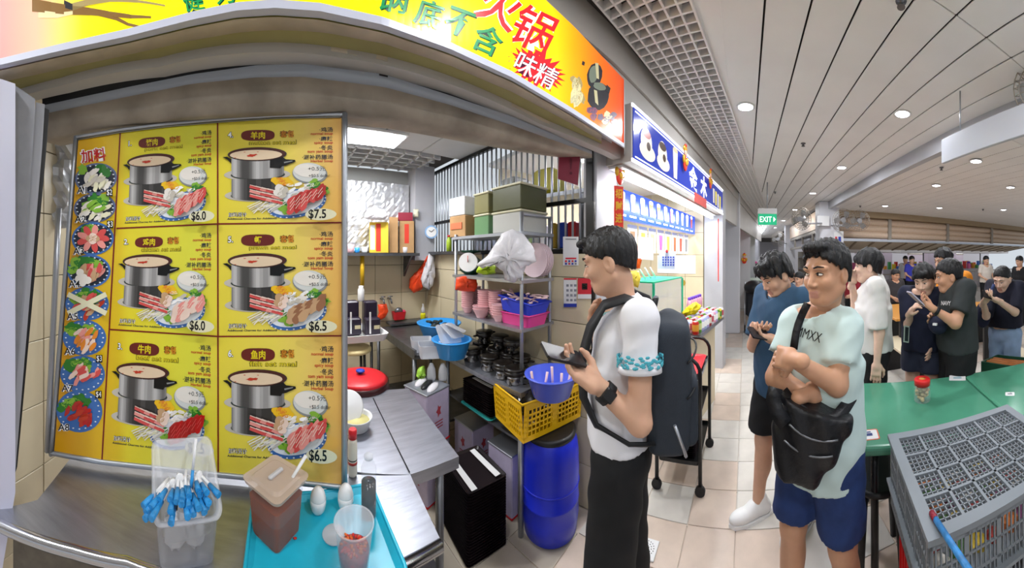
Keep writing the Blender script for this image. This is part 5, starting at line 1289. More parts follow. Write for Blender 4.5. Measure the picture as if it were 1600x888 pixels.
M_cny = mat('festive_red', '#d8301e', .35, emit=.05); M_gold = mat('festive_gold', '#e0a92c', .3, metal=.3)
def deity(name, lab, p, h, d):
    t = thing(name, lab, 'decoration', tuple(p)); sd = Vector((-d.y, d.x, 0)); up = Vector((0, 0, 1)); M_ = Matrix((( sd.x, d.x, 0), (sd.y, d.y, 0), (0, 0, 1)))
    def e(dx, dz, rx, rz, nm, m_, dy=0): MB().ell(tuple(p + sd * dx * h + up * dz * h + d * (.012 + dy)), (rx * h, .012, rz * h), 14, 8, 0, M_).build(nm, m_, t)
    e(0, .28, .22, .30, 'robe', M_cny); e(0, .66, .14, .13, 'face', mat('deity_face', '#e6b09a', .5), .004); e(0, .84, .20, .13, 'hat', M_gold); e(0, .95, .10, .07, 'crown', M_cny, .004); e(-.2, .4, .1, .16, 'sleeve', M_gold, .004); e(.2, .4, .1, .16, 'sleeve', M_gold, .004); e(0, .3, .10, .14, 'ingot', M_gold, .01)
dc = -N2
deity('festive_figure', 'red and gold festive figure on the drinks sign, nearer one', P2(.93, -.008, 2.43), .24, dc); deity('festive_figure', 'small red and gold festive figure on the drinks sign, farther one', P2(1.83, -.008, 2.46), .24, dc); deity('festive_figure', 'red and gold festive figure on the grey pillar above the couplet', R(966, 289, 2.0), .20, dc)
cou = thing('festive_couplet', 'long red couplet strip with gold characters on the grey pillar', 'decoration', tuple(R(966, 372, 2.0)))
Vc = lambda x, y, k=0: R(x, y, 2.0 - .002 * k)
mb = MB(); mb.prism([Vc(960, 372), Vc(974, 374), Vc(974, 292), Vc(960, 290)], tuple(N2 * .004)); mb.build('strip', M_cny, cou)
mb = MB()
for k, ch in enumerate('招财进宝'): text_px(mb, ch, 967, 303 + 19 * k, 15, lambda x, y: Vc(x, y, 2), 0, .03, w=11)
mb.build('gold_lettering', M_gold, cou, fix=False)
cou = thing('festive_couplet', 'thin red couplet strip on the far post of the drinks stall', 'decoration', tuple(R(1124, 440, 4.35))); mb = MB(); mb.prism([R(1122, 440, 4.33), R(1127, 440, 4.33), R(1127, 342, 4.33), R(1122, 342, 4.33)], tuple(N2 * .004)); mb.build('strip', M_cny, cou)
rp = thing('red_plate', 'small red price plate hanging under the blue drinks sign', 'sign', tuple(P2(1.45, -.01, 2.2))); mb = MB(); mb.prism([P2(1.25, -.012, 2.20), P2(1.68, -.012, 2.20), P2(1.68, -.012, 2.30), P2(1.25, -.012, 2.30)], tuple(N2 * .006)); mb.build('plate', M_cny, rp)
tl = thing('tube_lamp', 'long glowing tube lamp under the blue drinks sign', 'light', tuple(P2(.05, .14, 2.2)))
mb = MB(); mb.cyl(P2(.08, .14, 2.205), P2(2.5, .14, 2.205), .022); mb.build('tube', M_tube, tl); mb = MB(); mb.prism([P2(.03, .09, 2.235), P2(2.55, .09, 2.235), P2(2.55, .2, 2.235), P2(.03, .2, 2.235)], (0, 0, .014)); mb.build('reflector', M_white, tl)
ld = bpy.data.lights.new('lamp', 'AREA'); ld.shape = 'RECTANGLE'; ld.size = 2.3; ld.size_y = .05; ld.energy = 22; lo = bpy.data.objects.new('lamp', ld); COL.objects.link(lo); lo.parent = tl; lo.location = P2(1.3, .14, 2.17) - Vector(tl.location); lo.rotation_euler = (0, 0, math.atan2(D2.y, D2.x))
# shell of the drinks stall
box2(.25, 2.75, 1.75, 1.83, 0, 2.7, 'wall_drinks_back', M_wallt, None)['kind'] = 'structure'
w2 = box2(2.62, 2.70, .28, 1.75, 0, 2.7, 'wall_drinks_side', M_wgrout, None); w2['kind'] = 'structure'
for i in range(5):
    for j in range(8): box2(2.612, 2.618, .30 + i * .29, .30 + i * .29 + .285, .02 + j * .33, .02 + j * .33 + .325, 'wall_tile', M_wallt, w2)
box2(.1, 2.75, .15, 1.8, 2.62, 2.66, 'ceiling_drinks', M_ceil, None)['kind'] = 'structure'
box2(2.60, 2.80, .0, .28, 0, 2.62, 'wall_post_drinks', M_greyp, None)['kind'] = 'structure'
ti = thing('stall_tube_light', 'tube light inside the drinks stall', 'light', tuple(P2(1.2, .9, 2.58))); mb = MB(); mb.cyl(P2(.5, .9, 2.58), P2(2.0, .9, 2.58), .018); mb.build('tube', M_tube, ti)
ld = bpy.data.lights.new('lamp', 'AREA'); ld.shape = 'RECTANGLE'; ld.size = 1.4; ld.size_y = .08; ld.energy = 30; lo = bpy.data.objects.new('lamp', ld); COL.objects.link(lo); lo.parent = ti; lo.location = (0, 0, -.04)
# backlit menu of cups
m2 = thing('drinks_menu', 'backlit blue menu strip with a row of drink cups', 'menu board', tuple(P2(.35, .42, 1.98)))
mb = MB(); mb.prism([P2(.22, .42, 1.97), P2(2.58, .42, 1.97), P2(2.58, .42, 2.23), P2(.22, .42, 2.23)], tuple(N2 * .05)); mb.build('blue_panel', mat('menu_blue', '#2348c4', .2, emit=.7), m2)
for k in range(12):
    s_ = .36 + k * .185; c = [M_cupw, M_wpr, M_wpr, M_wpr, M_yjuice, M_yjuice, M_wpr, mat('pinkcup', '#e08a8a', .3, emit=.5), M_wpr, M_wpr, M_wpr, M_tea][k]; mb = MB()
    mb.add([tuple(M2(s_, 2.115, .412) @ Vector((a_, 0, b_))) for a_, b_ in ((-.045, .07), (.045, .07), (.026, -.065), (-.026, -.065))], [(0, 1, 2, 3)]); disc2(mb, s_, 2.19, .045, .022, 1, .412); mb.add([tuple(M2(s_, 2.005, .412) @ Vector((a_, 0, b_))) for a_, b_ in ((-.06, .008), (.06, .008), (.06, -.008), (-.06, -.008))], [(0, 1, 2, 3)], 1); mb.build('cup_picture', [c, M_wpr], m2, fix=False)
# posters hanging, notices, small equipment
cols = [('#8a6a4a', 'brown'), ('#d9b83a', 'yellow'), ('#c9c27a', 'pale green'), ('#d8589a', 'pink'), ('#e2c24a', 'golden'), ('#a4643a', 'rust'), ('#c4533a', 'orange red'), ('#8a8a8a', 'grey')]
for k, (c, nm) in enumerate(cols):
    s_ = .78 + .22 * k; t = thing('hanging_card', f'white drink card with a {nm} picture hanging under the blue menu', 'card', tuple(P2(s_, .5, 1.7)))
    mb = MB(); mb.prism([P2(s_, .5, 1.68), P2(s_ + .18, .5, 1.68), P2(s_ + .18, .5, 1.95), P2(s_, .5, 1.95)], tuple(N2 * .003)); mb.build('card', M_paper, t); mb = MB(); mb.add([tuple(M2(s_ + .09, 1.8, .497) @ Vector((a_, 0, b_))) for a_, b_ in ((-.05, .09), (.05, .09), (.035, -.09), (-.035, -.09))], [(0, 1, 2, 3)]); mb.build('picture', mat('card_' + nm, c, .5), t, fix=False)
t = thing('paper_notice', 'large white notice on the tiled wall of the drinks stall', 'notice', tuple(P2(2.6, .6, 1.4))); box2(2.604, 2.609, .42, 1.05, 1.38, 1.66, 'sheet', M_paper, t)
t = thing('paper_notice', 'white price sheet above the hanging orange bag', 'notice', tuple(P2(.6, .6, 1.5))); mb = MB(); mb.prism([R(997, 405, 2.45), R(1021, 407, 2.5), R(1021, 372, 2.5), R(997, 370, 2.45)], tuple(N2 * .003)); mb.build('sheet', M_paper, t)
t = thing('wall_calendar', 'wall calendar with a red heart top hanging in the drinks stall', 'calendar', tuple(R(1042, 400, 3.0))); mb = MB(); mb.prism([R(1029, 420, 3.0), R(1054, 421, 3.0), R(1056, 393, 3.0), R(1031, 391, 3.0)], tuple(N2 * .006)); mb.build('page', mat('calendar_page', '#b9bfd2', .5), t); mb = MB()
for i in range(5):
    for j in range(4): poly_px(mb, [(1035 + 4 * i, 401 + 4 * j), (1037.5 + 4 * i, 401 + 4 * j), (1037.5 + 4 * i, 403.5 + 4 * j), (1035 + 4 * i, 403.5 + 4 * j)], lambda x, y: R(x, y, 2.99), 0)
mb.build('date_print', M_bl, t, fix=False); MB().ell(tuple(R(1042, 393, 2.97)), (.03, .012, .02), 10, 6).build('red_clip', M_redp, t)
bag('carrier_bag', 'bright orange bag hanging behind the man with the backpack', [(984, 398), (992, 384), (1000, 386), (1003, 406), (1000, 420), (986, 421), (978, 414)], 2.5, mat('bag_bright_orange', '#ef6a1e', .4), th=.05, seed=11, jitter=.006)
bag('snack_bag', 'yellow green snack bag below the bright orange bag', [(980, 424), (998, 423), (1001, 436), (997, 450), (984, 446)], 2.45, mat('bag_yellow', '#dcc648', .35), th=.04, seed=12, jitter=.006)
t = thing('steel_shaft', 'steel pole of the drinks stall counter unit', 'pole', tuple(P2(1.0, .8, 0))); p = P2(1.15, .85, 0); MB().cyl((p.x, p.y, 0), (p.x, p.y, 1.9), .03).build('pole', M_alu, t); MB().box((p.x, p.y - .05, 1.5), (.1, .06, .08)).build('socket', M_white, t)
t = thing('wall_sticker', 'small round gold sticker on the drinks stall tiles', 'sticker', tuple(P2(2.6, .5, 1.25))); MB().lathe((0, 0, 0), [(.05, 0), (.0001, .002)], 16); mb = MB(); p = P2(2.606, .62, 1.24); mb.cyl(p, p - D2 * .003, .045, n=18); mb.build('disc', mat('sticker_gold', '#a08a3a', .4), t)
# steel counter with drinks
c2 = thing('drinks_counter', 'steel counter of the drinks stall lined with cans', 'counter', (2.9, .6, 0)); CZ2 = .93
cpoly = [Zp(1094, 524, .95), Zp(1131, 494, .95), Zp(1131, 494, .95) + N2 * .42, Zp(1058, 517, .95) + N2 * .25, Zp(1058, 517, .95)]
mb = MB(); mb.prism(cpoly, (0, 0, -.035)); mb.build('worktop', M_steel, c2)
q0 = cpoly[0] + Vector((.1, .12, 0)); q1 = cpoly[1] + Vector((-.05, .1, 0)); mb = MB(); mb.prism([Vector((q.x, q.y, 0)) for q in (q0, q1, cpoly[2], cpoly[3], cpoly[4] + Vector((.1, .05, 0)))], (0, 0, .91)); mb.build('base', M_wallt, c2)
canp = MB(); canp.lathe((0, 0, 0), [(.024, 0), (.031, .006), (.031, .1), (.025, .112), (.024, .115)], 16); canl = MB(); canl.lathe((0, 0, .1), [(.0315, -.07), (.0315, -.012)], 16); cant = MB(); cant.lathe((0, 0, .112), [(.024, 0), (.022, .004), (.0001, .003)], 16)
CC = [('red', '#c0281e', '#d9a03a'), ('green', '#5a9c2a', '#d8e29a'), ('lilac', '#b9aee0', '#ffffff'), ('pale blue', '#b4c9ea', '#ffffff'), ('white', '#e4e4ea', '#c45a6a'), ('dark red', '#a61c22', '#e6e0d0'), ('pink', '#e4a9c0', '#ffffff'), ('yellow', '#e2c83a', '#4a8a3a')]
cap_m = mat('can_top', '#c4c8cc', .3, metal=.9); cme = {}
for nm, c, c_b in CC: cme[nm] = (canp.mesh('can_body', mat('can_' + nm, c, .3)), canl.mesh('can_label', mat('canlab_' + nm, c_b, .35)))
ctm = cant.mesh('can_top', cap_m)
e0, e1 = cpoly[0] + Vector((.02, .045, 0)), cpoly[1] + Vector((-.05, .02, 0)); nb = Vector((.12, .99, 0)).normalized()
for rw in range(4):
    for k in range(12):
        nm = CC[(k + rw * 3) % 8][0] if rw else ['red', 'green', 'lilac', 'pale blue', 'lilac', 'dark red', 'white', 'pink', 'lilac', 'green', 'yellow', 'white'][k]
        p = e0 + (e1 - e0) * (k / 11.5) + nb * (.075 * rw) - D2 * (.03 * (rw % 2)); 
        t = thing('drink_can', f'{nm} drink can ' + ['in the front row on the drinks counter', 'in the second row on the drinks counter', 'in the third row on the drinks counter', 'in the back row on the drinks counter'][rw], 'can', (p.x, p.y, .951), 'drink cans on the counter')
        for me_, n3 in ((cme[nm][0], 'can_body'), (cme[nm][1], 'can_label'), (ctm, 'can_top')): link(n3, me_, t)
for k in range(6):
    p = e0 + (e1 - e0) * (.55 + .075 * k) + nb * .24; t = thing('drink_can', 'purple capped bottle stacked on the back rows of cans', 'bottle', (p.x, p.y, 1.068), 'purple bottles on the cans'); link('can_body', cme['pink'][0], t); o = MB().lathe((p.x, p.y, 1.068 + .112), [(.018, 0), (.018, .03), (.0001, .034)], 12).build('purple_cap', mat('cap_purple', '#6a3fb4', .35), t)
# green framed display case
g = thing('display_case', 'clear display case with bright green frame on the drinks counter', 'display case', tuple(R(1050, 510, 2.9))); M_gr = mat('case_green', '#17b083', .35); gp = R(1030, 400, 2.78); gz0, gz1 = .95, 1.40
cs = [Vector((gp.x + a_ * D2.x + b_ * N2.x, gp.y + a_ * D2.y + b_ * N2.y, 0)) for a_, b_ in ((-.12, 0), (.62, 0), (.62, .36), (-.12, .36))]
mb = MB()
for a_, b_ in zip(cs, cs[1:] + cs[:1]): mb.prism([a_ + Vector((0, 0, gz0)), b_ + Vector((0, 0, gz0)), b_ + Vector((0, 0, gz1)), a_ + Vector((0, 0, gz1))], (0, .004, 0))
mb.build('clear_panel', mat('case_clear', '#eef4f4', .1, alpha=.22), g)
for c in cs: MB().box((c.x, c.y, (gz0 + gz1) / 2), (.02, .02, gz1 - gz0)).build('green_post', M_gr, g)
mb = MB(); mb.prism([c + Vector((0, 0, gz1)) for c in cs], (0, 0, .012)); mb.build('green_lid', M_gr, g)
for k in range(3): c = cs[0] + (cs[1] - cs[0]) * (.3 + .16 * k) + N2 * .2; tag(MB().tube([c + Vector((0, 0, gz1 + .02)), c + Vector((-.12, .02, gz1 + .13))], .008, 6).build('serving_tongs', M_white), ['white tongs on the green case lid, left one', 'white tongs on the green case lid, middle one', 'white tongs on the green case lid, right one'][k], 'tongs')
bag('snack_pack', 'yellow packets inside the green framed case', [(1064, 490), (1076, 478), (1088, 472), (1096, 478), (1090, 488), (1072, 494)], 2.95, mat('pack_yellow', '#e6cf1a', .4), th=.05, seed=14)
# trolley
tv = thing('serving_trolley', 'black three-tier trolley with curved handles and castors', 'trolley', (2.26, .46, 0)); X1, X2, Y1, Y2 = 2.0, 2.53, .31, .62
for X in (X1, X2):
    pts = [(X, Y1, .07), (X, Y1, .84)] + [(X, Y1 + .09 - .09 * math.cos(t), .84 + .1 * math.sin(t)) for t in (.3, .7, 1.1, 1.57)] + [(X, Y2 - .09 + .09 * math.sin(t), .84 + .1 * math.cos(t)) for t in (.0, .4, .8, 1.2)] + [(X, Y2, .84), (X, Y2, .07)]
    MB().tube(pts, .014, 8).build('handle_frame', M_blackm, tv)
for z_, m_ in ((.20, M_steeld), (.50, M_steeld), (.76, M_steeld)):
    mb = MB(); mb.rrbox(((X1 + X2) / 2, (Y1 + Y2) / 2, z_), X2 - X1 - .02, Y2 - Y1 - .02, X2 - X1 - .01, Y2 - Y1 - .01, .03, .02, wall=.006); mb.build('shelf', M_blackm if z_ < .7 else M_steeld, tv)
for X in (X1, X2):
    for Y in (Y1, Y2): c = MB(); c.cyl((X - .012, Y, .036), (X + .012, Y, .036), .036, n=16); c.box((X, Y, .06), (.03, .03, .03)); c.build('castor', M_black, tv)
o = MB(); o.rrbox(((X1 + X2) / 2 + .03, (Y1 + Y2) / 2, .792), .40, .24, .43, .27, .014, .04, wall=.004); tag(o.build('red_tray', mat('tray_red', '#e0343c', .35)), 'red serving tray lying on top of the black trolley', 'tray')
for k in range(9): o = link('serving_tray', trm); o.location = (2.2, .465, .2075 + .0155 * k); o.rotation_euler = (0, 0, 1.57); o.scale = (.85, .85, 1); tag(o, 'black tray in the stack on the bottom trolley shelf', 'tray', 'black trays on the trolley')
# floor drain
p = Zp(1010, 858, .001); o = thing('floor_drain', 'square white plastic floor drain with small holes', 'drain', (p.x, p.y, .001)); MB().box((p.x, p.y, .004), (.12, .12, .007), bev=.002).build('plate', M_white, o); mb = MB()
for i in range(1, 4):
    for k in range(6 * i): a_ = 6.283 * k / (6 * i); mb.cyl((p.x + .014 * i * math.cos(a_), p.y + .014 * i * math.sin(a_), .007), (p.x + .014 * i * math.cos(a_), p.y + .014 * i * math.sin(a_), .0082), .003, n=6)
o2 = mb.build('drain_hole', M_black, o); o2['kind'] = 'stuff'
# ---- far end of the corridor: columns, shop fronts, lamps
struct(MB().box((6.42, .30, 1.5), (.36, .36, 3.0), bev=.02).build('wall_column_corridor', M_wcol))
for i, (X, Y) in enumerate(((9.4, .05), (12.6, -.2), (16.5, -.5), (21, -.8))): struct(MB().box((X, Y, 1.5), (.4, .4, 3.0)).build('wall_column_far', M_wcol))
M_shop = [mat('far_shop_a', '#9aa0a8', .6), mat('far_shop_b', '#b9a58a', .6), mat('far_shop_c', '#7a8694', .6)]
for i, X in enumerate((5.72, 7.9, 10.8, 14.3)):
    o = thing('shop_stall', ['grey shuttered stall front right behind the drinks stall post', 'beige stall front beyond the white corridor column', 'blue grey stall front midway down the corridor', 'grey stall front at the far end of the corridor'][i], 'stall', (X, .9 - .08 * i, 0)); MB().box((X, .98 - .14 * i, 1.1), (2.0, .5, 2.2)).build('shutter', M_shop[i % 3], o); MB().box((X, .62 - .14 * i, 2.42), (2.1, .14, .3)).build('sign_box', mat('far_sign_%d' % i, ['#c9ccd6', '#b8323a', '#d8c43a', '#3a7ab8'][i], .4, emit=.35), o)
struct(MB().box((30, -3, 1.6), (.3, 16, 3.4)).build('wall_corridor_end', mat('end_wall', '#c2bfc4', .7)))
deity('festive_figure', 'tiny red and gold lantern ornament far down the corridor', R(1163, 412, 9.17), .32, Vector((-1, 0, 0)))
for i, (x, y) in enumerate(((1181, 378), (1187, 372), (1193, 367))): pass
o = thing('strip_light', 'distant glowing strip lights running along the corridor ceiling', 'light', (14, -.6, 2.9)); MB().cyl((11, -.75, 2.75), (19, -.75, 2.75), .03).build('tube', M_tube, o)
# exit sign
ex = thing('exit_sign', 'green EXIT sign with arrow hanging from the corridor ceiling', 'sign', tuple(R(1199, 353, 5.4))); p = R(1199, 343, 5.4); M_ex = mat('exit_green', '#16a876', .4, emit=.55)
MB().box((p.x, p.y, p.z), (.03, .34, .20)).build('panel', M_ex, ex); MB().box((p.x, p.y, p.z + .15), (.05, .35, .10)).build('housing', M_white, ex); MB().cyl((p.x, p.y, p.z + .2), (p.x, p.y, 3.0), .012).build('rod', M_alu, ex)
mb = MB(); Mx = Matrix(((0, -1, 0, p.x - .018), (-1, 0, 0, p.y + .03), (0, 0, 1, p.z), (0, 0, 0, 1))); text_w(mb, 'EXIT', Mx, .10, 0, .01, w=.22); mb.add([tuple(Vector((p.x - .018, p.y - .11 + a_, p.z + b_))) for a_, b_ in ((0, .05), (-.04, 0), (0, -.05))], [(0, 1, 2)]); mb.build('lettering', mat('exit_white', '#ffffff', .4, emit=.8), ex, fix=False)
# stroller
p = Zp(1178, 518, 0); sr = thing('baby_stroller', 'black folded baby stroller parked in the corridor behind the navy shirt', 'stroller', (p.x, p.y, 0)); rr_ = math.hypot(p.x, p.y)
MB().ell((p.x + .1, p.y, .95), (.28, .22, .16), 16, 10).build('canopy', M_black, sr); MB().box((p.x + .1, p.y, .6), (.2, .36, .6), bev=.06).build('seat', mat('stroller_fabric', '#24252c', .8), sr)
for s_ in (-.2, .2): MB().tube([(p.x + .35, p.y + s_, 1.05), (p.x + .1, p.y + s_, .6), (p.x - .1, p.y + s_, .1)], .014).build('frame_tube', M_alu, sr); MB().tube([(p.x + .1, p.y + s_, .6), (p.x + .35, p.y + s_, .1)], .014).build('frame_tube', M_alu, sr)
for dx in (-.1, .35):
    for s_ in (-.2, .2): MB().cyl((p.x + dx, p.y + s_ - .015, .08), (p.x + dx, p.y + s_ + .015, .08), .08, n=18).build('wheel', M_black, sr)
# ================================================================== PEOPLE (smooth bodies grown from joints)
def surf_nets(D, lo, h):
    I = D < 0
    nx, ny, nz = D.shape
    off = [(a, b, c) for a in (0, 1) for b in (0, 1) for c in (0, 1)]
    s = sum(I[a:nx - 1 + a, b:ny - 1 + b, c:nz - 1 + c].astype(np.int8) for a, b, c in off)
    act = (s > 0) & (s < 8)
    idx = np.argwhere(act)
    if not len(idx): return np.zeros((0, 3)), np.zeros((0, 4), int)
    vid = -np.ones(act.shape, int); vid[act] = np.arange(len(idx))
    val = np.stack([D[idx[:, 0] + a, idx[:, 1] + b, idx[:, 2] + c] for a, b, c in off], 1)
    P = np.zeros((len(idx), 3)); n = np.zeros(len(idx))
    offa = np.array(off, float)
    for i in range(8):
        for j in range(i + 1, 8):
            if abs(offa[i] - offa[j]).sum() != 1: continue
            m = (val[:, i] < 0) != (val[:, j] < 0)
            t = val[m, i] / (val[m, i] - val[m, j])
            P[m] += offa[i] + (offa[j] - offa[i]) * t[:, None]; n[m] += 1
    V = (idx + P / n[:, None]) * h + lo
    F = []
    for ax in range(3):
        sl0 = [slice(None)] * 3; sl1 = [slice(None)] * 3
        sl0[ax] = slice(0, -1); sl1[ax] = slice(1, None)
        ch = I[tuple(sl0)] != I[tuple(sl1)]
        e = np.argwhere(ch)
        b, c = [(1, 2), (2, 0), (0, 1)][ax]
        ok = (e[:, b] > 0) & (e[:, c] > 0) & (e[:, b] < D.shape[b] - 1) & (e[:, c] < D.shape[c] - 1)
        e = e[ok]
        def cell(db, dc):
            q = e.copy(); q[:, b] += db; q[:, c] += dc; return vid[q[:, 0], q[:, 1], q[:, 2]]
        q = np.stack([cell(-1, -1), cell(0, -1), cell(0, 0), cell(-1, 0)], 1)
        flip = ~I[e[:, 0], e[:, 1], e[:, 2]]
        q[flip] = q[flip][:, ::-1]
        F.append(q)
    return V, np.concatenate(F)
def sdf_mesh(fn, lo, hi, h):
    lo = np.array(lo, float); hi = np.array(hi, float); k = 4; H = h * k
    n = np.ceil((hi - lo) / H).astype(int) + 1
    ax = [lo[i] + H * (np.arange(n[i]) + .5) - h * .5 for i in range(3)]
    G = np.stack(np.meshgrid(*ax, indexing='ij'), -1).reshape(-1, 3)
    c = fn(G).reshape(n)
    D = np.repeat(np.repeat(np.repeat(c, k, 0), k, 1), k, 2).astype(float)
    m = np.abs(c) < H * 1.6
    M = np.repeat(np.repeat(np.repeat(m, k, 0), k, 1), k, 2)
    id_ = np.argwhere(M)
    D[M] = fn(id_ * h + lo)
    D[~M] = np.sign(D[~M]) * np.maximum(np.abs(D[~M]), h)
    return surf_nets(D, lo, h)
def smin(a, b, k):
    hh = np.clip(.5 + .5 * (b - a) / k, 0, 1); return b + (a - b) * hh - k * hh * (1 - hh)
def cone(P, a, b, ra, rb):
    a = np.array(a); b = np.array(b); ba = b - a; t = np.clip(((P - a) @ ba) / max(ba @ ba, 1e-9), 0, 1)
    return np.linalg.norm(P - a - t[:, None] * ba, axis=1) - (ra + (rb - ra) * t)
def elli(P, c, r, Q=None):
    q = P - np.array(c)
    if Q is not None: q = q @ Q            # columns of Q are the local axes
    r = np.array(r); k0 = np.linalg.norm(q / r, axis=1); k1 = np.linalg.norm(q / (r * r), axis=1)
    return k0 * (k0 - 1) / np.maximum(k1, 1e-9)
def np3(v): return np.array(tuple(v), float)
def to_obj(name, V, F, mats, parent, mi=None):
    off = np3(parent_off(parent)); me = bpy.data.meshes.new(name)
    me.from_pydata((V - off).tolist(), [], F.tolist())
    for m_ in mats: me.materials.append(m_)
    me.polygons.foreach_set('use_smooth', [True] * len(F))
    if mi is not None: me.polygons.foreach_set('material_index', np.asarray(mi, dtype=np.int32))
    me.update(); return link(name, me, parent)
def smooth_mesh(V, F, it=2):
    e = np.concatenate([F[:, [0, 1]], F[:, [1, 2]], F[:, [2, 3]], F[:, [3, 0]]])
    for _ in range(it):
        S_ = np.zeros_like(V); c = np.zeros(len(V))
        np.add.at(S_, e[:, 0], V[e[:, 1]]); np.add.at(c, e[:, 0], 1); np.add.at(S_, e[:, 1], V[e[:, 0]]); np.add.at(c, e[:, 1], 1)
        V = V * .4 + .6 * S_ / np.maximum(c, 1)[:, None]
    return V
M_skin = {k: mat('skin_' + k, c, .5, sss=.12, noise=.04, nscale=25) for k, c in (('fair', '#e4bea8'), ('mid', '#d4a78c'), ('tan', '#cb9a7c'))}
M_lip = mat('lips', '#c08a7a', .5); M_hair = mat('black_hair', '#101013', .42, bump=.5, bscale=180, stretch=(1, 1, .25)); M_eye = mat('eye_white', '#e2dcd6', .25); M_iris = mat('iris', '#1a1210', .15); M_brow = mat('brow', '#1c1614', .7)
def Rz(a): return np.array([[math.cos(a), -math.sin(a), 0], [math.sin(a), math.cos(a), 0], [0, 0, 1]])
def Ry(a): return np.array([[math.cos(a), 0, math.sin(a)], [0, 1, 0], [-math.sin(a), 0, math.cos(a)]])
def Rx(a): return np.array([[1, 0, 0], [0, math.cos(a), -math.sin(a)], [0, math.sin(a), math.cos(a)]])
def head_sdf(q):
    d = elli(q, (-.014, 0, .034), (.094, .077, .083))
    d = smin(d, elli(q, (.020, 0, -.033), (.066, .066, .080)), .03)
    d = smin(d, elli(q, (.052, 0, -.098), (.030, .032, .022)), .03)
    for s in (1, -1):
        d = smin(d, cone(q, (-.014, .053 * s, -.058), (.038, .026 * s, -.097), .021, .018), .03)
        d = smin(d, elli(q, (.054, .037 * s, -.030), (.026, .024, .022)), .022)
        d = smin(d, cone(q, (.081, .016 * s, .024), (.068, .048 * s, .022), .010, .008), .014)
    for s in (1, -1):
        sk = elli(q, (.098, .031 * s, .002), (.022, .019, .012)); d = -smin(-d, sk, .012)
    d = smin(d, cone(q, (.081, 0, .004), (.0985, 0, -.034), .0075, .0115), .012)
    for s in (1, -1):
        d = smin(d, elli(q, (.089, .013 * s, -.040), (.011, .009, .0075)), .006)
        e = elli(q, (-.012, .0775 * s, -.012), (.021, .008, .033)); e = np.maximum(e, -elli(q, (-.004, .088 * s, -.010), (.011, .008, .018))); d = smin(d, e, .008)
    d = smin(d, cone(q, (.0785, -.017, -.0675), (.0785, .017, -.0675), .0062, .0062), .008)
    d = smin(d, cone(q, (.0775, -.014, -.078), (.0775, .014, -.078), .0068, .0068), .008)
    d = np.maximum(d, -cone(q, (.0885, -.019, -.0725), (.0885, .019, -.0725), .0042, .0042))
    return d
def hair_noise(q, f, a, seed):
    return a * (np.sin(q[:, 0] * f + seed) * np.sin(q[:, 1] * f * 1.1 + 2 * seed) + .6 * np.sin(q[:, 1] * f * 2.1 + q[:, 2] * f * .7 + seed) * np.sin(q[:, 0] * f * 1.7 + q[:, 2] * f * .4))
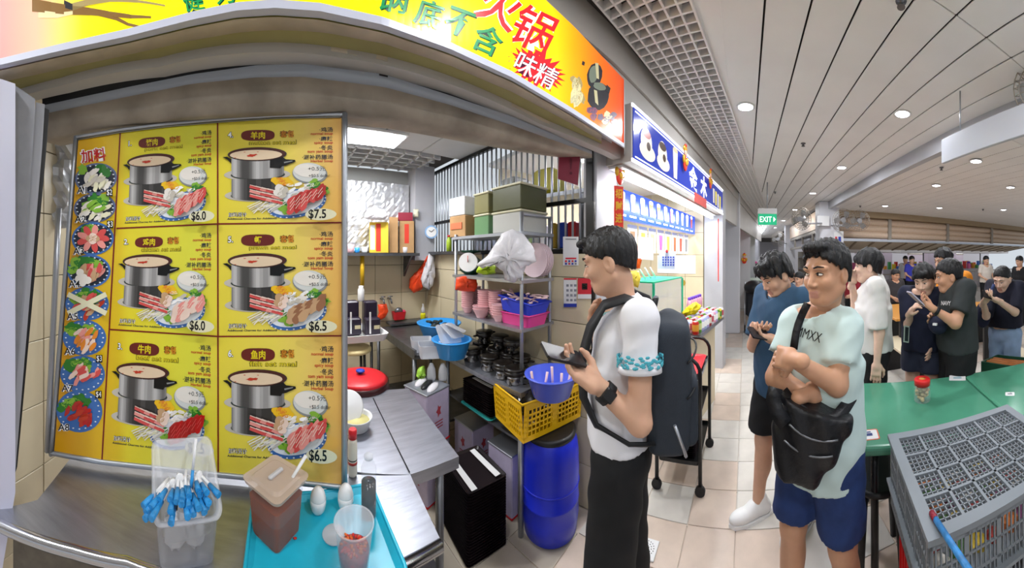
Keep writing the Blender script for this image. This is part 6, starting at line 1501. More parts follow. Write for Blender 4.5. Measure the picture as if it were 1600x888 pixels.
def make_head(t, hc, yaw, pitch, roll, skin, hair, h=.0042, neck_to=None, eyes='open', parts=None):
    Q = Rz(yaw) @ Ry(pitch) @ Rx(roll)             # columns: local axes in the world
    hc = np3(hc); W_ = lambda p: hc + Q @ np.array(p)
    sc = hair.get('scale', 1.0)
    nk = np3(neck_to)
    def fn(P):
        q = (P - hc) @ Q / sc
        d = head_sdf(q) * sc
        return smin(d, cone(P, W_((-.025, 0, -.075)), nk, .049 * sc, .058 * sc), .025)
    lo = np.minimum(hc - .16, nk - .08); hi = np.maximum(hc + .16, nk + .08)
    V, F = sdf_mesh(fn, lo, hi, h); q = ((V - hc) @ Q) / sc; fc = q[F].mean(1)
    lip = (fc[:, 0] > .0745) & (np.abs(fc[:, 1]) < .022) & (fc[:, 2] < -.060) & (fc[:, 2] > -.0865)
    parts['V'].append(V); parts['F'].append(F); parts['M'].append(lip.astype(int))
    # hair
    k = hair; sl = k.get('slope', .70); b0 = k.get('b0', -.006); th = k.get('th', .014); sd = k.get('seed', 1.0)
    def hf(P):
        q = (P - hc) @ Q / sc
        d = elli(q, (-.014, 0, .034), (.094 + th * .8, .075 + th, .083 + th * 1.15))
        d = smin(d, elli(q, (-.045, 0, -.02), (.055, .066 + th * .5, .07)), .02)
        nz = hair_noise(q, k.get('f', 150), k.get('amp', .004), sd)
        d = d + nz
        pl = (sl * q[:, 0] + b0 - q[:, 2]) / math.sqrt(1 + sl * sl) + nz * 1.6
        fade = np.maximum(q[:, 2] * 0 + (-q[:, 2] + k.get('back', -.075)), -9)
        d = np.maximum(np.maximum(d, pl), fade)
        for (c, r) in k.get('tufts', []): d = smin(d, elli(q, c, r) + nz, .012)
        for s in (1, -1): d = np.maximum(d, -elli(q, (-.006, .085 * s, -.018), (.024, .022, .036)))
        return d * sc
    V, F = sdf_mesh(hf, hc - .17, hc + .17, h); to_obj('hair', V, F, [M_hair], t)
    # eyes and brows
    for s in (1, -1):
        mb = MB(); Qm = Matrix(Q.tolist())
        op = .0052 if eyes == 'open' else .0026
        mb.ell(tuple(W_((.0795 * sc, .031 * s * sc, (.001 if eyes == 'open' else -.002) * sc))), (.0075 * sc, .0135 * sc, op * sc), 14, 8, 0, Qm); mb.ell(tuple(W_((.0846 * sc, (.031 * s - k.get('gaze', 0)) * sc, (.0015 if eyes == 'open' else -.002) * sc))), (.0042 * sc, .0064 * sc, (op + .0002) * sc), 12, 8, 1, Qm); mb.build('eye', [M_eye, M_iris], t)
        mb = MB(); mb.tube([W_((.0855 * sc, .0175 * s * sc, .0035 * sc)), W_((.0875 * sc, .028 * s * sc, .0085 * sc if eyes == 'open' else .003 * sc)), W_((.0815 * sc, .041 * s * sc, .0060 * sc)), W_((.075 * sc, .0465 * s * sc, .0025 * sc))], [.0012, .0017, .0016, .0010], 5); mb.build('eyelid', M_brow, t)
        mb = MB(); mb.tube([W_((.0920 * sc, .014 * s * sc, .0245 * sc)), W_((.0880 * sc, .030 * s * sc, .0300 * sc)), W_((.0745 * sc, .050 * s * sc, .0265 * sc))], [.0026, .0038, .0018], 6); mb.build('eyebrow', M_brow, t)
def hand_sdf_factory(w_, f, pn, side, curl, sc=1.0, spread=.0, thumb=0.0):
    x = np3(f); x /= np.linalg.norm(x); z = -np3(pn); z -= x * (z @ x); z /= np.linalg.norm(z); y = np.cross(z, x)
    Q = np.stack([x, y, z], 1); w_ = np3(w_)
    segs = []
    for i in range(4):
        b = np.array([.088 - .004 * abs(i - 1), side * (.030 - .0195 * i), 0.0]); L_ = [.072, .080, .074, .058][i]; a = curl[i] if isinstance(curl, (list, tuple)) else curl
        ang = 0; p = b; sp = side * (1.5 - i) * spread
        for fr, rr in ((.45, (.0088, .0082)), (.30, (.0082, .0076)), (.25, (.0076, .0066))):
            ang += a; dd = np.array([math.cos(ang) * math.cos(sp), math.cos(ang) * math.sin(sp), -math.sin(ang)]); n_ = p + dd * L_ * fr; segs.append((p, n_, rr)); p = n_
    tb = np.array([.022, side * .030, -.006]); t1 = tb + np.array([.030, side * (.026 - .01 * thumb), -.010 - .012 * thumb]); t2 = t1 + np.array([.028, side * (.008 - .014 * thumb), -.006 - .010 * thumb]); t3 = t2 + np.array([.022, side * (-.002 - .012 * thumb), -.004 - .008 * thumb])
    segs += [(tb, t1, (.0135, .0115)), (t1, t2, (.0115, .0095)), (t2, t3, (.0095, .0078))]
    def fn(P):
        q = (P - w_) @ Q / sc
        pb = np.abs(q - np.array([.048, side * .001, 0])) - np.array([.030, .026, .003]); d = np.linalg.norm(np.maximum(pb, 0), axis=1) + np.minimum(pb.max(1), 0) - .0125
        d = smin(d, cone(q, (-.045, 0, 0), (.02, 0, 0), .026, .026), .02)
        for a, b, rr in segs: d = np.minimum(smin(d, cone(q, a, b, *rr), .007), 9)
        return d * sc
    ctr = w_ + Q @ np.array([.07, 0, -.01]); return fn, ctr, Q
def person(name, label, base, yaw, H, head, arms, shirt, legs, skin='mid', hair=None, res=1.0, build=1.0, lean=0.0, bend=0.0, side_lean=0.0):
    """base: ground point; yaw: facing angle; arms: dict of joints; all in the room's own metres"""
    t = thing(name, label, 'person', (base[0], base[1], 0))
    k = H / 1.72; f = np.array([math.cos(yaw), math.sin(yaw), 0]); l = np.array([-math.sin(yaw), math.cos(yaw), 0]); B = np.array([base[0], base[1], 0.0])
    QT = np.stack([f, l, np.array([0, 0, 1.0])], 1)
    def T(a, b, z): u = max(0, (z - .9) / .55); return B + f * (a + lean * u) + l * (b + side_lean * u) + np.array([0, 0, z * k])
    sh_w = .172 * build
    S_ = {s: T(-.005, sh_w * s, 1.405) for s in (1, -1)}
    if 'shoulder' in arms:
        for s in arms['shoulder']: S_[s] = np3(arms['shoulder'][s])
    nb = T(-.01, 0, 1.40)
    def torso(P, inf=0.0):
        d = elli(P, T(0, 0, 1.26), (.112 * build + inf, .168 * build + inf, .20 + inf), QT)
        d = smin(d, elli(P, T(.01, 0, 1.08), (.112 * build + inf, .150 * build + inf, .20 + inf), QT), .05)
        d = smin(d, elli(P, T(-.012, 0, .93), (.118 * build + inf, .165 * build + inf, .13 + inf), QT), .05)
        d = smin(d, cone(P, S_[1] + np.array([0, 0, .0]), S_[-1], .050 + inf * .8, .050 + inf * .8), .05)
        d = smin(d, cone(P, T(-.02, 0, 1.36), nb + np.array([0, 0, .05]), .085 + inf * .6, .060 + inf * .3), .05)
        return d
    AR = {}
    for s in (1, -1):
        el, wr = np3(arms[s][0]), np3(arms[s][1]); AR[s] = (S_[s], el, wr)
    hipz, knz, anz = .90, .49, .075
    LG = {}
    for s in (1, -1):
        st = legs.get('stance', {}).get(s, (0.0, .10 * s)); LG[s] = (T(-.005, .085 * s, hipz), T(st[0] * .5 + .015, (.085 * s + st[1]) / 2, knz), B + f * st[0] + l * st[1] + np.array([0, 0, anz * k]))
    parts = {'V': [], 'F': [], 'M': []}
    def bodyfn(P):
        d = torso(P) if not legs.get('seated') else torso(P)
        for s in (1, -1):
            a, e, w_ = AR[s]
            d = smin(d, smin(cone(P, a, e, .050 * build, .041 * build), cone(P, e, w_, .042 * build, .026), .02), .025)
            hp, kn, an = LG[s]
            g_ = smin(cone(P, hp, kn, .086 * build, .056), cone(P, kn, an, .054, .036), .03); cf = kn * .68 + an * .32 - f * .022; g_ = smin(g_, elli(P, cf, (.048, .050, .11), QT), .03); d = smin(d, g_, .03)
        return np.maximum(d, P[:, 2] - (nb[2] + .06))
    allp = [x for s in (1, -1) for x in AR[s]] + [x for s in (1, -1) for x in LG[s]] + [nb, T(0, .2, .9), T(0, -.2, .9), T(0, 0, 1.4)]
    lo = np.min(allp, 0) - .16; hi = np.max(allp, 0) + .16; lo[2] = max(lo[2], 0)
    V, F = sdf_mesh(bodyfn, lo, hi, .011 * res); V = smooth_mesh(V, F, 1); parts['V'].append(V); parts['F'].append(F); parts['M'].append(np.zeros(len(F), int))
    hd = arms.get('hands', {})
    for s in (1, -1):
        a, e, w_ = AR[s]; hs = hd.get(s, {}); fd = np3(hs.get('dir', tuple(w_ - e))); pn = np3(hs.get('palm', tuple(-l * s))); fn, ctr, Qh = hand_sdf_factory(w_, fd, pn, s * hs.get('flip', 1), hs.get('curl', .25), hs.get('sc', 1.0), hs.get('spread', .06), hs.get('thumb', .3))
        V, F = sdf_mesh(fn, ctr - .13, ctr + .13, max(.0042, .0042 * res)); parts['V'].append(V); parts['F'].append(F); parts['M'].append(np.zeros(len(F), int))
    make_head(t, head['c'], head['yaw'], head.get('pitch', 0), head.get('roll', 0), skin, hair or {}, .0042 * res, nb + np.array([0, 0, -.01]), head.get('eyes', 'open'), parts)
    off = 0; VV, FF, MM = [], [], []
    for V, F, m_ in zip(parts['V'], parts['F'], parts['M']): VV.append(V); FF.append(F + off); MM.append(m_); off += len(V)
    to_obj('body', np.concatenate(VV), np.concatenate(FF), [M_skin[skin], M_lip], t, np.concatenate(MM))
    # shirt
    hem = shirt['hem']; inf = shirt.get('inf', .020); sl = shirt.get('sleeve', .8); fold = shirt.get('fold', .0026)
    def shirtfn(P):
        d = torso(P, inf)
        q = (P - B) @ QT; u = np.clip((P[:, 2] / k - .9) / .55, -.3, 1); qx = q[:, 0] - lean * np.maximum(u, 0); qy = q[:, 1] - side_lean * np.maximum(u, 0)
        a, b = (.118 * build + inf) * shirt.get('wd', 1.0), (.160 * build + inf) * shirt.get('ww', 1.0); cyl = (np.sqrt((qx / a) ** 2 + (qy / b) ** 2) - 1) * a; cyl = np.maximum(cyl, P[:, 2] - 1.22 * k); d = smin(d, cyl, .06)
        for s in (1, -1):
            A, e, w_ = AR[s]; dr = (e - A) / np.linalg.norm(e - A); end = A + (e - A) * min(sl, 1.0); r0, r1 = .056 * build + inf * .6, shirt.get('cuff', .066) * build
            c = cone(P, A - dr * .01, end + dr * .06, r0, r1); c = np.maximum(c, (P - end) @ dr); d = smin(d, c, .035)
        wv = fold * (np.sin(P[:, 2] * 30 + qy * 50 + 9 * qx) * np.sin(qy * 23 + P[:, 2] * 14 + 3) + 1.1 * np.abs(np.sin(P[:, 2] * 26 - qy * 22 + qx * 20 + 2 * np.sin(P[:, 2] * 9))))
        d = d + wv
        d = np.maximum(d, hem - P[:, 2] + .006 * np.sin(qy * 16 + qx * 12))
        nkd = cone(P, nb + np.array([0, 0, -.01]) + f * .03, nb + np.array([0, 0, .16]) + f * .05, .070, .11); d = -smin(-d, nkd, .008)
        return d
    V, F = sdf_mesh(shirtfn, lo - .04, np.maximum(hi, lo) + .04, .0095 * res); V = smooth_mesh(V, F, 1)
    sh_o = to_obj('shirt', V, F, [shirt['mat']], t)
    cl = MB(); ring = []
    for i in range(28):
        a_ = 6.283 * i / 28; ring.append(nb + f * (.018 + .078 * math.cos(a_)) + l * (.079 * math.sin(a_)) + np.array([0, 0, .030 - .022 * math.cos(a_)]))
    if shirt.get('collar'): cl.tube([Vector(p) for p in ring], .0075, 6, closed=True); cl.build('collar', shirt['collar'], t)
    # trousers / shorts
    if legs.get('mat'):
        hz = legs['hem']; pi = legs.get('inf', .018)
        def pf(P):
            d = np.maximum(elli(P, T(-.012, 0, .92), (.122 * build + pi * .5, .168 * build + pi * .5, .17), QT), P[:, 2] - 1.04 * k)
            for s in (1, -1):
                hp, kn, an = LG[s]; d = smin(d, smin(cone(P, hp, kn, .092 * build + pi, legs.get('kr', .066) + pi), cone(P, kn, an, legs.get('kr', .066) + pi, legs.get('ar', .05) + pi), .02), .03)
            d = d + .004 * np.sin(P[:, 2] * 42 + P[:, 0] * 30) * np.sin(P[:, 1] * 33 + P[:, 2] * 11)
            return np.maximum(d, hz - P[:, 2])
        lo2 = np.minimum(T(0, 0, .4), np.min([x for s in (1, -1) for x in LG[s]], 0)) - .22; hi2 = np.max([x for s in (1, -1) for x in LG[s]], 0) + .24; lo2[2] = max(hz - .05, -.02); hi2[2] = 1.12 * k
        V, F = sdf_mesh(pf, lo2, hi2, .0105 * res); V = smooth_mesh(V, F, 1); to_obj(legs.get('name', 'trousers'), V, F, [legs['mat']], t)
    # shoes
    sm = legs.get('shoe', MATS['white_plastic'])
    for s in (1, -1):
        an = LG[s][2]; ft = Rz(yaw + legs.get('toe', .15) * s); Qf = ft
        def sf(P):
            q = (P - np.array([an[0], an[1], 0])) @ Qf; d = cone(q, (-.05, 0, .048), (.03, 0, .060), .044, .048); d = smin(d, elli(q, (.105, 0, .040), (.09, .048, .040)), .03); d = smin(d, cone(q, (-.025, 0, .07), (-.02, 0, .105), .045, .044), .02); return np.maximum(d, .006 - q[:, 2])
        c = np.array([an[0], an[1], .07]); V, F = sdf_mesh(sf, c - np.array([.24, .24, .09]), c + np.array([.24, .24, .1]), .008 * res); so_ = to_obj('shoe', V, F, [sm], t)
        mb = MB(); Mz = Matrix.Translation((an[0], an[1], 0)) @ Matrix.Rotation(yaw + legs.get('toe', .15) * s, 4, 'Z'); mb.T = Mz; ring = [(-.095, -.03), (-.105, 0), (-.095, .03), (-.02, .045), (.09, .052), (.17, .036), (.198, 0), (.17, -.036), (.09, -.052), (-.02, -.045)]; mb.prism([(a_, b_, .0) for a_, b_ in ring], (0, 0, .02)); mb.build('sole', legs.get('sole', M_white), so_)
    return t, T, AR, S_, f, l
def facing(x, left, cam): a = az(x); v = Vector((-math.cos(a), math.sin(a), 0)) * left + Vector((-math.sin(a), -math.cos(a), 0)) * cam; return math.atan2(v.y, v.x)
def ground(x, r_): p = R(x, HOR, r_); return (p.x, p.y)
def v3(x, y, r_): return R(x, y, r_)
def phone(lab, c, ax, ay, L=.15, W=.072, back='#1b1b20'):
    ax = Vector(ax).normalized(); ay = Vector(ay); ay = (ay - ax * ay.dot(ax)).normalized(); n = ax.cross(ay); t = thing('mobile_phone', lab, 'phone', tuple(c)); c = Vector(c)
    q = [c + ax * (sx * L / 2) + ay * (sy * W / 2) for sx, sy in ((1, .8), (.94, 1), (-.94, 1), (-1, .8), (-1, -.8), (-.94, -1), (.94, -1), (1, -.8))]
    mb = MB(); mb.prism([p - n * .004 for p in q], tuple(n * .008)); mb.build('case', mat('phone_' + back[1:], back, .3), t)
    mb = MB(); mb.prism([c + ax * (sx * L * .47) + ay * (sy * W * .46) + n * .0042 for sx, sy in ((1, 1), (-1, 1), (-1, -1), (1, -1))], tuple(n * .0006)); mb.build('screen', mat('phone_screen', '#2a2430', .1), t)
    return t
def ribbon(pts, w_, nrm_fn, th, name, m_, parent):
    mb = MB(); P = [Vector(p) for p in pts]; n_ = len(P); A, B_ = [], []
    for i, p in enumerate(P):
        d = (P[min(i + 1, n_ - 1)] - P[max(i - 1, 0)]).normalized(); nn = Vector(nrm_fn(p)).normalized(); s = d.cross(nn).normalized() * w_ / 2; A.append((p - s, p + s, p + s + nn * th, p - s + nn * th))
    vs = [tuple(q) for r_ in A for q in r_]; fs = []
    for i in range(n_ - 1):
        for j in range(4): fs.append((i * 4 + j, i * 4 + (j + 1) % 4, (i + 1) * 4 + (j + 1) % 4, (i + 1) * 4 + j))
    fs += [(0, 1, 2, 3), tuple((n_ - 1) * 4 + j for j in (3, 2, 1, 0))]; mb.add(vs, fs, 0, True); return mb.build(name, m_, parent)
M_cw = mat('cloth_white_tee', '#e4e4ea', .85, noise=.03, nscale=6); M_mint = mat('cloth_mint', '#c9dedd', .85, noise=.03, nscale=6); M_nv = mat('cloth_navy_blue', '#2b4a66', .85, noise=.08, nscale=7); M_bk = mat('cloth_black', '#141518', .85, noise=.2, nscale=8); M_dn = mat('cloth_dark_navy', '#171c34', .85, noise=.15, nscale=7); M_char = mat('cloth_charcoal', '#2e3334', .85, noise=.1, nscale=7); M_den = mat('denim_blue', '#22386c', .85, noise=.25, nscale=12); M_jean = mat('denim_light', '#8fa9cc', .85, noise=.15, nscale=10); M_ow = mat('cloth_off_white', '#dcdad6', .85, noise=.03, nscale=6)
PEOPLE = []
SHORT = {'f': 190, 'amp': .0028, 'th': .012}
# --- the man with the backpack
yw = facing(968, .98, -.16)
t1, T1, A1, S1, f1, l1 = person('person', 'person in white polo shirt with a backpack looking down at a phone', ground(970, 1.15), yw, 1.74,
    {'c': v3(951, 408, 1.12), 'yaw': yw + .04, 'pitch': .24, 'eyes': 'down'},
    {1: (v3(1000, 662, .91), v3(936, 604, .90)), -1: (v3(944, 596, 1.26), v3(934, 520, 1.22)), 'shoulder': {1: v3(1000, 497, .97)}, 'hands': {1: {'dir': tuple(v3(884, 566, .90) - v3(936, 604, .90)), 'palm': (-.3, .1, .9), 'curl': .30, 'thumb': .2}, -1: {'dir': tuple(v3(921, 468, 1.19) - v3(934, 520, 1.22)), 'palm': tuple(np3(v3(951, 408, 1.12)) - np3(v3(930, 480, 1.2))), 'curl': .35}}},
    {'hem': .96, 'mat': M_cw, 'sleeve': .53, 'inf': .014, 'cuff': .068, 'wd': .92, 'collar': mat('collar_teal', '#9fcfd2', .8)}, {'mat': M_bk, 'hem': .05, 'inf': .022, 'kr': .07, 'ar': .07, 'shoe': M_black, 'stance': {1: (.03, .10), -1: (-.04, -.09)}}, 'mid', dict(SHORT, slope=.62, b0=.004, back=-.055, tufts=[((.066, 0, .088), (.040, .050, .020))]), build=.86, lean=.0)
# teal floral bands on the sleeve and at the collar
A_, e_, w_ = A1[1]; dr = (e_ - A_) / np.linalg.norm(e_ - A_)
mb = MB(); n = 40; rg = np.random.default_rng(2)
M_teal = mat('floral_teal', '#4aa7b8', .8)
for i in range(150):
    s_ = rg.uniform(.36, .47); a_ = rg.uniform(0, 6.283); u_ = np.cross(dr, [0, 0, 1]); u_ = u_ / np.linalg.norm(u_) if np.linalg.norm(u_) > .01 else np.array([1., 0, 0]); w2_ = np.cross(dr, u_); c = A_ + (e_ - A_) * s_ + (u_ * math.cos(a_) + w2_ * math.sin(a_)) * .0735
    nn = Vector(u_ * math.cos(a_) + w2_ * math.sin(a_)); Mq = nn.to_track_quat('Z', 'Y').to_matrix(); mb.ell(tuple(c), (.008, .005, .0022), 6, 4, 0, Mq)
o = mb.build('floral_band', M_teal, t1); o['kind'] = 'stuff'
mb = MB(); c = Vector(A_ + (e_ - A_) * .53); dv = Vector(dr); mb.cyl(c - dv * .02, c, .0695, .0705, n=28); mb.build('cuff_band', M_cw, t1)
# backpack with straps: worn, a thing of its own
M_bp = mat('backpack_fabric', '#2b323c', .75, noise=.1, nscale=10, bump=.2, bscale=300); M_bp2 = mat('backpack_dark', '#16181c', .6)
bc = np3(T1(-.185, .0, 1.17)); QB = np.stack([f1, l1, np.array([0, 0, 1.])], 1)
bpk = thing('backpack', 'dark grey backpack on the back of the person in white polo', 'backpack', tuple(bc - np.array([0, 0, .26])))
def bpf(P):
    q = (P - bc) @ QB; d = elli(q, (0, 0, 0), (.080, .145, .265)); b = np.abs(q) - np.array([.040, .10, .195]); b2 = np.linalg.norm(np.maximum(b, 0), axis=1) + np.minimum(b.max(1), 0) - .035; d = smin(d, b2, .05); return np.maximum(d, q[:, 0] - .08)
V, F = sdf_mesh(bpf, bc - .36, bc + .36, .011); to_obj('main_bag', smooth_mesh(V, F, 2), F, [M_bp], bpk)
def bpf2(P): q = (P - bc) @ QB; b = np.abs(q - np.array([-.070, 0, -.09])) - np.array([.012, .08, .10]); return np.linalg.norm(np.maximum(b, 0), axis=1) + np.minimum(b.max(1), 0) - .025
V, F = sdf_mesh(bpf2, bc - .3, bc + .2, .011); to_obj('front_pocket', smooth_mesh(V, F, 2), F, [M_bp], bpk)
for zz, rr in ((.10, .150), (-.02, .155)): mb = MB(); mb.tube([Vector(bc + QB @ np.array([-.06 - .045 * math.cos(a_), .14 * math.sin(a_), zz + .03 * math.cos(a_)])) for a_ in np.linspace(-1.5, 1.5, 12)], .004, 6); mb.build('zip', M_bp2, bpk)
mb = MB(); mb.tube([Vector(bc + QB @ np.array(p)) for p in ((.06, .03, .25), (.05, .03, .30), (.05, -.03, .30), (.06, -.03, .25))], .012, 8); mb.build('grab_loop', M_bp2, bpk)
mb = MB(); mb.tube([Vector(bc + QB @ np.array(p)) for p in ((-.02, .15, -.10), (-.06, .13, -.22))], .006, 6); mb.build('pull_cord', M_alu, bpk)
for s in (1, -1):
    y_ = .115 * s; pts = [(-.14, y_ * .75, 1.36), (-.10, y_ * .9, 1.45), (-.03, y_ * 1.0, 1.478), (.04, y_ * 1.0, 1.455), (.09, y_ * 1.0, 1.37), (.118, y_ * 1.05, 1.26), (.108, y_ * 1.15, 1.14), (.06, y_ * 1.28, 1.06), (-.05, y_ * 1.32, 1.01), (-.13, y_ * 1.1, 1.0)]
    ribbon([T1(*p) for p in pts], .05, lambda p: tuple(np.array(p) - T1(0, 0, 1.22)), .012, 'strap', M_bp2, bpk)
ribbon([T1(.118, -.12, 1.24), T1(.138, 0, 1.235), T1(.118, .12, 1.24)], .022, lambda p: tuple(np3(p) - T1(0, 0, 1.24)), .006, 'chest_strap', M_bp2, bpk); c = T1(.142, .0, 1.235); MB().box(tuple(c), (.03, .045, .03), rz=yw, bev=.006).build('buckle', mat('buckle_grey', '#5a626c', .4), bpk)
# watch and phone
wd = Vector(A1[1][2] - A1[1][1]).normalized(); wc = Vector(A1[1][2]) - wd * .03
wt = thing('wrist_watch', 'black smart watch on the wrist of the person in white polo', 'watch', tuple(wc)); MB().cyl(wc - wd * .014, wc + wd * .014, .0345, n=24).build('band', M_bp2, wt)
cd = (Vector((0, 0, EYE)) - wc).normalized(); cd = (cd - wd * cd.dot(wd)).normalized(); Mq = Matrix((wd, wd.cross(cd), cd)).transposed(); mb = MB(); mb.box((0, 0, 0), (.038, .036, .012), bev=.004); mb.v = [tuple(Mq @ Vector(p) + wc + cd * .036) for p in mb.v]; mb.build('case', M_black, wt)
pc_ = v3(881, 555, .885); phone('black phone held by the person in white polo', pc_, v3(858, 549, .86) - v3(900, 560, .91), Vector((.55, .75, .30)), .145, .075)
# --- navy shirt man
yw = facing(1215, .75, .62)
t2, T2, A2_, S2, f2, l2 = person('person', 'person in blue t-shirt and black shorts looking at a phone', ground(1222, 1.84), yw, 1.70,
    {'c': v3(1211, 430, 1.78), 'yaw': yw - .05, 'pitch': .50, 'eyes': 'down'},
    {1: (v3(1243, 548, 1.75), v3(1209, 531, 1.56)), -1: (v3(1178, 540, 1.86), v3(1181, 512, 1.66)), 'hands': {1: {'dir': tuple(v3(1186, 524, 1.52) - v3(1209, 531, 1.56)), 'palm': (0, .1, 1), 'curl': .4}, -1: {'dir': tuple(v3(1194, 519, 1.50) - v3(1181, 512, 1.66)), 'palm': (0, -.2, .8), 'curl': .4}}},
    {'hem': .80, 'mat': M_nv, 'sleeve': .85, 'inf': .028, 'cuff': .078, 'collar': M_nv}, {'mat': M_bk, 'name': 'shorts', 'hem': .56, 'inf': .03, 'kr': .085, 'shoe': M_white, 'stance': {-1: (.10, -.12), 1: (-.06, .12)}}, 'mid', {'f': 95, 'amp': .009, 'th': .022, 'slope': .62, 'b0': -.002, 'back': -.06, 'tufts': [((.075, 0, .075), (.035, .062, .032)), ((.055, .03, .1), (.04, .04, .025))], 'seed': 2.0}, res=1.15, build=1.02)
phone('black phone held by the person in blue t-shirt', v3(1187, 522, 1.50), v3(1174, 521, 1.45) - v3(1201, 526, 1.55), Vector((0, .3, .25)))
# --- mint shirt man
yw = facing(1280, .62, .80)
t3, T3, A3, S3, f3, l3 = person('person', 'person in pale mint t-shirt with crossed arms and a black sling bag', ground(1282, 1.24), yw, 1.71,
    {'c': v3(1291, 426, 1.15), 'yaw': facing(1290, .62, .80), 'pitch': .06, 'roll': .03, 'eyes': 'open'},
    {1: (v3(1308, 602, 1.09), v3(1240, 562, 1.0)), -1: (v3(1213, 590, 1.13), v3(1262, 616, 1.06)), 'shoulder': {1: v3(1322, 512, 1.16), -1: v3(1244, 505, 1.23)}, 'hands': {1: {'dir': tuple(v3(1212, 556, 1.08) - v3(1240, 562, 1.0)), 'palm': tuple(v3(1222, 560, 1.1) - v3(1222, 560, .95)), 'curl': .35}, -1: {'dir': tuple(v3(1290, 606, 1.12) - v3(1262, 616, 1.06)), 'palm': tuple(v3(1280, 600, 1.1) - v3(1280, 600, .95)), 'curl': .2}}},
    {'hem': .755, 'mat': M_mint, 'sleeve': .62, 'inf': .018, 'cuff': .070, 'wd': 1.12, 'ww': 1.08, 'collar': M_mint, 'fold': .0035}, {'mat': M_den, 'name': 'shorts', 'hem': .56, 'inf': .02, 'kr': .078, 'shoe': M_black, 'stance': {-1: (.06, -.14), 1: (-.04, .13)}}, 'tan', dict(SHORT, slope=.80, b0=.006, back=-.045, th=.016, gaze=.004, amp=.004, tufts=[((.060, 0, .100), (.045, .055, .022))]), build=.98)
# lettering on the chest, sling bag and strap
def on_front(o, p, d):       # project a point onto the built shirt along d
    inv = o.matrix_world.inverted(); off = parent_off(o); ok, loc, nr, ix = o.ray_cast(Vector(p) - off, Vector(d).normalized()); return (loc + off, nr) if ok else (None, None)
sh3 = [c for c in t3.children if c.name.startswith('shirt')][0]
def chest(mb, t, cx, cy, h, w, ang, o, mi=0, bold=0.0, r0=.5):
    v, f, wd = text2d(t, bold); ca_, sa_ = math.cos(ang), math.sin(ang); pts = []
    for a, b in v:
        X = a * w / wd; Y = -b * h; x = cx + X * ca_ - Y * sa_; y = cy + X * sa_ + Y * ca_; p0 = R(x, y, r0); d = (R(x, y, 2.5) - p0); q, n_ = on_front(o, p0, d); pts.append(q - d.normalized() * .003 if q is not None else R(x, y, 1.0))
    mb.add(pts, f, mi)
bpy.context.view_layer.update()
mb = MB(); chest(mb, 'MMXX', 1264, 523, 15, 40, .30, sh3, 0, .0); mb.build('shirt_print', M_bk, t3, fix=False)
bag3 = thing('sling_bag', 'black nylon sling bag hanging in front of the mint t-shirt', 'bag', tuple(v3(1262, 748, 1.0)))
M_nyl = mat('black_nylon', '#131419', .45, bump=.4, bscale=40); bcen = np3(v3(1263, 686, 1.03)); ux = np3(v3(1300, 715, 1.02) - v3(1225, 690, 1.02)); ux /= np.linalg.norm(ux); uz = np.array([0, 0, 1.]) - ux * ux[2]; uz /= np.linalg.norm(uz); uy = np.cross(uz, ux); QS = np.stack([ux, uy, uz], 1)
def sbf(P):
    q = (P - bcen) @ QS; wdt = .116 - .30 * np.clip(-q[:, 2], 0, .2); d = (np.sqrt((q[:, 0] / wdt) ** 2 + (q[:, 1] / .052) ** 2) - 1) * .05; d = np.maximum(d, np.abs(q[:, 2] + .01) - .118); d = d + .004 * np.sin(q[:, 0] * 60 + q[:, 2] * 40) ; return d - .006
V, F = sdf_mesh(sbf, bcen - .22, bcen + .22, .008); to_obj('pouch', smooth_mesh(V, F, 2), F, [M_nyl], bag3)
def front3(x, y, lift=.008):
    p0 = R(x, y, .4); d = R(x, y, 2.5) - p0; q, n_ = on_front(sh3, p0, d); return (q - d.normalized() * lift) if q is not None and (q.xy.length < 1.22) else R(x, y, 1.14)
cam_n = lambda p: tuple(Vector((0, 0, EYE)) - Vector(p))
ribbon([front3(*q) for q in ((1262, 474), (1259, 480), (1255, 488), (1251, 497), (1247, 508), (1244, 520), (1242, 532), (1240, 546))], .030, cam_n, .004, 'strap', M_nyl, bag3); ribbon([R(1212, 606, 1.0), R(1208, 622, 1.0), R(1214, 644, .99), R(1228, 664, .98)], .05, cam_n, .006, 'strap', M_nyl, bag3); ribbon([R(1222, 612, 1.03), R(1238, 634, 1.02), R(1262, 652, 1.0), R(1290, 662, .99), R(1308, 652, 1.02), R(1321, 636, 1.07), R(1330, 622, 1.12), R(1334, 606, 1.2)], .045, cam_n, .006, 'strap', M_nyl, bag3)
for i, zz in enumerate((.035, -.02)): mb = MB(); mb.tube([Vector(bcen + QS @ np.array([x_, -.056 if uy @ np3(Vector((0, 0, EYE)) - Vector(bcen)) < 0 else .056, zz + x_ * x_ * 3])) for x_ in np.linspace(-.085, .085, 9)], .0035, 6); mb.build('zip', M_steeld, bag3)
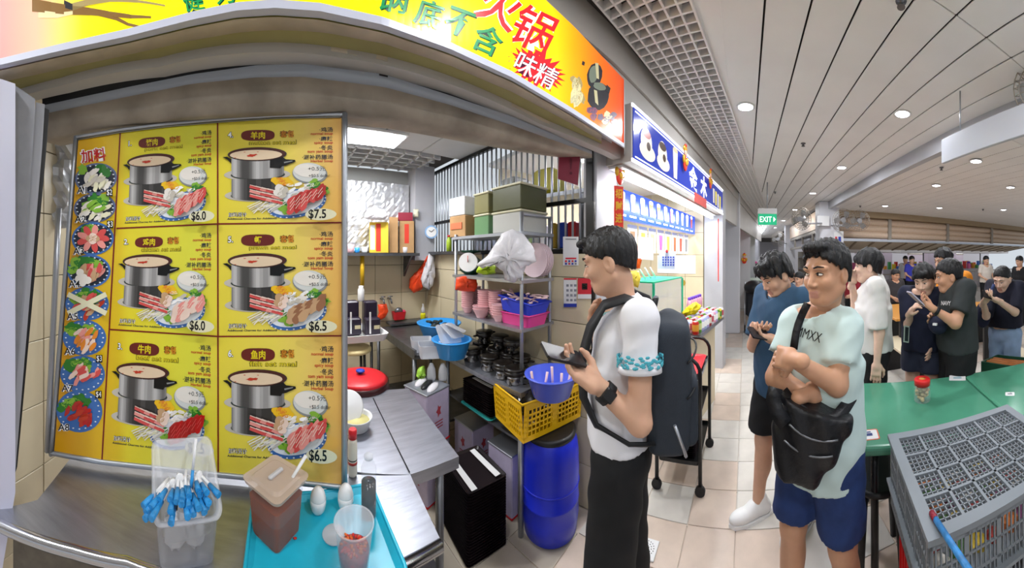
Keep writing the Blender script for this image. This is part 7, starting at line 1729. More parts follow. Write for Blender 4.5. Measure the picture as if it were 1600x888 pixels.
# --- white tee, profile
yw = facing(1362, .99, .05)
person('person', 'person in loose off-white t-shirt and black trousers seen from the side', ground(1365, 2.36), yw, 1.74, {'c': v3(1356, 416, 2.34), 'yaw': yw, 'pitch': .03},
    {1: (v3(1374, 520, 2.16), v3(1370, 568, 2.14)), -1: (v3(1337, 480, 2.5), v3(1331, 442, 2.4)), 'hands': {1: {'curl': .25, 'palm': tuple(v3(1365, 590, 2.1) - v3(1365, 590, 1.9))}, -1: {'dir': tuple(v3(1337, 425, 2.35) - v3(1331, 442, 2.4)), 'curl': .4}}},
    {'hem': .91, 'mat': M_ow, 'sleeve': .92, 'inf': .024, 'cuff': .078, 'collar': M_ow}, {'mat': M_bk, 'hem': .06, 'inf': .025, 'kr': .07, 'ar': .07, 'shoe': M_black}, 'fair', {'f': 95, 'amp': .005, 'th': .02, 'slope': .50, 'b0': -.012, 'scale': 1.07, 'back': -.075, 'tufts': [((.072, 0, .055), (.034, .062, .036))], 'seed': 4.0}, res=1.3, build=.98)
# --- dark navy woman and charcoal man sharing a phone
yw = facing(1445, .35, .93)
person('person', 'person in dark navy t-shirt and shorts leaning towards the charcoal shirt', ground(1441, 2.58), yw, 1.60, {'c': v3(1444, 437, 2.5), 'yaw': facing(1444, .30, .95), 'pitch': .32, 'roll': .12, 'eyes': 'down'},
    {1: (v3(1464, 510, 2.6), v3(1458, 535, 2.5)), -1: (v3(1419, 508, 2.52), v3(1423, 488, 2.36)), 'hands': {-1: {'dir': tuple(v3(1432, 476, 2.3) - v3(1423, 488, 2.36)), 'curl': .4}}},
    {'hem': .84, 'mat': M_dn, 'sleeve': .85, 'inf': .028, 'cuff': .075, 'collar': M_dn}, {'mat': mat('shorts_slate', '#2c3246', .85), 'name': 'shorts', 'hem': .66, 'inf': .025, 'kr': .09, 'shoe': M_white}, 'fair', {'f': 80, 'amp': .006, 'th': .018, 'slope': .60, 'b0': -.006, 'back': -.075, 'tufts': [((.07, .01, .07), (.034, .058, .03))], 'scale': 1.06, 'seed': 3.0}, res=1.35, build=.92)
yw = facing(1490, .92, .36)
t6, T6, A6, S6, f6, l6 = person('person', 'person in charcoal t-shirt holding a phone out to the left', ground(1495, 2.40), yw, 1.71, {'c': v3(1482, 431, 2.36), 'yaw': facing(1482, .98, .2), 'pitch': .14},
    {1: (v3(1493, 505, 2.12), v3(1460, 484, 2.08)), -1: (v3(1470, 520, 2.5), v3(1460, 500, 2.35)), 'hands': {1: {'dir': tuple(v3(1440, 471, 2.05) - v3(1460, 484, 2.08)), 'palm': (-.2, .1, .9), 'curl': .45}, -1: {'curl': .4}}},
    {'hem': .90, 'mat': M_char, 'sleeve': .72, 'inf': .026, 'cuff': .076, 'collar': M_char}, {'mat': M_bk, 'hem': .06, 'inf': .03, 'kr': .075, 'ar': .07, 'shoe': M_black}, 'tan', dict(SHORT, slope=.70, b0=.004, back=-.055, seed=5.0, scale=1.08), res=1.3, build=1.06)
phone('white backed phone held out by the charcoal shirt', v3(1431, 467, 2.03), v3(1416, 455, 2.0) - v3(1438, 476, 2.05), Vector((.3, .2, .2)), .15, .072, '#b9b4c4')
sh6 = [c for c in t6.children if c.name.startswith('shirt')][0]; bpy.context.view_layer.update(); mb = MB(); chest(mb, 'NAVY', 1478, 474, 7, 15, .04, sh6, 0, .03, 1.2); mb.build('shirt_print', M_white, t6, fix=False)
b6 = thing('waist_pouch', 'small dark pouch worn at the front of the charcoal shirt', 'bag', tuple(v3(1462, 520, 2.2))); mb = MB(); mb.ell(tuple(v3(1465, 508, 2.22)), (.09, .06, .07), 16, 10); mb.build('pouch', M_dn, b6); mb = MB(); mb.box(tuple(v3(1461, 507, 2.12)), (.03, .02, .014), rz=.6); mb.build('tag', M_white, b6)
wd = Vector(A6[1][2] - A6[1][1]).normalized(); wc = Vector(A6[1][2]) - wd * .02; wt = thing('wrist_watch', 'dark watch on the arm of the charcoal shirt', 'watch', tuple(wc)); MB().cyl(wc - wd * .012, wc + wd * .012, .034, n=20).build('band', M_bp2, wt)
ph2 = thing('mobile_phone', 'phone hanging at the hip of the dark navy t-shirt', 'phone', tuple(v3(1416, 522, 2.36))); mb = MB(); mb.prism([v3(1413, 535, 2.36), v3(1420, 536, 2.36), v3(1421, 510, 2.36), v3(1414, 509, 2.36)], (.006, .006, 0)); mb.build('case', mat('phone_case_pale', '#a9b8ae', .4), ph2); mb = MB(); mb.prism([v3(1414, 533, 2.352), v3(1419, 534, 2.352), v3(1420, 512, 2.352), v3(1415, 511, 2.352)], (.002, .002, 0)); mb.build('screen', mat('phone_dark_screen', '#20262a', .2), ph2)
# --- orange shirt behind
yw = facing(1478, .7, .6)
person('person', 'person in orange shirt mostly hidden behind the charcoal shirt', ground(1490, 3.1), yw, 1.74, {'c': v3(1474, 407, 3.05), 'yaw': yw, 'pitch': .25}, {1: (v3(1512, 480, 3.05), v3(1508, 515, 2.95)), -1: (v3(1466, 480, 3.2), v3(1466, 515, 3.05))},
    {'hem': .9, 'mat': mat('cloth_orange', '#e8902a', .85), 'sleeve': .8, 'inf': .025}, {'mat': M_bk, 'hem': .06, 'inf': .02, 'shoe': M_black}, 'mid', dict(SHORT, slope=.7, b0=.0, th=.018, amp=.006, f=90, seed=6.0), res=1.6)
# --- woman with jeans
yw = facing(1565, .45, .9)
person('person', 'person in black top and light jeans typing on a phone at the right', ground(1570, 3.08), yw, 1.62, {'c': v3(1566, 436, 3.0), 'yaw': yw, 'pitch': .38, 'eyes': 'down'},
    {1: (v3(1586, 488, 2.78), v3(1559, 470, 2.6)), -1: (v3(1541, 494, 2.82), v3(1537, 473, 2.62)), 'hands': {1: {'dir': tuple(v3(1546, 465, 2.54) - v3(1559, 470, 2.6)), 'palm': (0, 0, 1), 'curl': .35}, -1: {'dir': tuple(v3(1545, 463, 2.54) - v3(1537, 473, 2.62)), 'palm': (0, 0, 1), 'curl': .4}}},
    {'hem': .92, 'mat': mat('cloth_blue_black', '#15172a', .85, noise=.1), 'sleeve': .95, 'inf': .028, 'cuff': .078}, {'mat': M_jean, 'hem': .06, 'inf': .016, 'kr': .058, 'ar': .042, 'shoe': M_white}, 'fair', {'f': 150, 'amp': .0015, 'th': .008, 'slope': .75, 'b0': .004, 'back': -.07, 'seed': 7.0, 'scale': 1.06}, res=1.4, build=.94)
phone('phone in both hands of the person in jeans', v3(1546, 462, 2.54), v3(1537, 459, 2.5) - v3(1555, 465, 2.58), Vector((.2, .2, .3)))
sb8 = thing('shoulder_bag', 'dark blue shoulder bag at the side of the person in jeans', 'bag', tuple(v3(1538, 505, 2.9))); mb = MB(); mb.ell(tuple(v3(1536, 492, 2.92)), (.07, .09, .13), 16, 10); mb.build('bag_body', M_dn, sb8); ribbon([v3(1553, 444, 2.84), v3(1548, 458, 2.78), v3(1540, 478, 2.84)], .03, cam_n, .004, 'strap', mat('strap_blue', '#2a3a6a', .7), sb8)
# --- people far away
FAR = [(1331, 455, 7.0, '#8c1e2c', 'far person in dark red shirt behind the mint t-shirt', .78), (1398, 442, 6.2, '#3a3638', 'far person in striped dark shirt near the orange table', .82), (1236, 440, 6.0, '#17171a', 'far bald person in black next to the blue t-shirt', .84), (1250, 446, 5.6, '#c9c4c0', 'far person with long dark hair behind the blue t-shirt', .8), (1424, 440, 9.5, '#3a3fae', 'far person in blue left of the dark navy t-shirt', 1.0), (1415, 440, 10.5, '#cfd0d4', 'far person in white near the goods table', 1.0), (1594, 436, 7.0, '#17181c', 'far person in black at the right picture edge', 1.0), (1540, 438, 9.0, '#d9cfc4', 'far person in cream behind the person in jeans', 1.0), (1176, 430, 14.0, '#c85a8a', 'tiny far person in pink down the corridor', 1.0)]
for i, (x, y, r_, c, lab, q) in enumerate(FAR):
    g0 = ground(x, r_); yw = facing(x, [.6, -.5, .3][i % 3], .7); gz = Vector((g0[0], g0[1], 0)); fv = Vector((math.cos(yw), math.sin(yw), 0)); lv = Vector((-fv.y, fv.x, 0)); Hh = 1.62 * q
    person('person', lab, g0, yw, Hh, {'c': gz + fv * .03 + Vector((0, 0, Hh * .94)), 'yaw': yw, 'pitch': .2}, {s: (gz + lv * (.24 * s) + fv * .02 + Vector((0, 0, Hh * .66)), gz + lv * (.16 * s) + fv * .2 + Vector((0, 0, Hh * .60))) for s in (1, -1)}, {'hem': Hh * .52, 'mat': mat('far_cloth_%d' % i, c, .85), 'sleeve': .8}, {'mat': M_bk, 'hem': .06, 'shoe': M_black}, 'tan' if i in (1, 2) else 'mid', dict(SHORT, th=.006 if i == 2 else .016, seed=i + 1.0), res=2.6)
# ================================================================== TABLES, CRATES AND THE HALL BEYOND
M_gtab = mat('green_tabletop', '#4f9478', .22, noise=.10, nscale=3)
def gtable(lab, pts, legs):
    c = sum((Vector(p) for p in pts), Vector()) / len(pts); t = thing('green_table', lab, 'table', (c.x, c.y, 0))
    mb = MB(); P = [Vector(p) for p in pts]; mb.prism([Vector((q.x, q.y, .75)) for q in P], (0, 0, -.05)); o = mb.build('table_top', M_gtab, t)
    bv = o.modifiers.new('bevel', 'BEVEL'); bv.width = .018; bv.segments = 3
    for q in legs: MB().cyl((q[0], q[1], 0), (q[0], q[1], .70), .02).build('leg', M_blackm, t)
a0, a1 = Zp(1338, 700, .75), Zp(1330, 598, .75); b1 = Zp(1503, 585, .75); d_ = (a1 - a0); b0 = b1 - d_ * 1.0 + Vector((0, 0, 0))
b0 = Vector((b1.x - d_.x, b1.y - d_.y, .75))
gtable('green topped table with a red lidded jar on it', [a0, a1, b1, b0], [tuple(a0 + (a1 - a0) * .15 + (b0 - a0) * .12), tuple(a0 + (a1 - a0) * .85 + (b0 - a0) * .12), tuple(a0 + (a1 - a0) * .85 + (b0 - a0) * .88), tuple(a0 + (a1 - a0) * .15 + (b0 - a0) * .88)])
u_ = (b1 - a1).normalized(); e1 = b1 + u_ * .008; e0 = b0 + u_ * .008
gtable('second green topped table at the right edge, joined to the first', [e0, e1, e1 + u_ * 1.1, e0 + u_ * 1.1], [tuple(e0 + (e1 - e0) * .15 + u_ * .1), tuple(e0 + (e1 - e0) * .85 + u_ * .1), tuple(e0 + (e1 - e0) * .85 + u_ * 1.0), tuple(e0 + (e1 - e0) * .15 + u_ * 1.0)])
# jar of biscuits
p = Zp(1441, 626, .75); j = thing('biscuit_jar', 'clear jar of round pale biscuits with a red lid on the green table', 'jar', (p.x, p.y, .75))
JR = .052
MB().lathe((p.x, p.y, .751), [(JR * .92, 0), (JR, .008), (JR, .085), (JR * .86, .1)], 24).build('jar', M_glass, j)
MB().lathe((p.x, p.y, .85), [(JR * .97, 0), (JR * .97, .03), (JR * .9, .036), (.0001, .036)], 24).build('red_lid', mat('lid_red', '#e02a2c', .3), j); MB().lathe((p.x, p.y, .8865), [(.022, 0), (.0001, .001)], 14).build('sticker', mat('sticker_orange', '#eb9a4a', .5), j)
mb = MB()
for i in range(44): t, q = random.uniform(0, 6.28), (JR - .016) * math.sqrt(random.random()); mb.ell((p.x + q * math.cos(t), p.y + q * math.sin(t), .767 + .0016 * i), (.013, .013, .011), 8, 6)
o = mb.build('biscuits', mat('biscuit', '#c2b084', .7), j); o['kind'] = 'stuff'
def sticker(x, y, w_, h_, lab, mt, band, rz=0):
    p = Zp(x, y, .7505); t = thing('table_sticker', lab, 'sticker', (p.x, p.y, .7505)); mb = setT(MB(), (p.x, p.y, .7508), rz); mb.rrbox((0, 0, 0), w_, h_, w_, h_, .0008, .008); mb.build('sticker', mt, t); mb = setT(MB(), (p.x, p.y, .7518), rz); mb.box((0, 0, 0), (w_ * .5, h_ * .3, .0006)); mb.box((w_ * .1, h_ * .28, 0), (w_ * .2, h_ * .12, .0006)); mb.build('print', band, t)
M_prb = mat('print_navy', '#2a3c78', .5)
p = Zp(1355, 680, .75)
sticker(1355, 680, .105, .075, 'white sticker with an orange rim at the near corner of the green table', M_paper, M_prb, rot(1355) + .15); q = setT(MB(), (p.x, p.y, .7503), rot(1355) + .15); q.rrbox((0, 0, 0), .118, .088, .118, .088, .0006, .012); tag(q.build('sticker_rim', mat('sticker_red', '#d8684a', .5)), 'orange rim of the sticker at the near table corner', 'sticker')
sticker(1496, 591, .12, .09, 'white sticker with pale blue print at the far edge of the table', M_paper, mat('print_pale', '#9fc0cc', .5), rot(1496)); sticker(1578, 616, .06, .05, 'small oval white sticker on the second green table', M_paper, M_gy, rot(1578))
# grey lidded crate, red crate, cream stool
M_gc = mat('grey_crate', '#7d848c', .45); ca_, cb_, cc_ = Zp(1392, 682, .87), Zp(1478, 822, .87), Zp(1568, 676, .87); DZ = .07
U3 = (cc_ - ca_); U3.z = 0; LU3 = .60; U3.normalize(); V3 = Vector((U3.y, -U3.x, 0)); 
U3 = Vector((math.cos(math.radians(255)), math.sin(math.radians(255)), 0)); V3 = Vector((math.cos(math.radians(165)), math.sin(math.radians(165)), 0))
LV3 = .48
cr = thing('grey_crate', 'grey lattice crate with a gridded lid beside the green table', 'crate', (ca_.x, ca_.y, .50))
def gp(u, v, z): return Vector((ca_.x, ca_.y, z + (DZ if z > .14 else 0))) + U3 * u + V3 * v
def bar3(name, u0, u1, v0, v1, z0, z1, m_=M_gc, par=cr): mb = MB(); mb.prism([gp(u0, v0, z0), gp(u1, v0, z0), gp(u1, v1, z0), gp(u0, v1, z0)], (0, 0, z1 - z0)); return mb.build(name, m_, par)
rm = .028
for nm, a_ in (('lid_rim', (-.012, LU3 + .012, -.012, rm)), ('lid_rim', (-.012, LU3 + .012, LV3 - rm, LV3 + .012)), ('lid_rim', (-.012, rm, rm, LV3 - rm)), ('lid_rim', (LU3 - rm, LU3 + .012, rm, LV3 - rm))): bar3(nm, *a_, .785, .803)
nu, nv = 6, 4
for i in range(1, nu): u = rm + (LU3 - 2 * rm) * i / nu; bar3('lid_rib', u - .005, u + .005, rm, LV3 - rm, .782, .799)
for i in range(1, nv): v = rm + (LV3 - 2 * rm) * i / nv; bar3('lid_rib', rm, LU3 - rm, v - .005, v + .005, .782, .799)
mb = MB()
for i in range(nu * 5): u = rm + (LU3 - 2 * rm) * i / (nu * 5); mb.prism([gp(u - .0018, rm, .784), gp(u + .0018, rm, .784), gp(u + .0018, LV3 - rm, .784), gp(u - .0018, LV3 - rm, .784)], (0, 0, .009))
for i in range(nv * 5): v = rm + (LV3 - 2 * rm) * i / (nv * 5); mb.prism([gp(rm, v - .0018, .784), gp(LU3 - rm, v - .0018, .784), gp(LU3 - rm, v + .0018, .784), gp(rm, v + .0018, .784)], (0, 0, .009))
o = mb.build('lid_mesh', M_gc, cr); o['kind'] = 'stuff'
def side3(u0, v0, u1, v1, L):
    mb = MB(); A = gp(u0, v0, 0) + Vector((0, 0, DZ)); B = gp(u1, v1, 0) + Vector((0, 0, DZ)); d = (B - A).normalized(); n = Vector((-d.y, d.x, 0))
    def bar(s0, s1, z0, z1, th=.006): mb.prism([A + d * s0 + Vector((0, 0, z0 - 0)), A + d * s1 + Vector((0, 0, z0)), A + d * s1 + Vector((0, 0, z1)), A + d * s0 + Vector((0, 0, z1))], tuple(n * th))
    for z0, z1 in ((.505, .535), (.64, .65), (.76, .785), (.585, .592), (.70, .707)): bar(0, L, z0, z1)
    k = int(L / .016)
    for i in range(k + 1): s_ = L * i / k; w_ = .008 if i % 7 == 0 else .0022; bar(max(0, s_ - w_), min(L, s_ + w_), .52, .77)
    mb.build('lattice_side', M_gc, cr)
side3(0, 0, 0, LV3, LV3); side3(0, LV3, LU3, LV3, LU3); side3(LU3, 0, LU3, LV3, LV3); side3(0, 0, LU3, 0, LU3)
bar3('crate_floor', 0, LU3, 0, LV3, .505, .512); bar3('bottom_flange', -.016, LU3 + .016, -.016, LV3 + .016, .60, .612)
con = [mat('goods_%d' % i, c, .5) for i, c in enumerate(('#b03a34', '#d0b038', '#4a7a3a', '#c9c4bc', '#8a4a7a', '#d87a3a'))]
for i in range(8):
    for k in range(6):
        c = gp(.07 + .066 * i, .06 + .065 * k, .57 + .012 * ((i * k) % 3)); o = MB(); o.box(tuple(c), (.055, .055, .11), rz=.3 * ((i + k) % 4), bev=.01); tag(o.build('packet', con[(i * 5 + k * 3) % 6]), 'small ' + ['red', 'yellow', 'green', 'white', 'purple', 'orange'][(i * 5 + k * 3) % 6] + ' packet inside the grey lidded crate', 'packet', 'packets in the grey crate')
rc = thing('red_crate', 'red plastic crate under the grey lidded crate', 'crate', (ca_.x, ca_.y, .2)); M_rc = mat('red_crate', '#d01e22', .4)
def rbar(*a): bar3(*a, M_rc, rc)
for u0, u1, v0, v1 in ((.03, LU3 - .03, .03, .045), (.03, LU3 - .03, LV3 - .045, LV3 - .03), (.03, .045, .03, LV3 - .03), (LU3 - .045, LU3 - .03, .03, LV3 - .03)):
    rbar('crate_wall', u0, u1, v0, v1, .19, .50)
for i in range(9): v = .06 + i * .038; rbar('crate_rib', .022, .032, v, v + .006, .2, .48)
for i in range(13): u = .06 + i * .04; rbar('crate_rib', u, u + .006, LV3 - .032, LV3 - .022, .2, .48)
rbar('crate_floor', .03, LU3 - .03, .03, LV3 - .03, .19, .2)
cs_ = thing('cream_platform', 'low cream plastic platform under the red crate', 'platform', (ca_.x, ca_.y, 0)); bar3('top', -.03, LU3, -.02, LV3 + .03, .15, .185, mat('cream_plastic', '#d8cfb4', .45), cs_)
for u in (.0, LU3 - .06):
    for v in (.02, LV3 - .06): bar3('leg', u, u + .05, v, v + .05, 0, .22, MATS['cream_plastic'], cs_)
p0, p1 = R(1462, 812, .86), R(1520, 900, .68); t = thing('blue_stick', 'worn blue stick leaning on the front of the grey crate', 'stick', tuple(p1)); MB().tube([p0, p1], .009, 8).build('stick', mat('stick_blue', '#3a86c8', .35, noise=.3, nscale=30), t); MB().tube([p0 + (p0 - p1).normalized() * .03, p0], .0095, 8).build('dark_tip', M_dkr, t)
# black stools beside the table
for k, (x, y, r_, lab) in enumerate(((1402, 740, 1.30, 'black plastic stool tucked under the near end of the green table'),)):
    p = R(1372, 400, 1.62); t = thing('black_stool', lab, 'stool', (p.x, p.y, 0)); MB().lathe((p.x, p.y, .43), [(.13, 0), (.16, .012), (.16, .03), (.14, .035)], 24).build('seat', M_black, t)
    for a_ in range(4): c, s_ = math.cos(a_ * 1.57 + .5), math.sin(a_ * 1.57 + .5); MB().cyl((p.x + .12 * c, p.y + .12 * s_, .44), (p.x + .16 * c, p.y + .16 * s_, 0), .022, n=8).build('leg', M_black, t)
# cardboard / green box at right edge behind the table
p = Zp(1578, 590, .0); t = thing('goods_bin', 'green bin with wooden slats and brown lining behind the table at the right', 'bin', tuple(R(1570, 585, 2.45)))
def q4(x0, x1, y, r0): return R(x0, y, r0)
P = [R(1536, 563, 2.66), R(1612, 560, 2.5), R(1640, 554, 2.72), R(1560, 556, 2.84)]; z1 = .70; 
for a_, b_ in zip(P, P[1:] + P[:1]):
    mb = MB(); mb.prism([(a_.x, a_.y, .1), (b_.x, b_.y, .1), (b_.x, b_.y, z1), (a_.x, a_.y, z1)], (.01, .015, 0)); mb.build('bin_wall', mat('bin_green', '#23503c', .4), t)
for k in range(3):
    a_, b_ = P[0] + (P[3] - P[0]) * (.25 + .2 * k), P[1] + (P[2] - P[1]) * (.25 + .2 * k); MB().tube([(a_.x, a_.y, .68), (b_.x, b_.y, .68)], .02, 4).build('wooden_slat', mat('slat_orange', '#b8713a', .6), t)
mb = MB(); mb.prism([(q.x, q.y, .5) for q in P], (0, 0, .02)); mb.build('lining', M_card, t)
# hall benches and tables further back
M_orw = mat('orange_wood', '#c98a3a', .35); M_bench = mat('bench_cream', '#cfc2a6', .5)
def slab(name, lab, cat, x, y, r_, z, L, W, yaw, mt):
    p = R(x, HOR, r_); t = thing(name, lab, cat, (p.x, p.y, 0)); MB().box((p.x, p.y, z - .02), (L, W, .04), rz=yaw, bev=.008).build('top', mt, t)
    for sx in (-.4, .4):
        c = Matrix.Rotation(yaw, 3, 'Z') @ Vector((sx * L, 0, 0)); MB().box((p.x + c.x, p.y + c.y, z / 2 - .02), (.06, W * .7, z - .04), rz=yaw).build('leg', M_blackm, t)
slab('hall_table', 'orange wooden dining table behind the white shirt', 'table', 1408, 466, 4.9, .75, 1.2, .7, -.1, M_orw); slab('hall_bench', 'cream bench in front of the orange dining table', 'bench', 1416, 487, 3.9, .45, 1.1, .3, -.1, M_bench); slab('hall_bench', 'pale bench at the right edge behind the woman in jeans', 'bench', 1590, 525, 3.6, .45, 1.3, .3, -.6, M_bench); slab('hall_table', 'orange dining table seen right of the woman with her phone', 'table', 1540, 470, 5.2, .75, 1.2, .7, -.4, M_orw)
for i, (x, r_) in enumerate(((1184, 9.0), (1182, 11.5), (1196, 7.6))): slab('hall_table', ['pale table down the corridor, second one', 'pale table down the corridor, farthest one', 'pale table down the corridor, nearest one'][i], 'table', x, 450, r_, .75, 1.4, .6, 0, mat('pale_table', '#a9b8a4', .4))
# wooden box on the far edge of the table
p = Zp(1405, 586, .75); 
# columns, beams, shutters
struct(MB().box((7.2, -2.04, 1.5), (.42, .52, 3.0), bev=.02).build('wall_column_hall', M_wcol)); struct(MB().box((13.2, -1.98, 1.5), (.42, .42, 3.0)).build('wall_column_hall_far', M_wcol)); struct(MB().box((7.5, -6.5, 2.78), (.3, 9, .16)).build('trim_beam', mat('beam_bronze', '#a08a6c', .45)))
M_roll = mat('blind_tan', '#d6bca4', .4, noise=.05); M_frm = mat('shutter_frame', '#9c948a', .5)
bl_ = thing('roller_blind', 'row of bulging tan roller blinds under the hall roof', 'blind', (7.6, -6.5, 2.0))
for k, z_ in enumerate((2.60, 2.42, 2.24)):
    mb = MB(); mb.cyl((7.65, -2.25, z_), (7.65, -11, z_), .105, n=14); mb.build('blind_roll', M_roll, bl_)
for Y in (-2.3, -4.0, -6.15, -8.3): MB().box((7.55, Y, 2.4), (.08, .10, .72)).build('blind_post', M_frm, bl_)
MB().box((7.55, -6.6, 2.08), (.12, 9, .06)).build('lower_rail', M_alu, bl_)
cn_ = thing('canopy', 'sloping striped canopy below the roller blinds', 'canopy', (8, -6.5, 1.9)); mb = MB(); mb.prism([(7.6, -2.2, 2.05), (7.6, -11, 2.05), (9.2, -11, 1.86), (9.2, -2.2, 1.86)], (0, 0, .02)); mb.build('sheet', mat('canopy_tan', '#bdb09c', .6), cn_)
for k in range(16): Y = -2.4 - k * .55; MB().prism([(7.6, Y, 2.045), (9.2, Y - .35, 1.855), (9.2, Y - .41, 1.855), (7.6, Y - .06, 2.045)], (0, 0, -.02)).build('rafter', mat('rafter_brown', '#8a7a64', .6), cn_)
wf = thing('window_band', 'glazed band with blinds between the two hall columns', 'window', (10, -2.0, 2.0)); MB().box((10.2, -2.0, 2.35), (5.4, .06, .10)).build('rail', M_frm, wf); MB().box((10.2, -2.0, 1.95), (5.4, .08, .08)).build('rail', M_frm, wf)
for X in (8.6, 10.2, 11.8): MB().box((X, -2.0, 2.15), (.06, .06, .4)).build('mullion', M_frm, wf)
mb = MB(); mb.box((10.2, -2.0, 2.65), (5.4, .1, .5)); mb.build('blind', M_roll, wf); MB().box((10.2, -2.15, 2.15), (5.4, .01, .36)).build('pane', mat('band_glass', '#9d9aa0', .15), wf)
sh_ = thing('tray_return_rack', 'dark shelving unit with boxes under the glazed band', 'rack', (9, -2.0, 0)); 
for z_ in (.4, .8, 1.2, 1.6): MB().box((9.4, -2.1, z_), (2.4, .4, .03)).build('shelf', M_steeld, sh_)
for X in (8.2, 10.6): MB().box((X, -2.1, .9), (.05, .4, 1.8)).build('upright', M_frm, sh_)
MB().box((8.2, -2.32, 1.62), (.5, .02, .2)).build('yellow_plate', mat('plate_yellow', '#c9c23a', .5), sh_)
# wall fans
M_mesh = mat('fan_guard', '#8f8f92', .4, alpha=.75)
def fan(lab, p, r_, d, mount):
    t = thing('wall_fan', lab, 'fan', tuple(p)); d = Vector(d).normalized(); u = d.cross(Vector((0, 0, 1))).normalized(); w_ = u.cross(d)
    P_ = Vector(p)
    def ring(q, dd): return [P_ + d * dd + (u * math.cos(6.283 * i / 24) + w_ * math.sin(6.283 * i / 24)) * q for i in range(24)]
    mb = MB()
    for q, dd in ((1, .0), (.82, .035), (.62, .05), (.42, .06)): mb.tube(ring(r_ * q, dd), .005, 5, closed=True)
    for i in range(24): a_ = 6.283 * i / 24; e = u * math.cos(a_) + w_ * math.sin(a_); mb.tube([P_ + e * r_, P_ + e * r_ * .7 + d * .046, P_ + e * r_ * .3 + d * .062], .0028, 4)
    for i in range(24): a_ = 6.283 * i / 24; e = u * math.cos(a_) + w_ * math.sin(a_); mb.tube([P_ + e * r_, P_ + e * r_ * .6 - d * .06, P_ + e * r_ * .2 - d * .07], .0028, 4)
    mb.build('guard', M_frm, t)
    for k in range(3):
        mb = MB(); a0_ = 2.09 * k; pts = []
        for q, da in ((.15, -.1), (.5, -.45), (.85, -.4), (.9, .1), (.6, .45), (.15, .35)): a_ = a0_ + da; pts.append(P_ + (u * math.cos(a_) + w_ * math.sin(a_)) * r_ * q - d * .01 * da)
        mb.prism(pts, tuple(d * .004)); mb.build('blade', mat('fan_blade', '#a9a9ac', .4), t)
    MB().cyl(P_ - d * .12, P_ + d * .07, r_ * .22, n=18).build('hub', M_greyp, t)
    MB().tube([P_ - d * .1, P_ - d * .14 - Vector((0, 0, .12)), Vector(mount)], .02, 8).build('bracket', M_greyp, t)
fan('tilted fan left of the white hall column', R(1252, 342, 6.3), .24, (-.75, .65, -.2), (7.0, -1.9, 2.45)); fan('round fan facing the camera on the hall column', R(1318, 344, 6.4), .24, (-.9, .3, -.15), (7.0, -2.1, 2.4)); fan('second round fan beside the hall column, farther right', R(1343, 345, 6.8), .24, (-.9, .2, -.15), (7.2, -2.15, 2.4)); fan('dark fan on a far column behind the exit sign', R(1216, 374, 11.5), .3, (-.9, .5, 0), (13, -1.8, 2.2))
fan('fan with wire guard cut off by the right picture edge', R(1628, 140, 2.2), .21, (-.6, .75, -.2), R(1680, 150, 2.6))
bx = thing('column_box', 'white switch box on the hall column between the fans', 'box', (6.97, -1.9, 2.45)); MB().box((6.95, -1.86, 2.5), (.1, .3, .24)).build('case', M_white, bx)
pn = thing('info_poster', 'white poster with red and blue logos on the hall column', 'poster', tuple(R(1311, 382, 7.3))); mb = MB(); mb.prism([R(1303, 385, 7.3), R(1318, 386, 7.3), R(1318, 361, 7.3), R(1303, 363, 7.3)], (.01, 0, 0)); mb.build('sheet', M_paper, pn); mb = MB(); mb.prism([R(1305, 379, 7.27), R(1308, 379, 7.27), R(1308, 370, 7.27), R(1305, 370, 7.27)], (.004, 0, 0)); mb.build('red_logo', M_rd, pn); mb = MB(); mb.prism([R(1310, 380, 7.27), R(1314, 380, 7.27), R(1314, 370, 7.27), R(1310, 370, 7.27)], (.004, 0, 0)); mb.build('blue_logo', M_bl, pn)
hp = thing('hanging_sign', 'long white sign panel hanging below the hall ceiling', 'sign', (1.2, -1.6, 2.45)); MB().box((1.15, -1.6, 2.56), (1.76, .03, .21), bev=.004).build('panel', mat('panel_white', '#c9cdd6', .25), hp)
for X in (.5, 1.8): MB().cyl((X, -1.6, 2.66), (X, -1.6, 3.0), .006).build('rod', M_alu, hp)
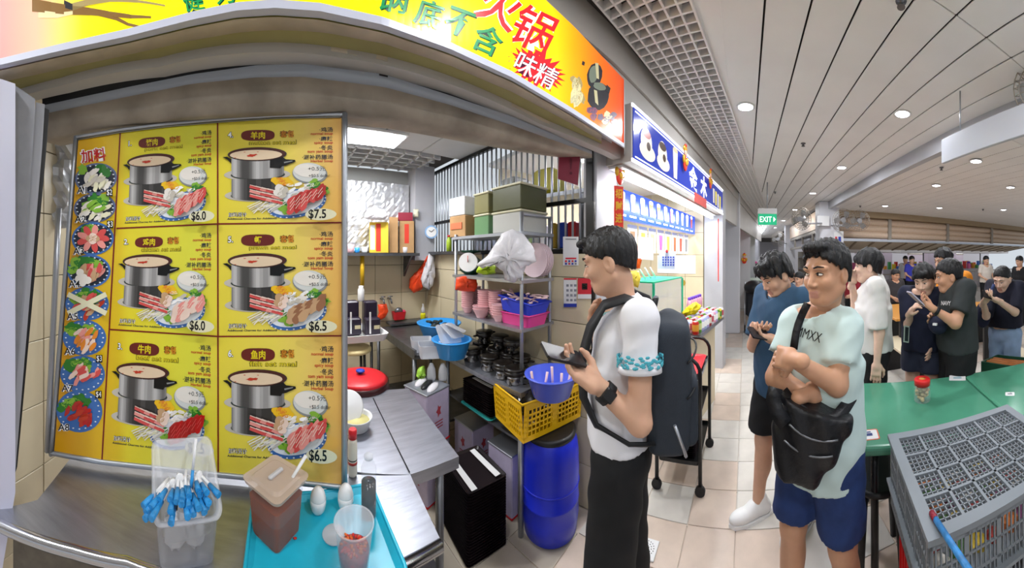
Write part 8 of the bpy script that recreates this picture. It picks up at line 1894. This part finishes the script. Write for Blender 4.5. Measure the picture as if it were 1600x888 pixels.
# ---- what stands beyond the hall
M_pinkw = mat('pink_column', '#e0cfdb', .6); M_umb = mat('umbrella_cloth', '#e6e0de', .7)
struct(MB().box((27, -16, 2.0), (.3, 26, 4.0)).build('wall_far_market', mat('far_market', '#e6e0e4', .8)))
for i, (X, Y) in enumerate(((14, -7.2), (15, -12.5), (18, -5.2), (13.5, -9.7))): struct(MB().box((X, Y, 1.6), (.5, .5, 3.2)).build('wall_far_column', M_pinkw))
for i, (X, Y, lab) in enumerate(((10.8, -4.6, 'white market umbrella behind the white shirt'), (11.5, -7.9, 'white market umbrella behind the two phone readers'), (11.0, -11.2, 'white market umbrella above the woman in jeans'))):
    t = thing('market_umbrella', lab, 'umbrella', (X, Y, 0)); mb = MB(); n = 8; tip = (X, Y, 2.35); rim = [(X + 1.5 * math.cos(6.283 * k / n), Y + 1.5 * math.sin(6.283 * k / n), 1.95) for k in range(n)]; val = [(a_, b_, 1.78) for a_, b_, c in rim]
    mb.add([tip] + rim + val, [(0, 1 + k, 1 + (k + 1) % n) for k in range(n)] + [(1 + k, 1 + (k + 1) % n, 1 + n + (k + 1) % n, 1 + n + k) for k in range(n)]); mb.build('cloth', M_umb, t); MB().cyl((X, Y, 0), (X, Y, 2.35), .03).build('pole', M_steeld, t)
gcol = ['#d86a9a', '#e8c83a', '#7a4ab8', '#d8443a', '#4a9a5a', '#e8e4e0', '#3a6ab8', '#e89a3a']
gm = [mat('stall_goods_%d' % i, c, .6) for i, c in enumerate(gcol)]
for i, (X, Y, L) in enumerate(((12.0, -4.6, 2.4), (12.4, -7.6, 2.4), (11.4, -10.0, 2.4), (12.5, -12.4, 2.2))):
    t = thing('goods_stall', ['goods table with pink boxes behind the white shirt', 'goods table with mixed boxes behind the phone readers', 'goods table with mixed boxes behind the orange shirt', 'goods table at the right edge of the picture'][i], 'stall', (X, Y, 0)); MB().box((X, Y, .5), (.7, L, 1.0)).build('table', mat('stall_cloth', '#a8a0a4', .7), t)
    for k in range(16): MB().box((X - .25 + .16 * (k % 4), Y - L / 2 + .1 + .15 * k * L / 2.4, 1.08 + .05 * (k % 3)), (.14, .13, .16 + .1 * (k % 3))).build('goods_box', gm[(k * 3 + i * 2) % 8 if i else [0, 0, 5, 0, 3, 0, 2, 5][k % 8]], t)
rl = thing('metal_railing', 'grey metal railing in front of the market stalls', 'railing', (9.8, -7, 0))
for z_ in (.5, .95): MB().tube([(9.8, -3.2, z_), (9.8, -13, z_)], .025, 6).build('rail', M_frm, rl)
for k in range(50): MB().cyl((9.8, -3.2 - .2 * k, 0), (9.8, -3.2 - .2 * k, .95), .012, n=6).build('baluster', M_frm, rl)
for i, (X, Y, z_) in enumerate(((20, -9, 2.2), (20, -13.5, 2.1), (20, -17, 2.1))): t = thing('lit_window', ['bright window strip far behind the umbrellas', 'bright far window right of the orange shirt', 'bright far window above the woman in jeans'][i], 'window', (X, Y, z_)); MB().box((X, Y, z_), (.1, 2.2, .5)).build('pane', mat('window_glow', '#f4f6f8', .5, emit=2.2), t); MB().box((X + .08, Y, z_), (.1, 2.4, .7)).build('frame', M_frm, t); MB().box((X + .1, Y, z_ / 2 - .2), (.1, 2.4, z_ - .3)).build('wall_below', M_pinkw, t)
